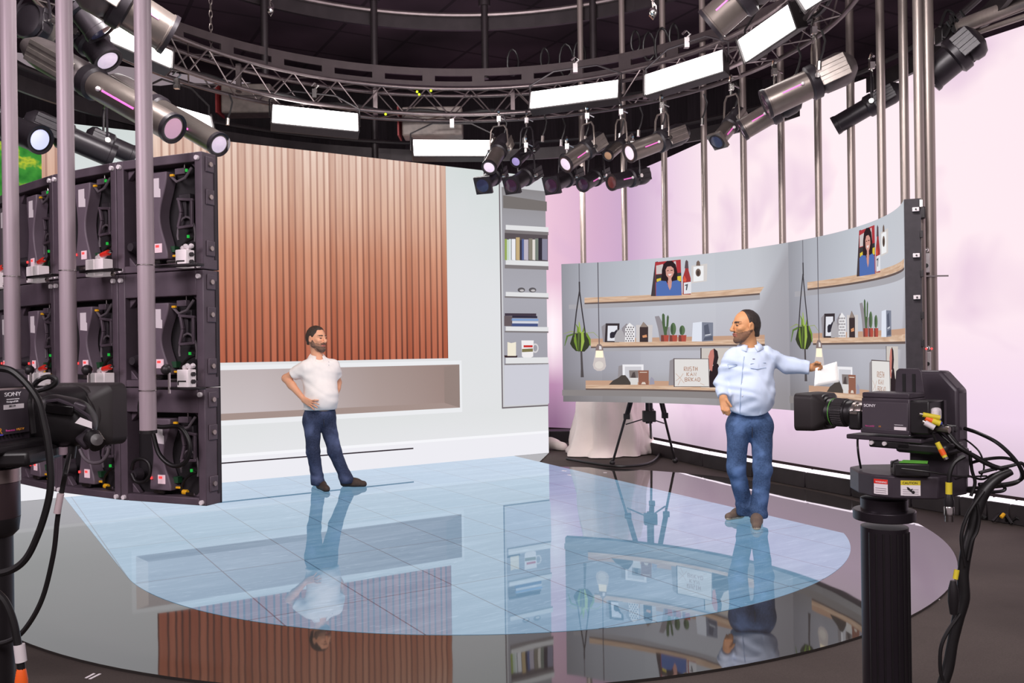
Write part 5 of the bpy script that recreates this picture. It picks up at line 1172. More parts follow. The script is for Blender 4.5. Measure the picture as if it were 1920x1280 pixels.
# ---------------------------------------------------------------- man in white polo shirt
def build_left():
    d0 = 9.66
    Lp = lambda x, y, dd=0: np.array(at(x, y, d0 + dd))
    base = flo(632, 917)
    t = thing('person', 'bearded man in white polo shirt and dark jeans, hands on hips, looking right', 'person', loc=base)
    f = nz((.5, -.87, 0)); l = np.array((.87, .5, 0)); u = np.array((0, 0, 1.))
    hc = Lp(594, 636); hf, hl, hu = head_axes((.86, -.5), -.02); HS = 1.12
    neck = Lp(595, 666, .02); Rs, Re, Rw = Lp(573, 689, -.06), Lp(536, 709, .02), Lp(570, 749, -.12)
    Ls, Le, Lw = Lp(625, 687, .1), Lp(633, 717, .22), Lp(627, 748, .12)
    chest, belly, hips = Lp(600, 704, .02), Lp(602, 744, .0), Lp(600, 782, .02)
    Rh, Rk, Ra = Lp(586, 790, -.04), Lp(587, 846, -.07), Lp(596, 902, -.05)
    Lh, Lk, La = Lp(613, 788, .06), Lp(627, 845, .03), Lp(649, 897, .06)
    lo = np.array((min(Re[0], Rk[0]) - .12, d0 - .55, -.01)); hi = np.array((La[0] + .15, d0 + .55, hc[2] + .2))
    def torso(s, g):
        s.ell(chest, (.185 + g, .115 + g, .2 + g), (l, f, u), .05); s.cone(Rs + l * .03, Ls - l * .03, .058 + g, .058 + g, .06)
        if g > 0: s.cone(chest - u * .02, hips - u * .02, .178 + g, .176 + g, .04, flat=(f, .74))
        s.ell(belly + f * .035, (.17 + g, .145 + g, .19 + g), (l, f, u), .06); s.ell(hips, (.165 + g, .12 + g, .11 + g), (l, f, u), .05)
    # body
    s = SDF(lo, hi, .0058); torso(s, -.012)
    add_head(s, hc, hf, hl, hu, HS)
    s.cone(neck - u * .04, hc - hu * .05 - hf * .02, .066, .06, .04)
    for a, b_, c_ in ((Rs, Re, Rw), (Ls, Le, Lw)):
        s.cone(a, b_, .054, .043, .03); s.cone(b_, b_ + (c_ - b_) * .35, .044, .044, .02); s.cone(b_ + (c_ - b_) * .3, c_, .044, .028, .02)
    for a, b_, c_ in ((Rh, Rk, Ra), (Lh, Lk, La)): s.cone(a, b_, .08, .055, .03); s.cone(b_, c_, .055, .04, .03)
    kn = Lp(582, 756, -.19); sd = nz(Lp(584, 749, -.19) - Lp(578, 766, -.16))
    hand(s, Rw, kn, sd, [[Lp(590, 750, -.22), Lp(597, 750, -.21)], [Lp(590, 755, -.225), Lp(598, 758, -.215)], [Lp(588, 760, -.22), Lp(595, 764, -.215)], [Lp(584, 763, -.21), Lp(589, 768, -.2)]], [Lp(574, 758, -.08), Lp(579, 760, -.06)])
    kn2 = Lp(626, 757, .08); sd2 = nz((0, .3, 1))
    hand(s, Lw, kn2, sd2, [[Lp(624, 760, .03), Lp(621, 761, .0)], [Lp(625, 763, .04), Lp(622, 765, .0)], [Lp(625, 766, .06), Lp(622, 768, .02)], [Lp(625, 768, .08), Lp(622, 771, .04)]], [Lp(629, 755, .15), Lp(629, 760, .18)])
    s.build('body', [SKIN1, BROW, LIPS, mat('stubble_skin_brown', (150, 108, 86), .7, var=.15, scale=60)], t, head_mats(hc, hf, hl, hu, HS))
    # polo shirt
    SHIRT = mat('white_polo_cotton', (240, 232, 228), .8, var=.03, spec=.2)
    s = SDF(lo, hi, .0065); torso(s, .008)
    s.cone(neck - u * .05, neck - u * .005, .085, .074, .05)
    sl = []
    for a, b_ in ((Rs, Re), (Ls, Le)):
        e = a + (b_ - a) * .62; s.cone(a, e, .072, .072, .05)
    s.wrinkle(folds(3, .007, 1, [(nz((.5, -.2, .8)), 46), (nz((-.6, .2, .7)), 38), (nz((.2, .1, 1)), 30)]))
    zh = Lp(600, 768)[2]
    s.clip((0, 0, zh), (0, 0, -1), k=.01); s.clip(neck + u * .012 + f * .0, nz(u + f * .85), lo=neck - .13, hi=neck + .25)
    for a, b_ in ((Rs, Re), (Ls, Le)):
        e = a + (b_ - a) * .62; s.clip(e, nz(b_ - a), lo=np.minimum(e, b_) - .09, hi=np.maximum(e, b_) + .09)
    o = s.build('polo_shirt', SHIRT, t)
    # collar: two small wings around the neck
    mb = MB()
    for sg in (-1, 1):
        pts_ = []
        n = 9; vs = []
        for i in range(n + 1):
            an = math.pi * i / n * .82 + .1
            dirv = -f * math.cos(an) + l * sg * math.sin(an)
            w_ = .03 + .02 * (i / n)
            c0 = neck + dirv * (.076) + u * (.04 - .05 * (i / n)); c1 = neck + dirv * (.112) + u * (.03 - .06 * (i / n) - w_ * 1.0)
            vs += [c0, c1]
        mb.add([tuple(q) for q in vs], [(2 * i, 2 * i + 2, 2 * i + 3, 2 * i + 1) for i in range(n)])
    c = mb.build('collar', SHIRT, o); sm = c.modifiers.new('thick', 'SOLIDIFY'); sm.thickness = .005
    for k in range(2): MB().sphere(tuple(Lp(611, 678 + 6 * k, 0) + f * .105), .006, 8).build('shirt_button', WHITEP, o)
    jeans(t, lo, hi, zh + .03, hips, l, f, u, (Rh, Rk, Ra), (Lh, Lk, La), (.158, .118), (50, 57, 80), 5, (.096, .072, .064), 'dark')
    SH = mat('brown_suede_shoe', (66, 50, 42), .75, var=.15, scale=40); SO = mat('dark_shoe_sole', (36, 30, 28), .7)
    shoe('shoe', flo(591, 909), flo(614, 922.5), t, SH, SO, w=.054); shoe('shoe', flo(640, 912), flo(689, 912), t, SH, SO, w=.052)
    # hair, beard
    P = lambda a, b, d: hc + HS * (hf * a + hl * b + hu * d)
    s = SDF(hc - .2, hc + .2, .005)
    s.ell(P(-.014, 0, .037), (.106 * HS, .083 * HS, .098 * HS), (hf, hl, hu), .02); s.cone(P(-.05, 0, .0), P(-.055, 0, -.035), .066 * HS, .058 * HS, .03)
    s.wrinkle(folds(8, .0025, 1, [(hf, 160), (hl, 140), (hu, 120)]))
    s.clip(P(.02, 0, .028), nz(hf * .95 - hu * .62), k=.01); s.clip(P(-.02, 0, -.055), -hu); 
    s.clip(P(.066, 0, .09), nz(hf)); 
    for b in (-1, 1): s.ell(P(.075, b * .05, .085), (.036, .028, .04), (hf, hl, hu), .006, 'cut'); s.ell(P(-.005, b * .085, -.005), (.028, .03, .036), (hf, hl, hu), .004, 'cut')
    s.build('hair', HAIRB, t)
    s = SDF(hc - .2, hc + .2, .005)
    s.cone(P(.03, 0, -.07), P(.070, 0, -.100), .052 * HS, .030 * HS, .03)
    for b in (-1, 1): s.cone(P(.0, b * .062, -.01), P(.01, b * .054, -.055), .016, .022, .02); s.cone(P(.005, b * .052, -.05), P(.06, b * .022, -.092), .025 * HS, .022 * HS, .03)
    s.ell(P(.088, 0, -.045), (.018 * HS, .034 * HS, .011 * HS), (hf, hl, hu), .012)
    s.wrinkle(folds(9, .0025, 1, [(hf, 190), (hl, 170), (hu, 150)]))
    s.ell(P(.105, 0, -.059), (.03, .022, .0065), (hf, hl, hu), .004, 'cut'); s.ell(P(.1, 0, -.015), (.05, .05, .03), (hf, hl, hu), .006, 'cut')
    s.clip(P(0, 0, -.004), nz(hu + hf * .25))
    s.build('beard', BEARD1, t)
def jeans(t, lo, hi, ztop, hips, l, f, u, RL_, LL_, hr, rgb, seed, rad, nm):
    J = NT('denim_' + nm); tcn = J.n('TexCoord'); n1 = J.noise(tcn.outputs['Object'], 5, 3, .3); n2 = J.noise(tcn.outputs['Object'], 90, 2)
    light = tuple(min(255, int(v * 1.42 + 18)) for v in rgb); dark = tuple(int(v * .78) for v in rgb)
    col = J.ramp(n1, [(.3, dark), (.5, rgb), (.68, light)]); col = J.mix(J.rng(n2, .35, .65, 0, .25), col, light)
    bs_ = J.t.nodes['Principled BSDF']; J.l(col, bs_.inputs['Base Color']); bs_.inputs['Roughness'].default_value = .85; bs_.inputs['Specular IOR Level'].default_value = .15
    s = SDF(lo, (hi[0], hi[1], ztop + .1), .0068)
    s.ell(hips, (hr[0] + .012, hr[1] + .012, .13), (l, f, u), .05); s.ell(hips + u * .06, (hr[0] + .006, hr[1] + .012, .12), (l, f, u), .05)
    for (h, k, a) in (RL_, LL_):
        s.cone(h, k, rad[0], rad[1], .035); s.cone(k, a + (a - k) * .02, rad[1], rad[2], .03); s.ell(h + u * .0 - f * .04, (.092, .085, .11), (l, f, u), .05)
        s.cone(a + (k - a) * .12, a + (a - k) * .03, rad[2] + .006, rad[2] + .012, .02)
    w1 = folds(seed, .0045, 1, [(nz((.3, .1, 1)), 52), (nz((-.5, .2, .9)), 40), (nz((.7, -.3, .5)), 34)])
    kz = RL_[1][2]
    s.wrinkle(lambda X, Y, Z: w1(X, Y, Z) * (.5 + .6 * np.exp(-((Z - kz) / .12) ** 2) + 1.2 * np.exp(-((Z - .12) / .07) ** 2)))
    s.clip((0, 0, ztop), (0, 0, 1)); s.clip((0, 0, .045), (0, 0, -1))
    o = s.build('jeans', J.m, t)
    fl_ = np.array(hips) + f * (hr[1] + .012) - u * .03
    MB().box((0, 0, 0), (.006, .006, .13), frame(tuple(fl_ + f * .002), tuple(l))).build('fly_seam', mat('denim_seam', tuple(int(v * .6) for v in rgb), .8), o)
    for sg in (-1, 1):
        pts_ = [np.array(hips) + l * sg * (hr[0] * (.55 + .42 * k / 5)) + f * (hr[1] + .016) * (1 - (.55 + .42 * k / 5) ** 2 * .86) ** .5 + u * (.055 - .05 * (k / 5) ** 2) for k in range(6)]
        MB().tube([tuple(q) for q in pts_], .0035, 6).build('pocket_seam', MATS['denim_seam'], o)
# ---------------------------------------------------------------- man in light blue shirt holding a sheet of paper
def build_right():
    d0 = 7.5
    Rp = lambda x, y, dd=0: np.array(at(x, y, d0 + dd))
    t = thing('person', 'man in light blue shirt and blue jeans holding out a sheet of paper', 'person', loc=flo(1402, 980))
    f = nz((-.12, -.99, 0)); l = np.array((.99, -.12, 0)); u = np.array((0, 0, 1.))
    hc = Rp(1397, 613, .0); hf, hl, hu = head_axes((-.97, -.22), 0); HS = 1.13
    neck = Rp(1406, 644, .02); Rs, Re, Rw = Rp(1372, 670, .02), Rp(1354, 716, .06), Rp(1356, 746, -.06)
    Ls, Le, Lw = Rp(1440, 668, .02), Rp(1481, 685, .02), Rp(1521, 689, -.05)
    chest, belly, hips = Rp(1405, 692, .02), Rp(1408, 740, .0), Rp(1406, 797, .02)
    Rh, Rk, Ra = Rp(1385, 800, .0), Rp(1380, 876, -.03), Rp(1398, 955, .06)
    Lh, Lk, La = Rp(1427, 800, .0), Rp(1430, 880, -.05), Rp(1422, 965, -.06)
    lo = np.array((Re[0] - .14, d0 - .5, -.01)); hi = np.array((Lw[0] + .16, d0 + .45, hc[2] + .2))
    def torso(s, g):
        s.ell(chest, (.178 + g, .118 + g, .19 + g), (l, f, u), .05); s.cone(Rs + l * .03, Ls - l * .03, .055 + g, .055 + g, .06)
        if g > 0: s.cone(chest - u * .03, hips - u * .02, .182 + g, .184 + g, .04, flat=(f, .76))
        s.ell(belly + f * .035, (.178 + g, .152 + g, .19 + g), (l, f, u), .06); s.ell(hips + u * .02, (.17 + g, .125 + g, .13 + g), (l, f, u), .05)
    s = SDF(lo, hi, .0056); torso(s, -.014); add_head(s, hc, hf, hl, hu, HS)
    s.cone(neck - u * .04, hc - hu * .05 - hf * .025, .064, .062, .04)
    for a, b_, c_ in ((Rs, Re, Rw), (Ls, Le, Lw)): s.cone(a, b_, .045, .038, .03); s.cone(b_, c_, .038, .027, .02)
    for a, b_, c_ in ((Rh, Rk, Ra), (Lh, Lk, La)): s.cone(a, b_, .08, .055, .03); s.cone(b_, c_, .055, .04, .03)
    kn = Rp(1360, 761, -.09); sd = nz(Rp(1366, 757, -.1) - Rp(1352, 763, -.08))
    hand(s, Rw, kn, sd, [[Rp(1367, 768, -.12), Rp(1368, 775, -.115)], [Rp(1364, 770, -.12), Rp(1366, 778, -.11)], [Rp(1359, 770, -.115), Rp(1362, 777, -.10)], [Rp(1354, 768, -.1), Rp(1357, 775, -.09)]], [Rp(1366, 755, -.13), Rp(1371, 762, -.145)], r=.0105)
    kn2 = Rp(1533, 685, -.08); sd2 = nz((0, -.5, 1))
    hand(s, Lw, kn2, sd2, [[Rp(1538, 684, -.10), Rp(1541, 687, -.10)], [Rp(1539, 687, -.10), Rp(1541, 690, -.095)], [Rp(1538, 690, -.095), Rp(1538, 693, -.085)], [Rp(1534, 692, -.09), Rp(1533, 695, -.08)]], [Rp(1531, 679, -.12), Rp(1538, 681, -.13)], r=.0105)
    s.build('body', [SKIN2, BROW, LIPS2, mat('stubble_skin_dark', (124, 88, 66), .7, var=.15, scale=60)], t, head_mats(hc, hf, hl, hu, HS))
    SB = mat('light_blue_cotton_shirt', (206, 218, 240), .8, var=.04, scale=6, spec=.2)
    s = SDF(lo, hi, .006); torso(s, .010); s.cone(neck - u * .06, neck - u * .01, .09, .074, .05)
    s.cone(Rs, Re, .072, .062, .05); s.cone(Re, Re + (Rw - Re) * .92, .062, .05, .03); s.cone(Ls, Le, .082, .068, .05); s.cone(Le, Le + (Lw - Le) * .94, .068, .052, .03)
    zh = Rp(1405, 778)[2]
    s.ell(hips + u * .03, (.19, .145, .12), (l, f, u), .04)
    ax_ = nz(Lw - Ls)
    w1 = folds(21, .012, 1, [(nz(ax_ + u * .8), 58), (nz(ax_ - u * .45), 44), (nz((.15, .1, 1)), 36)]); w2 = folds(5, .009, 1, [(nz((.3, .2, 1)), 62), (nz((-.4, .1, .8)), 40)])
    xs = Ls[0] - .12
    s.wrinkle(lambda X, Y, Z: np.where(X > xs, w1(X, Y, Z), w2(X, Y, Z)) * np.clip(abs(X - xs) * 14, .35, 1))
    # curved shirt tail: lower in the middle, higher at the sides
    cx = hips[0]
    Xg = s.ax[0][:, None, None]; Zg = s.ax[2][None, None, :]
    hem = zh + 1.8 * np.minimum((Xg - cx + .02) ** 2, .042)
    body_zone = np.broadcast_to((np.abs(Xg - cx) < 9), s.D.shape)
    s.D = np.where(body_zone & np.broadcast_to(Zg < hem, s.D.shape), np.maximum(s.D, (hem - Zg) * .8), s.D).astype(np.float32)
    s.clip(neck + u * .015, nz(u + f * .8), lo=neck - .12, hi=neck + .22)
    for b_, c_, fr in ((Re, Rw, .92), (Le, Lw, .94)):
        e = b_ + (c_ - b_) * fr; s.clip(e, nz(c_ - b_), lo=np.minimum(e, c_) - .07, hi=np.maximum(e, c_) + .07)
    o = s.build('shirt', SB, t)
    mb = MB()
    for sg in (-1, 1):
        n = 9; vs = []
        for i in range(n + 1):
            an = math.pi * i / n * .84 + .12; q = i / n
            dirv = -f * math.cos(an) + l * sg * math.sin(an); w_ = .032 + .022 * q
            c0 = neck + dirv * .076 + u * (.04 - .055 * q); c1 = neck + dirv * (.108 + .012 * q) + u * (.04 - .06 * q - w_ * .85)
            vs += [c0, c1]
        mb.add([tuple(q) for q in vs], [(2 * i, 2 * i + 2, 2 * i + 3, 2 * i + 1) for i in range(n)])
    c = mb.build('collar', SB, o); sm = c.modifiers.new('thick', 'SOLIDIFY'); sm.thickness = .005
    # placket, pockets and buttons follow the front of the shirt
    def front(x, y):                                           # hit the shirt from the viewer's side
        a, b2 = ray(x, y); n0 = s.D
        for k in range(400):
            d = d0 - .42 + k * .002; p = np.array((a * d, d, EYE + b2 * d)); i = np.round((p - s.lo) / s.h).astype(int)
            if (i >= 0).all() and (i < s.n).all() and s.D[tuple(i)] < 0: return p - np.array((0, .004, 0))
        return np.array((a * d0, d0 - .15, EYE + b2 * d0))
    SBD = mat('shirt_seam_blue', (160, 178, 206), .85)
    MB().tube([tuple(front(x, y) + (0, -.003, 0)) for x, y in ((1395, 668), (1392, 690), (1390, 715), (1388, 740), (1387, 765), (1387, 774))], .0035, 6).build('placket_seam', SBD, o)
    for pp in ([(1364, 683), (1382, 683)], [(1364, 683), (1366, 690), (1382, 685)], [(1407, 682), (1436, 680)], [(1407, 690), (1420, 692), (1436, 689)]):
        MB().tube([tuple(front(*q)) for q in pp], .003, 6).build('pocket_seam', SBD, o)
    MB().box(tuple(front(1413, 673)), (.02, .004, .008)).build('chest_emblem', mat('emblem_grey', (110, 110, 130), .7), o)
    for y in (690, 716, 742): MB().sphere(tuple(front(1391.5, y)), .005, 8).build('shirt_button', WHITEP, o)
    jeans(t, lo, hi, Rp(1405, 766)[2], hips, l, f, u, (Rh, Rk, Ra), (Lh, Lk, La), (.160, .114), (62, 82, 116), 12, (.098, .076, .066), 'mid')
    SH = mat('taupe_sneaker', (112, 94, 82), .8, var=.12, scale=40); SO = mat('cream_sneaker_sole', (214, 194, 168), .7)
    shoe('shoe', flo(1409, 966), flo(1360, 976), t, SH, SO, hgt=.08); shoe('shoe', flo(1419, 972), flo(1418.5, 995), t, SH, SO, w=.05, hgt=.08)
    P = lambda a, b, d: hc + HS * (hf * a + hl * b + hu * d)
    s = SDF(hc - .22, hc + .22, .005)
    s.ell(P(-.016, 0, .037), (.103 * HS, .082 * HS, .097 * HS), (hf, hl, hu), .02); s.cone(P(-.052, 0, .0), P(-.06, 0, -.05), .064 * HS, .052 * HS, .03)
    s.wrinkle(folds(18, .002, 1, [(hf, 150), (hl, 130), (hu, 120)]))
    s.clip(P(.004, 0, .03), nz(hf * 1.0 - hu * .22), k=.008); s.clip(P(0, 0, -.075), -hu)
    for b in (-1, 1): s.ell(P(-.004, b * .085, -.008), (.03, .035, .042), (hf, hl, hu), .004, 'cut')
    s.build('hair', HAIRK, t)
    s = SDF(hc - .2, hc + .2, .005)
    s.cone(P(.03, 0, -.073), P(.069, 0, -.097), .0475 * HS, .027 * HS, .03)
    for b in (-1, 1): s.cone(P(-.004, b * .057, -.04), P(.055, b * .0225, -.092), .0215 * HS, .0195 * HS, .03)
    s.ell(P(.087, 0, -.044), (.016 * HS, .03 * HS, .008 * HS), (hf, hl, hu), .01)
    s.ell(P(.105, 0, -.058), (.03, .021, .0055), (hf, hl, hu), .004, 'cut'); s.clip(P(0, 0, -.04), nz(hu + hf * .1))
    s.build('stubble_beard', BEARD2, t)
    # the sheet of paper
    q = [at(x, y, d0 - .1 + dd) for x, y, dd in ((1529, 690, 0), (1569, 677.5, .03), (1573, 716, .05), (1526.5, 724, .02))]
    mb = MB(); n = 6; vs = []
    for i in range(n + 1):
        for j in range(n + 1):
            a, b_ = i / n, j / n; p = q[0].lerp(q[1], a).lerp(q[3].lerp(q[2], a), b_); vs.append(p + V((0, .003 * math.sin(a * 3) * b_, 0)))
    mb.add(vs, [(i * (n + 1) + j, i * (n + 1) + j + 1, (i + 1) * (n + 1) + j + 1, (i + 1) * (n + 1) + j) for i in range(n) for j in range(n)])
    o = mb.build('paper_sheet', mat('white_paper', (250, 246, 244), .7, emit=.34)); sm = o.modifiers.new('thick', 'SOLIDIFY'); sm.thickness = .0008; sm.offset = 0  # emission makes the sheet look brightly lit
    tag(o, 'white sheet of paper in the blue-shirted man\'s outstretched hand', 'paper')
build_left(); build_right()
# ================================================================ studio cameras
CAMB = mat('camera_body_charcoal', (66, 58, 66), .42, metal=.15, var=.08, scale=30)
CAMK = mat('camera_black', (30, 27, 29), .4, var=.1, scale=30)
RUB = mat('ribbed_rubber', (52, 48, 50), .6, var=.15, scale=60)
HOOD = mat('lens_hood_matte', (44, 39, 40), .55, var=.1, scale=20)
TXT = mat('printed_white_text', (224, 218, 222), .5, emit=.2)
PEDM = mat('pedestal_dark_metal', (50, 44, 50), .32, metal=.5, var=.1, scale=6)
GREEN = mat('green_focus_ring', (96, 170, 74), .4); GTAPE = mat('green_cloth_tape', (96, 176, 60), .8, var=.2, scale=60, emit=.08)
YTAPE = mat('yellow_label_tape', (216, 196, 50), .6, emit=.08); OTXT = mat('orange_print', (226, 150, 60), .5, emit=.1); PTXT = mat('magenta_print', (206, 80, 150), .5, emit=.1); BTXT = mat('violet_print', (92, 84, 200), .5, emit=.1)
def hood(mb, c, M, w, h, dep, wall=.006):
    """open rectangular hood; local z points forward"""
    def rr(w_, h_, r=.014, n=4):
        o = []
        for cx_, cy_, a0_ in ((1, 1, 0), (-1, 1, 90), (-1, -1, 180), (1, -1, 270)):
            for k in range(n + 1):
                a = math.radians(a0_ + 90 * k / n); o.append((cx_ * (w_ / 2 - r) + r * math.cos(a), cy_ * (h_ / 2 - r) + r * math.sin(a)))
        return o
    rings = [[(x * .45, y * .45, -.018) for x, y in rr(w, h)], [(x * .93, y * .93, 0) for x, y in rr(w, h)], [(x, y, .006) for x, y in rr(w, h)], [(x * 1.04, y * 1.04, dep) for x, y in rr(w, h)], [(x * .98, y * .98, dep) for x, y in rr(w, h)], [(x * .9, y * .9, .008) for x, y in rr(w, h)], [(x * .4, y * .4, .004) for x, y in rr(w, h)]]
    n = len(rings[0]); vs = [M @ V(p) for r_ in rings for p in r_]; fs = []
    for k in range(len(rings) - 1):
        for i in range(n): fs.append((k * n + i, k * n + (i + 1) % n, (k + 1) * n + (i + 1) % n, (k + 1) * n + i))
    fs += [tuple(range(n - 1, -1, -1)), tuple((len(rings) - 1) * n + i for i in range(n))]
    return mb.add(vs, fs)
# ---------------------------------------------------------------- right camera on robotic pedestal
AX = V((-math.sin(math.radians(40)), math.cos(math.radians(40)), 0)); SD = V((AX.y, -AX.x, 0)); UP = V((0, 0, 1))   # SD: away from the viewer's side
k_ = -1 if SD.dot(V((0, 1, 0))) < 0 else 1; SD = SD * k_
B0 = at(1706, 780, 2.2); zc = at(1690, 781, 2.22).z
Bx = V((B0.x, B0.y, zc)); Lb, Hb, Wb = .128, .092, .088
tc_ = thing('studio_camera', 'broadcast studio camera on the right pedestal, lens pointing left into the set', 'camera', loc=Bx + AX * Lb / 2 + SD * Wb / 2 - UP * Hb / 2, group='studio cameras in the foreground')
def MC(p, ax=AX): return frame(p, ax)
cb_ = Bx + AX * Lb / 2 + SD * Wb / 2
MB().box((0, 0, 0), (Lb, Wb, Hb), MC(cb_)).build('camera_body', CAMB, tc_, bevel=.004)
MB().box((0, 0, 0), (Lb * .98, Wb * .96, .014), MC(cb_ + UP * (Hb / 2 + .006))).build('top_plate', CAMB, tc_, bevel=.003)
pn = MB().box((0, 0, 0), (Lb * .95, .004, Hb * .78), MC(Bx + AX * Lb * .5 - SD * .002 + UP * .0)).build('side_panel', mat('camera_panel_charcoal', (74, 66, 74), .5, metal=.1, var=.05), tc_, bevel=.0015)
MB().box((0, 0, 0), (Lb * 1.0, .006, .012), MC(Bx + AX * Lb * .5 - SD * .003 - UP * (Hb * .43))).build('lower_rail', CAMB, tc_, bevel=.002)
FM = lambda p: Matrix(((-AX.x, 0, -SD.x, p.x), (-AX.y, 0, -SD.y, p.y), (0, 1, 0, p.z), (0, 0, 0, 1)))   # text facing the viewer, reading along -AX
text('SONY', .0105, FM(Bx + AX * Lb * .93 - SD * .0045 + UP * .022), TXT, pn, sx=1.15)
text('RemoteHD', .0052, FM(Bx + AX * Lb * .9 - SD * .0045 - UP * .029), PTXT, pn); text('FX', .0052, FM(Bx + AX * Lb * .62 - SD * .0045 - UP * .029), OTXT, pn)
text('TRADEMARK DATA', .0026, FM(Bx + AX * Lb * .3 - SD * .0045 - UP * .0215), TXT, pn); MB().box((0, 0, 0), (.031, .0008, .008), MC(Bx + AX * Lb * .18 - SD * .0045 - UP * .0295)).build('serial_label', LABELW, pn)
# rear connectors
rc = Bx - AX * .002 + SD * Wb * .5
MB().box((0, 0, 0), (.05, Wb * .95, Hb * .9), MC(rc - AX * .02 + SD * .0)).build('rear_panel', CAMK, tc_, bevel=.004)
MB().box((0, 0, 0), (.022, .03, .034), MC(rc - AX * .05 - SD * .018 + UP * .008)).build('cable_junction', WHITEP, tc_, bevel=.008)
MB().box((0, 0, 0), (.02, .02, .008), MC(rc - AX * .05 - SD * .012 - UP * .014)).build('blue_connector', mat('blue_plastic', (50, 70, 190), .4), tc_, bevel=.002)
for i in range(3): MB().cyl(rc - AX * .04 + SD * (.0 + .02 * i) - UP * .028, rc - AX * .075 + SD * (.02 * i) - UP * .03, .009, n=10).build('rear_socket', SILVER if i == 0 else CAMK, tc_)
MB().bar(rc - AX * .045 + SD * .04 + UP * .04, rc - AX * .045 + SD * .04 - UP * .03, .006, .012).build('rear_bracket', CAMB, tc_)
# lens
ls = Bx + AX * Lb + SD * Wb / 2 + UP * .0; Lz = zframe(ls, AX)
MB().lathe([(.026, -.002), (.026, .01), (.03, .012), (.03, .022), (.026, .024), (.026, .03), (.031, .032), (.031, .04), (.027, .042)], Lz, 24).build('lens_mount', SILVER, tc_)
MB().lathe([(.03, .04), (.033, .044), (.033, .058), (.036, .06), (.036, .098), (.037, .1), (.037, .125)], Lz, 28).build('lens_barrel', CAMK, tc_)
mb = MB()
for i in range(36):
    a = i * math.pi / 18; mb.box((.0365 * math.cos(a), .0365 * math.sin(a), .08), (.003, .004, .03), Lz @ Matrix.Rotation(0, 4, 'Z'))
mb.build('focus_ring_ribs', RUB, tc_)
MB().lathe([(.0365, .1), (.0382, .1), (.0382, .1018), (.0365, .1018)], Lz, 28).build('green_ring', GREEN, tc_)
MB().box((0, 0, 0), (.034, .03, .05), MC(ls + AX * .022 - SD * .028 - UP * .016)).build('servo_unit', CAMK, tc_, bevel=.006)
MB().box((0, 0, 0), (.02, .004, .006), MC(ls + AX * .022 - SD * .044 + UP * .004)).build('servo_switch', SILVER, tc_)
HM = zframe(ls + AX * .128, AX)
hood(MB(), None, HM, .132, .100, .055).build('lens_hood', HOOD, tc_, ang=30)
MB().lathe([(.03, .006), (.044, .012), (.044, .02), (.0, .016)], HM, 28).build('front_glass', mat('lens_glass_dark', (20, 18, 30), .05, spec=.9), tc_)
MB().lathe([(.049, .0005), (.048, -.005), (.043, -.006), (.041, -.0125), (.036, -.013)], HM, 36).build('hood_ring', CAMK, tc_)
# robotic pedestal (pan head, tilt arm, column)
rp_ = thing('robotic_pedestal', 'black motorised camera pedestal with warning labels on its pan head', 'camera pedestal', loc=(at(1664, 1270, 2.26).x, 2.28, 0), group=None)
pc = V((at(1664, 970, 2.28).x, 2.3, 0)); zt_ = lambda y, d=2.28: at(1664, y, d).z
MB().lathe([(.0585, 0.0), (.0585, zt_(978))], Matrix.Translation((pc.x, pc.y, -.015)), 32).build('column', PEDM, rp_)
mb = MB()
for k in range(8):
    a = -math.pi / 2 + (k - 3.5) * .3; mb.box((pc.x + .0585 * math.cos(a), pc.y + .0585 * math.sin(a), zt_(978) / 2), (.004, .004, zt_(978) - .05))
mb.build('column_flutes', CAMK, rp_)
MB().lathe([(.0, -.015), (.34, -.015), (.34, .04), (.3, .06), (.1, .10), (.062, .16), (.062, .2)], Matrix.Translation((pc.x, pc.y, 0)), 36).build('base_foot', PEDM, rp_)
MB().lathe([(.066, zt_(976)), (.077, zt_(975)), (.077, zt_(957)), (.06, zt_(956))], Matrix.Translation((pc.x, pc.y, 0)), 32).build('flange', PEDM, rp_, bevel=.002)
MB().lathe([(.058, zt_(957)), (.058, zt_(936)), (.05, zt_(934))], Matrix.Translation((pc.x, pc.y, 0)), 32).build('neck', PEDM, rp_)
zt0, zt1 = at(1700, 936, 2.18).z, at(1700, 893, 2.18).z
bx0, bx1 = at(1633, 900, 2.2).x, at(1810, 900, 2.25).x
by = 2.19
poly = [(bx0 + .0, by + .09), (bx0 + .012, by + .035), (bx0 + .05, by), (bx0 + .155, by - .02), (bx1, by + .05), (bx1, by + .22), (bx0 + .06, by + .22), (bx0 + .012, by + .18)]
MB().prism(poly, zt1, Matrix.Identity(4), h0=zt0).build('pan_head', CAMB, rp_, bevel=.004, ang=18)
def facelabel(a, b_, s0, s1, z0, z1, name, m, par, off=.0015, thick=.0006):
    p, q = V((a[0], a[1], 0)), V((b_[0], b_[1], 0)); d = (q - p).normalized(); n = V((d.y, -d.x, 0)); n = n if n.y < 0 else -n
    c = p + d * (s0 + s1) / 2 + n * off + V((0, 0, (z0 + z1) / 2)); M = frame(c, d)
    return MB().box((0, 0, 0), (s1 - s0, thick, z1 - z0), M).build(name, m, par), M, d, n
hh = zt1 - zt0
p2, p3, p1 = poly[2], poly[3], poly[1]
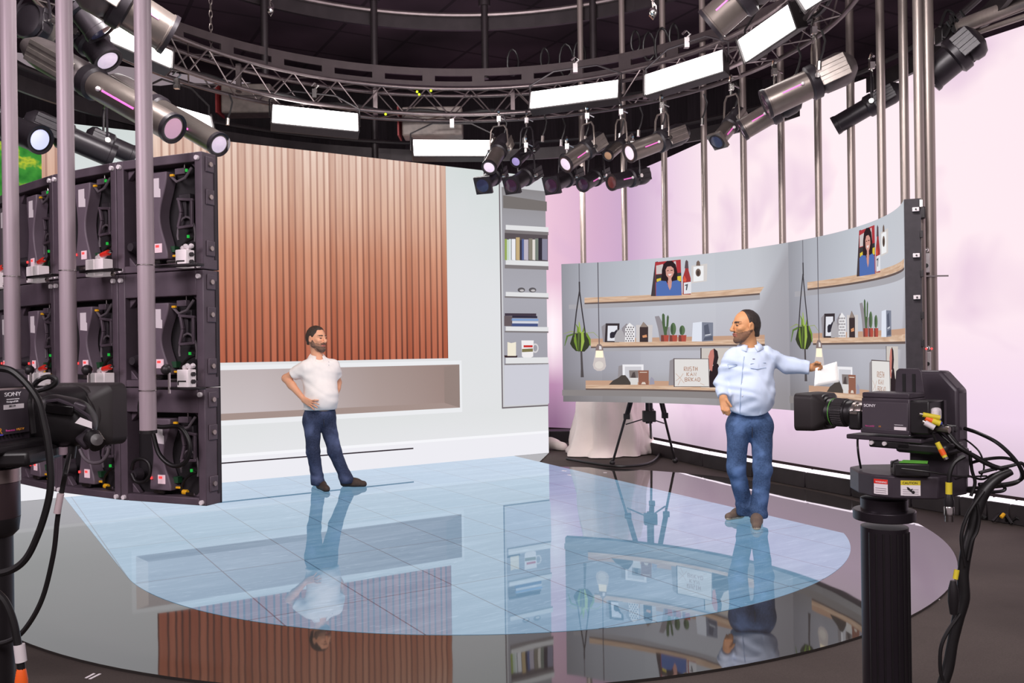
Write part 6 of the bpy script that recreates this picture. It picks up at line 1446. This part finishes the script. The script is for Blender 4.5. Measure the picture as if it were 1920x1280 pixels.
for (a, b_, s0, s1, colr, txt, lab) in ((p1, p2, .006, .040, RED, 'WARNING', 'red and white warning label'), (p2, p3, .018, .064, YTAPE, 'CAUTION', 'yellow and white caution label')):
    lb_, M_, d_, n_ = facelabel(a, b_, s0, s1, zt0 + hh * .16, zt0 + hh * .82, 'warning_label', LABELW, rp_); lb_['label'] = lab
    facelabel(a, b_, s0, s1, zt0 + hh * .62, zt0 + hh * .82, 'label_header', colr, lb_, off=.002)
    q = V((a[0], a[1], 0)) + d_ * (s0 + .004) + n_ * .0028
    text(txt, (s1 - s0) * .17, Matrix(((d_.x, 0, n_.x, q.x), (d_.y, 0, n_.y, q.y), (0, 1, 0, zt0 + hh * .665), (0, 0, 0, 1))), BLACKP if colr is YTAPE else TXT, lb_)
    if colr is YTAPE:                                              # pictogram: hand and gears
        q2 = V((a[0], a[1], 0)) + d_ * (s0 + .022) + n_ * .0026 + V((0, 0, zt0 + hh * .42)); PM = Matrix(((d_.x, 0, n_.x, q2.x), (d_.y, 0, n_.y, q2.y), (0, 1, 0, q2.z), (0, 0, 0, 1)))
        MB().prism([(-.008, .007), (-.004, .006), (.001, .001), (.006, .003), (.004, -.003), (.010, -.008), (.004, -.008), (.0, -.004), (-.006, .0)], .0004, PM).build('pictogram', BLACKP, lb_)
        MB().cyl(PM @ V((.007, -.006, 0)), PM @ V((.007, -.006, .0006)), .0038, n=8).build('pictogram_gear', BLACKP, lb_)
    mb = MB()
    for k in range(4): mb.box((0, -.0006, -.004 - k * .0052), ((s1 - s0) * (.8 - .15 * (k == 3)), .0006, .0011), M_)
    mb.build('printed_lines', mat('grey_print', (130, 122, 128), .6), lb_)
# upright slab, cradle, plates
MBk = lambda p, sz, ang: Matrix.Translation(p) @ Matrix.Rotation(ang, 4, 'Z')
u0 = at(1752, 800, 2.36); zA, zB = at(1775, 694, 2.36).z, at(1775, 915, 2.36).z
Mu = Matrix(((AX.x, SD.x, 0, u0.x), (AX.y, SD.y, 0, u0.y), (0, 0, 1, 0), (0, 0, 0, 1)))
MB().prism([(-.075, zB), (-.075, zA - .05), (-.03, zA), (.055, zA), (.055, zB)], .06, Mu @ Matrix(((1, 0, 0, 0), (0, 0, 1, -.03), (0, 1, 0, 0), (0, 0, 0, 1)))).build('upright_arm', CAMB, rp_, bevel=.008, ang=18)
MB().box((.0, .0, 0), (.004, .03, .03), Matrix.Translation((u0.x, u0.y, zA - .02))).build('arm_cap', CAMB, rp_)
pl0 = at(1706, 735, 2.3)
Mp = Matrix(((-AX.x, 0, -SD.x, pl0.x), (-AX.y, 0, -SD.y, pl0.y), (0, 1, 0, pl0.z), (0, 0, 0, 1)))
MB().prism([(-.04, -.03), (-.034, .055), (-.026, .062), (.026, .062), (.034, .055), (.044, -.03)], .006, Mp).build('tilt_plate', CAMB, rp_, bevel=.002)
for sx_ in (-.012, .014): MB().box((sx_, .018, .0065), (.008, .06, .002), Mp).cyl(Mp @ V((sx_, -.01, .006)), Mp @ V((sx_, -.01, .012)), .006, n=10).build('plate_slot', mat('slot_black', (12, 11, 12), .6), rp_)
cd = Bx + AX * Lb * .25 + SD * Wb / 2 - UP * (Hb / 2 + .02)
MB().box((0, 0, 0), (.2, .07, .012), MC(cd + AX * .045 + UP * .006)).build('camera_plate', CAMB, rp_, bevel=.003)
MB().box((0, 0, 0), (.11, .06, .02), MC(cd + AX * .03 - UP * .008)).build('quick_plate', CAMK, rp_, bevel=.004)
for q in (.02, .055): MB().cyl(cd + AX * (q + .02) - SD * .031 - UP * .006, cd + AX * (q + .02) - SD * .037 - UP * .006, .0055, n=10).build('plate_screw', WHITEP, rp_)
MB().box((0, 0, 0), (.13, .1, .028), MC(cd - AX * .05 - UP * .012 + SD * .02)).build('cradle_arm', CAMK, rp_, bevel=.008)
MB().box((0, 0, 0), (.12, .08, .075), MC(cd - AX * .045 - UP * .055 + SD * .085)).build('cradle_block', mat('cradle_grey', (64, 57, 64), .45, var=.08), rp_, bevel=.006)
# small black box with green tape
jb = at(1716, 868, 2.17); t = thing('junction_box', 'small black box with green tape on top, on the pan head', 'box', loc=(jb.x, jb.y, zt1))
MB().box((0, 0, 0), (.082, .06, .032), Matrix.Translation((jb.x, 2.2, zt1 + .0165)) @ Matrix.Rotation(-.25, 4, 'Z')).build('box_body', CAMK, t, bevel=.003)
MB().prism([(-.028, -.02), (.035, -.03), (.045, .015), (-.01, .028)], .0015, Matrix.Translation((jb.x + .0, 2.2, zt1 + .0335)) @ Matrix.Rotation(-.25, 4, 'Z')).build('green_tape', GTAPE, t)
# cables at the right camera
def cable(pts_, d, r, lab, m=CABLE, n=7, group=None, name='camera_cable', drops=None):
    P = spline([at(x, y, d + (dd[0] if dd else 0)) for x, y, *dd in pts_], n); o = MB().tube(P, r, 8).build(name, m); return tag(o, lab, 'cable', group)
G_ = 'cables at the right camera'
cable([(1735, 778, .02), (1760, 790, 0), (1782, 815, -.02), (1802, 838, -.03), (1830, 855, -.03), (1862, 872, -.02), (1890, 880, 0)], 2.2, 0.0043, 'upper dark cable from the rear of the right camera to the knot', group=G_)
cable([(1737, 783, .02), (1765, 800, 0), (1790, 830, -.02), (1815, 848, -.03), (1850, 870, -.02), (1893, 884, 0)], 2.19, 0.0043, 'second dark cable from the rear of the right camera to the knot', group=G_)
cable([(1742, 790, .02), (1765, 815, 0), (1790, 836, -.02), (1820, 853, -.03), (1868, 880, 0)], 2.2, 0.0036, 'third dark cable below the yellow tags behind the right camera', group=G_)
cable([(1809, 803, .1), (1835, 812, .05), (1870, 830, 0), (1900, 858, -.02), (1917, 885, -.02), (1912, 900, 0), (1880, 908, 0), (1835, 908, 0)], 2.2, 0.005, 'thick cable arching from the pedestal arm over to the right edge', group=G_)
cable([(1808, 872, .1), (1840, 862, .0), (1880, 858, 0), (1905, 866, 0), (1916, 890, 0), (1905, 905, 0), (1870, 912, 0), (1810, 915, 0)], 2.25, 0.0043, 'dark cable loop with a pale tag right of the pedestal arm', group=G_)
cable([(1836, 886), (1860, 880), (1895, 873), (1915, 868), (1925, 880)], 2.18, 0.0043, 'short dark cable crossing at the knot, right edge', group=G_)
cable([(1836, 908, .02), (1870, 905), (1884, 915), (1875, 921), (1840, 922), (1808, 918, .05)], 2.2, 0.0043, 'dark cable loop just below the knot', group=G_)
cable([(1808, 822, .1), (1825, 835, .02), (1838, 850), (1845, 875), (1838, 895)], 2.22, 0.0022, 'thin dark wire curving beside the pedestal arm', group=G_)
cable([(1818, 845), (1822, 880), (1828, 905), (1820, 930)], 2.2, 0.0043, 'dark cable hanging straight between the arm and the knot', group=G_)
cable([(1810, 890, .08), (1840, 898), (1860, 890), (1880, 882)], 2.22, 0.0029, 'thin dark cable low beside the arm toward the knot', group=G_)
cable([(1608, 820, .05), (1608, 835, .0), (1610, 855, 0), (1614, 877, .03)], 2.28, 0.0029, 'thin cable dropping from the lens plate to the pan head', group=G_)
cable([(1672, 875, -.01), (1674, 866), (1684, 862)], 2.17, 0.0022, 'thin wire loop in front of the small black box', group=G_)
cable([(1690, 878, .0), (1740, 884, -.02), (1800, 893, -.02), (1850, 892, .0)], 2.16, 0.0022, 'thin wire lying over the pan head', group=G_)
# tagged plugs
def plug(p, q, r, m, lab, bands):
    p, q = V(p), V(q); t = thing('cable_plug', lab, 'plug', loc=p, group='tagged cable plugs at the right camera'); d = q - p
    MB().cyl(p, q, r, n=12).build('plug_sleeve', m, t)
    for (a, b_, rr, mm, nm) in bands: MB().cyl(p + d * a, p + d * b_, rr, n=12).build(nm, mm, t)
plug(at(1730, 777, 2.17), at(1762, 783, 2.16), .006, YTAPE, 'upper yellow tagged plug at the rear of the right camera', ((-.2, .0, .004, SILVER, 'plug_tip'),))
plug(at(1735, 784, 2.17), at(1760, 793, 2.16), .007, ORANGE, 'orange and yellow tagged plug at the rear of the right camera', ((.5, 1.1, .0075, YTAPE, 'yellow_tag'),))
plug(at(1734, 792, 2.16), at(1752, 802, 2.15), .007, WHITEP, 'white sleeved plug below the orange one at the rear of the right camera', ((-.25, 0, .005, SILVER, 'plug_tip'),))
plug(at(1757, 829, 2.14), at(1772, 857, 2.13), .006, YTAPE, 'dangling plug with yellow and orange sleeves in front of the pedestal arm', ((.45, .85, .0068, ORANGE, 'orange_sleeve'), (.85, 1.15, .0058, CHROME, 'plug_tip')))
cable([(1745, 808, 0), (1752, 820, -.02), (1757, 830, -.04)], 2.18, 0.0029, 'short wire carrying the dangling orange plug', group=G_)
# hanging XLR connector
t = thing('cable_connector', 'hanging three-pin cable connector with yellow tag and steel shell, right of the pedestal', 'connector', loc=at(1778, 970, 2.1))
MB().tube(spline([at(x, y, 2.1) for x, y in ((1808, 855), (1790, 866), (1781, 885), (1779, 905))], 6), .0055, 8).build('connector_lead', CABLE, t)
MB().cyl(at(1779, 904, 2.1), at(1779, 926, 2.1), .0075, n=12).build('yellow_tag', YTAPE, t); MB().lathe([(.0075, 0), (.0115, -.016), (.0105, -.03)], Matrix.Translation(at(1779, 926, 2.1)), 16).build('rubber_boot', CAMK, t)
MB().lathe([(.0105, 0), (.0115, -.002), (.0115, -.02), (.0095, -.022), (.0095, -.036), (.0, -.036)], Matrix.Translation(at(1779, 949, 2.1)), 18).build('steel_shell', CHROME, t)
# thick cable bundle falling to the floor
bp = [(1896, 884), (1868, 898), (1845, 922), (1832, 955), (1822, 990), (1812, 1030), (1806, 1075), (1806, 1120), (1796, 1160), (1786, 1205), (1778, 1250), (1764, 1300), (1750, 1400), (1740, 1560)]
t = thing('cable_bundle', 'thick black wrapped cable bundle hanging from the knot down to the floor', 'cable', loc=at(1830, 955, 2.12))
rad = [.008, .012, .015, .014, .012, .0135, .0125, .015, .0135, .012, .013, .013, .013, .012]
P = spline([at(x, y, 2.12) for x, y in bp], 6); rr = [rad[min(i // 6, len(rad) - 1)] * (1 - (i % 6) / 6) + rad[min(i // 6 + 1, len(rad) - 1)] * ((i % 6) / 6) for i in range(len(P))]
MB().tube(P, rr, 12).build('bundle_sleeve', CABLE, t)
MB().tube(spline([at(x, y, 2.1) for x, y in ((1844, 920), (1826, 945), (1812, 970), (1803, 1000), (1804, 1030), (1810, 1060))], 6), .0045, 8).build('side_strand', CABLE, t)
MB().tube(spline([at(x, y, 2.1) for x, y in ((1832, 945), (1836, 970), (1832, 995), (1822, 1015), (1814, 1050))], 6), .004, 8).build('side_strand', CABLE, t)
MB().tube(spline([at(x, y, 2.1) for x, y in ((1800, 1150), (1776, 1185), (1764, 1215), (1763, 1255), (1768, 1275))], 6), .0045, 8).build('side_strand', CABLE, t)
MB().cyl(at(1794, 1068, 2.09), at(1791, 1085, 2.09), .006, n=10).build('yellow_tag', YTAPE, t); MB().lathe([(.006, .0), (.011, -.02), (.012, -.05), (.008, -.08)], Matrix.Translation(at(1787, 1088, 2.09)), 14).build('inline_connector', CAMK, t)
# ---------------------------------------------------------------- left camera
a_ = math.radians(8); AL = V((math.sin(a_), math.cos(a_), 0)); SL = V((AL.y, -AL.x, 0)) * -1                   # SL: away from the viewer (to the camera's left)
Pf = at(57, 770, 1.40); k0 = 1.40 / F
zt_b, zb_b_ = at(40, 727, 1.38).z, at(40, 826, 1.38).z
tl = thing('studio_camera', 'broadcast studio camera at the left edge, seen from behind with its lens toward the cabinets', 'camera', loc=(Pf.x, Pf.y, zb_b_), group='studio cameras in the foreground')
HL = zt_b - zb_b_; zc2 = (zt_b + zb_b_) / 2; Ll, Wl = .21, .085
Pc = V((Pf.x, Pf.y, zc2)); cbl = Pc - AL * Ll / 2 + SL * Wl / 2
MB().box((0, 0, 0), (Ll, Wl, HL), frame(cbl, AL)).build('camera_body', CAMB, tl, bevel=.003)
MB().box((0, 0, 0), (Ll * .98, Wl * .9, .03), frame(cbl + UP * (HL / 2 + .0145) - AL * .002, AL)).build('top_plate', CAMB, tl, bevel=.003)
MB().box((0, 0, 0), (Ll, .004, .003), frame(Pc - AL * Ll / 2 - SL * .001 + UP * HL / 2, AL)).build('top_edge_trim', SILVER, tl)
pnl = MB().box((0, 0, 0), (Ll * .97, .003, HL * .84), frame(Pc - AL * (Ll / 2 + .003) - SL * .0015 + UP * .006, AL)).build('side_panel', MATS['camera_panel_charcoal'], tl, bevel=.001)
FL = lambda s_, z: (lambda p: Matrix(((AL.x, 0, -SL.x, p.x), (AL.y, 0, -SL.y, p.y), (0, 1, 0, p.z), (0, 0, 0, 1))))(Pc - AL * s_ * 1.3 - SL * .0034 + UP * z) @ Matrix.Diagonal((1.3, 1, 1, 1))
def zy(y): return at(40, y, 1.375).z - zc2
text('SONY', .0088, FL(.0475, zy(741)), TXT, pnl, sx=1.2); text('PROGRAMME CAMERA', .0021, FL(.044, zy(747.5)), TXT, pnl); text('Designed UK', .0037, FL(.044, zy(752.5)), TXT, pnl)
MB().box((0, 0, 0), (.044, .0008, .0072), frame(Pc - AL * .0416 - SL * .0034 + UP * zy(760.5), AL)).build('serial_label', LABELW, pnl); text('20119', .0044, FL(.041, zy(761)) @ Matrix.Translation((0, 0, .0006)), BLACKP, pnl)
text('R', .013, FL(.0595, zy(808)), OTXT, pnl); MB().box((0, 0, 0), (.0117, .0008, .002), frame(Pc - AL * .072 - SL * .0034 + UP * zy(810), AL)).build('violet_bar', BTXT, pnl)
text('Remote', .0048, FL(.046, zy(805.5)), PTXT, pnl); text('HDTV', .0048, FL(.028, zy(805.5)), OTXT, pnl)
mb = MB()
for i in range(10): mb.box((0, 0, 0), (.003, .001, .008), frame(Pc - AL * (.02 + .008 * i) - SL * .0012 - UP * (HL / 2 - .012), AL))
mb.build('vent_slots', CAMK, tl)
# lens, servo grip and hood
ll = Pc + SL * .020 + AL * .004; LZ = zframe(ll, AL)
MB().lathe([(.028, 0), (.028, .015), (.033, .02), (.033, .05), (.037, .055), (.04, .13)], LZ, 28).build('lens_barrel', CAMK, tl)
hz = at(150, 777, 1.55).z
HLM = zframe(V((0, 0, hz - zc2)) + ll + AL * .135, AL)
hood(MB(), None, HLM, .138, .106, .045).build('lens_hood', HOOD, tl, ang=30)
MB().lathe([(.056, -.001), (.054, -.007), (.048, -.008), (.048, -.016), (.038, -.018)], HLM @ Matrix.Translation((0, 0, 0)), 36).build('hood_ring', HOOD, tl)
GD = 1.40
gp = [(60, 776), (68, 766), (84, 749), (104, 744), (125, 746), (146, 755), (160, 766), (170, 780), (174, 802), (165, 822), (140, 832), (100, 833), (75, 826), (62, 806)]
s = SDF(at(50, 850, GD) - V((.02, .06, .02)), at(200, 735, GD) + V((.02, .14, .02)), .003)
for a, b_, ra, rb, dd in (((84, 785), (135, 795), .034, .034, .06), ((100, 770), (135, 775), .026, .022, .03), ((92, 808), (140, 812), .022, .02, .03), ((140, 785), (158, 800), .022, .017, .03)):
    s.cone(at(*a, GD + dd), at(*b_, GD + dd), ra, rb, .02)
s.ell(at(118, 790, GD + .05), (.05, .045, .036), ((1, 0, 0), (0, 1, 0), (0, 0, 1)), .02)
s.build('servo_grip', CAMK, tl)
MB().box((0, 0, 0), (.045, .004, .016), frame(at(112, 768, GD - .004), V((1, 0, -.12)))).build('grip_switch', mat('gloss_black', (16, 14, 15), .2), tl, bevel=.003)
MB().tube([at(88, 753, GD + .01), at(110, 750, GD + .005), at(128, 757, GD + .0), at(148, 768, GD - .0), at(166, 780, GD + .0), at(174, 800, GD + .01)], .003, 6).build('grip_seam', CAMB, tl)
MB().box((0, 0, 0), (.02, .006, .011), frame(at(150, 762, GD + .01), V((1, .2, -.4)))).build('rocker_switch', CAMB, tl, bevel=.003)
MB().prism([(-.012, -.004), (-.006, .006), (.012, .001), (.014, -.009)], .0012, frame(at(157, 790, GD - .008), V((1, .3, -.2))) @ Matrix.Rotation(math.pi / 2, 4, 'X')).build('grip_label', LABELW, tl)
MB().cyl(at(172, 818, GD + .01), at(184, 834, GD), .014, .013, n=16).build('grip_knob', CAMK, tl); MB().lathe([(.0095, 0), (.0095, .004), (.0, .005)], zframe(at(181, 825, GD - .008), at(190, 815, GD - .03) - at(181, 825, GD)), 16).build('knob_cap', mat('knob_grey', (64, 59, 60), .35), tl)
MB().box((0, 0, 0), (.03, .02, .028), frame(at(165, 822, GD + .02), V((1, .2, .8)))).build('grip_end_block', CAMB, tl, bevel=.006)
MB().cyl(at(119, 838, GD + .02), at(119, 852, GD + .02), .007, n=10).build('grip_pin', mat('pale_pin', (150, 130, 140), .5), tl)
MB().cyl(at(133, 834, GD + .03), at(130, 858, GD + .03), .009, n=10).build('grip_socket', CAMK, tl)
# pan head and column under the left camera
ph = thing('camera_pedestal', 'dark camera pedestal column with silver collar at the left frame edge', 'camera pedestal', loc=(at(-12, 1000, 1.36).x, 1.36, 0))
cx = at(-14, 950, 1.36).x
yA = lambda y: at(10, y, 1.34).z
MB().box((0, 0, 0), (.2, .11, yA(828) - yA(851)), frame(V((at(-30, 840, 1.34).x, 1.36, (yA(828) + yA(851)) / 2)), AL)).build('head_plate', CAMK, ph, bevel=.006)
MB().box((0, 0, 0), (.16, .13, yA(843) - yA(872)), Matrix.Translation((at(-20, 850, 1.36).x, 1.37, (yA(843) + yA(872)) / 2)) @ Matrix.Rotation(.1, 4, 'Z')).build('pan_head', CAMK, ph, bevel=.006)
MB().lathe([(.036, yA(879)), (.0395, yA(881)), (.0395, yA(906)), (.037, yA(907))], Matrix.Translation((cx, 1.36, 0)), 32).build('silver_collar', mat('warm_silver', (176, 160, 156), .3, metal=.8), ph)
MB().cyl((cx, 1.36, yA(872)), (cx, 1.36, yA(881)), .032, n=24).build('neck', CAMK, ph)
MB().lathe([(.0385, yA(907)), (.0385, yA(972)), (.036, yA(978))], Matrix.Translation((cx, 1.36, 0)), 32).build('column_sleeve', mat('column_mauve_metal', (92, 76, 80), .3, metal=.6), ph)
MB().lathe([(.0385, yA(974)), (.036, yA(1000)), (.028, yA(1010)), (.026, .1), (.3, .06), (.32, -.015)], Matrix.Translation((cx, 1.36, 0)), 32).build('lower_column', CAMK, ph)
GL = 'cables at the left camera'
cable([(-40, 688), (0, 690), (25, 697), (52, 722), (72, 752), (82, 790), (90, 830), (94, 870), (95, 910), (88, 950), (72, 1000), (50, 1045), (22, 1068), (-20, 1078)], 1.28, .0052, 'thick black cable arching over the left camera and down the left edge', group=GL)
cable([(62, 725, .06), (72, 713), (90, 706), (103, 710), (104, 718), (92, 726), (72, 732)], 1.33, .004, 'small black cable loop above the left camera lens', group=GL)
cable([(60, 735, .03), (57, 755), (60, 785), (63, 812)], 1.34, .004, 'black cable running down beside the left camera body', group=GL)
cable([(130, 850, .1), (124, 880), (118, 910), (112, 945), (107, 980), (100, 1040), (80, 1120), (50, 1175), (20, 1200), (-30, 1212)], 1.33, .0038, 'thin black cable hanging from the lens grip to the floor at left', group=GL)
o = tag(MB().cyl(at(114, 925, 1.326), at(107, 962, 1.326), .005, n=10).build('cable_sleeve', mat('pink_white_sleeve', (222, 200, 204), .5)), 'pale sleeve on the thin cable under the left lens', 'cable sleeve')
cable([(-20, 1100), (8, 1125), (25, 1165), (34, 1210), (40, 1250), (42, 1300)], 1.25, .0055, 'black cable entering at the lower left corner', group=GL)
t = thing('cable_plug', 'orange connector with white sleeve on the cable at the lower left corner', 'plug', loc=at(40, 1270, 1.25))
MB().cyl(at(36, 1208, 1.25), at(40, 1240, 1.25), .0075, n=12).build('white_sleeve', WHITEP, t); MB().lathe([(.0055, 0), (.0065, -.003), (.0085, -.016), (.0085, -.022)], Matrix.Translation(at(40, 1253, 1.25)), 12).build('orange_boot', ORANGE, t); MB().cyl(at(40, 1277, 1.25), at(40, 1295, 1.25), .008, n=12).build('plug_tip', CHROME, t)
# ================================================================ things behind the curved screen
# tripod
apex = at(1212, 640, 10.95)
t = thing('tripod', 'black three-legged camera tripod standing behind the curved screen', 'tripod', loc=V((apex.x, apex.y, 0)))
for (x, y, dz) in ((1148, 872, 0), (1266, 868, 0), (1222, 846, 0)):
    f_ = flo(x, y); m_ = apex.lerp(f_, .6)
    l_ = MB().cyl(apex, m_, .022, n=10).cyl(apex + V((.03, 0, 0)), m_ + V((.03, 0, 0)), .014, n=8).cyl(m_, f_ + V((0, 0, .02)), .016, n=10).build('leg', BLACKM, t)
    MB().box(m_ + V((.012, 0, 0)), (.08, .05, .07)).build('leg_clamp', BLACKP, l_, bevel=.006); MB().sphere(f_ + V((0, 0, .035)), .038, 10).build('rubber_foot', BLACKP, l_)
    MB().bar(m_ + V((0, 0, -.1)), V((apex.x, apex.y, .62)), .014, .014).build('spreader_arm', BLACKM, t)
MB().cyl((apex.x, apex.y, .55), (apex.x, apex.y, 1.7), .025, n=10).cyl((apex.x + .05, apex.y, .55), (apex.x + .05, apex.y, 1.3), .012, n=8).build('centre_column', BLACKM, t); MB().box((apex.x + .02, apex.y, .64), (.16, .1, .14)).build('spreader_hub', BLACKP, t, bevel=.008)
# draped cloth
CL = mat('white_drape_cloth', (240, 226, 220), .85, var=.04, scale=4, emit=.03)  # faint emission brightens the cloth as if lit
cc_ = flo(1142, 850); cc_.z = 0
mb = MB(); n = 72; zs = [0, .02, .06, .12, .2, .32, .46, .6, .75, .9, 1.05, 1.2, 1.3, 1.36]
rg = random.Random(4); ph_ = [rg.uniform(0, 6) for _ in range(6)]
vs = []
for z in zs:
    for i in range(n):
        a = 2 * math.pi * i / n; q = z / 1.36
        r = .54 * (1 - .34 * q) + (.10 if z < .08 else 0) * (.6 + .4 * math.sin(3 * a + 1)); r *= 1 - .0 if q < .95 else .5
        fold = (.062 * math.sin(7 * a + ph_[0] + q * 1.5) + .03 * math.sin(12 * a + ph_[1] + 2 * q) + .02 * math.sin(19 * a + ph_[2])) * (1 - .45 * q) + .04 * math.sin(3.1 * q * 4 + 2 * a) * (1 - q)
        vs.append((cc_.x + (r + fold) * math.cos(a), cc_.y + (r + fold) * .75 * math.sin(a), max(0.0, z - .015)))
fs = [(k * n + i, k * n + (i + 1) % n, (k + 1) * n + (i + 1) % n, (k + 1) * n + i) for k in range(len(zs) - 1) for i in range(n)] + [tuple((len(zs) - 1) * n + i for i in range(n))]
mb.add(vs, fs); tag(mb.build('draped_cloth', CL, None, ang=80), 'tall white cloth draped over equipment behind the curved screen', 'cloth')
s = SDF(flo(1000, 846) + V((-.3, -.4, -.1)), flo(1060, 846) + V((.3, .4, .4)), .012)
p0 = flo(1012, 838); p1_ = flo(1055, 843)
s.cone(p0 + V((0, 0, .1)), p1_ + V((0, 0, .05)), .12, .06, .05); s.cone(p0 + V((-.15, .1, .1)), p0 + V((.15, .0, .16)), .1, .08, .05); s.clip((0, 0, 0.0), (0, 0, -1)); s.wrinkle(folds(2, .012, 1, [(nz((1, .2, .5)), 22), (nz((.4, 1, .6)), 30)]))
tag(s.build('cloth_bundle', CL, None), 'crumpled white cloth bundle on the floor beside the LED wall', 'cloth')
tag(MB().box((0, 0, 0), (.5, .4, .18), Matrix.Translation(flo(1052, 826) + V((.0, .1, .075)))).build('black_case', BLACKP, None, bevel=.01), 'low black equipment case behind the white cloth bundle', 'case')
tag(MB().tube(spline([flo(x, y, .02) for x, y in ((1063, 860), (1110, 868), (1160, 874), (1210, 870), (1232, 858), (1244, 836))], 6), .018, 8).build('floor_cable', CABLE), 'black cable lying at the foot of the tripod', 'cable')
# cable connectors lying on the carpet
for i, (x, y, lab) in enumerate(((1324, 868, 'left of the blue-shirted man'), (1552, 908, 'below the right camera lens'), (1690, 935, 'behind the pedestal neck'), (1846, 968, 'right of the hanging connector'), (1898, 978, 'at the right frame edge'))):
    c = flo(x, y); t = thing('cable_connector_pile', 'small black heap of plugs with yellow rings on the carpet, ' + lab, 'cable', loc=c, group='connector heaps along the light troughs')
    mb = MB()
    for k in range(7): 
        a = k * 1.1 + i; mb.tube([c + V((.05 * math.cos(a), .05 * math.sin(a), .01)), c + V((.1 * math.cos(a + .6), .08 * math.sin(a + .6), .05 + .01 * (k % 3))), c + V((.17 * math.cos(a + 1.1), .12 * math.sin(a + 1.1), .008))], .012, 6)
    mb.build('cable_heap', CABLE, t)
    for k in range(3): MB().cyl(c + V((-.12 + .13 * k, -.05 + .02 * k, .05)), c + V((-.09 + .13 * k, -.04 + .02 * k, .075)), .015, n=8).build('yellow_ring', YELLOW if k != 1 else SILVER, t)
# floor tape marks
for i, (x0, y0, x1, y1, wd_, lab) in enumerate(((1757, 1042, 1760, 1042, .018, 'tiny white tape mark at the right rim of the stage disc, uppermost'), (1757, 1078, 1774, 1079, .028, 'white tape mark at the right rim of the stage disc, middle'), (1741, 1121, 1762, 1123, .034, 'white tape mark at the right rim of the stage disc, lowest'), (1732, 1125, 1737, 1125, .02, 'tiny white tape mark left of the lowest one at the right rim'), (161, 1271, 177, 1262.5, .012, 'left of two white tape strips at the lower left rim'), (168, 1273, 188, 1263, .012, 'right of two white tape strips at the lower left rim'), (1054, 882, 1062, 883, .03, 'white tape dash on the disc behind the luminous floor, upper left'), (1065, 890, 1071, 891, .03, 'white tape dash at the rear edge of the luminous floor'), (1131, 886, 1138, 886, .03, 'white tape dash on the disc left of the tripod'))):
    z = -.0145 if i < 6 else .0005
    a, b_ = flo(x0, y0, z), flo(x1, y1, z); tag(MB().bar(a + V((0, 0, .001)), b_ + V((0, 0, .001)), wd_, .002).build('tape_mark', LABELW), lab, 'tape', 'white tape marks on the floor')
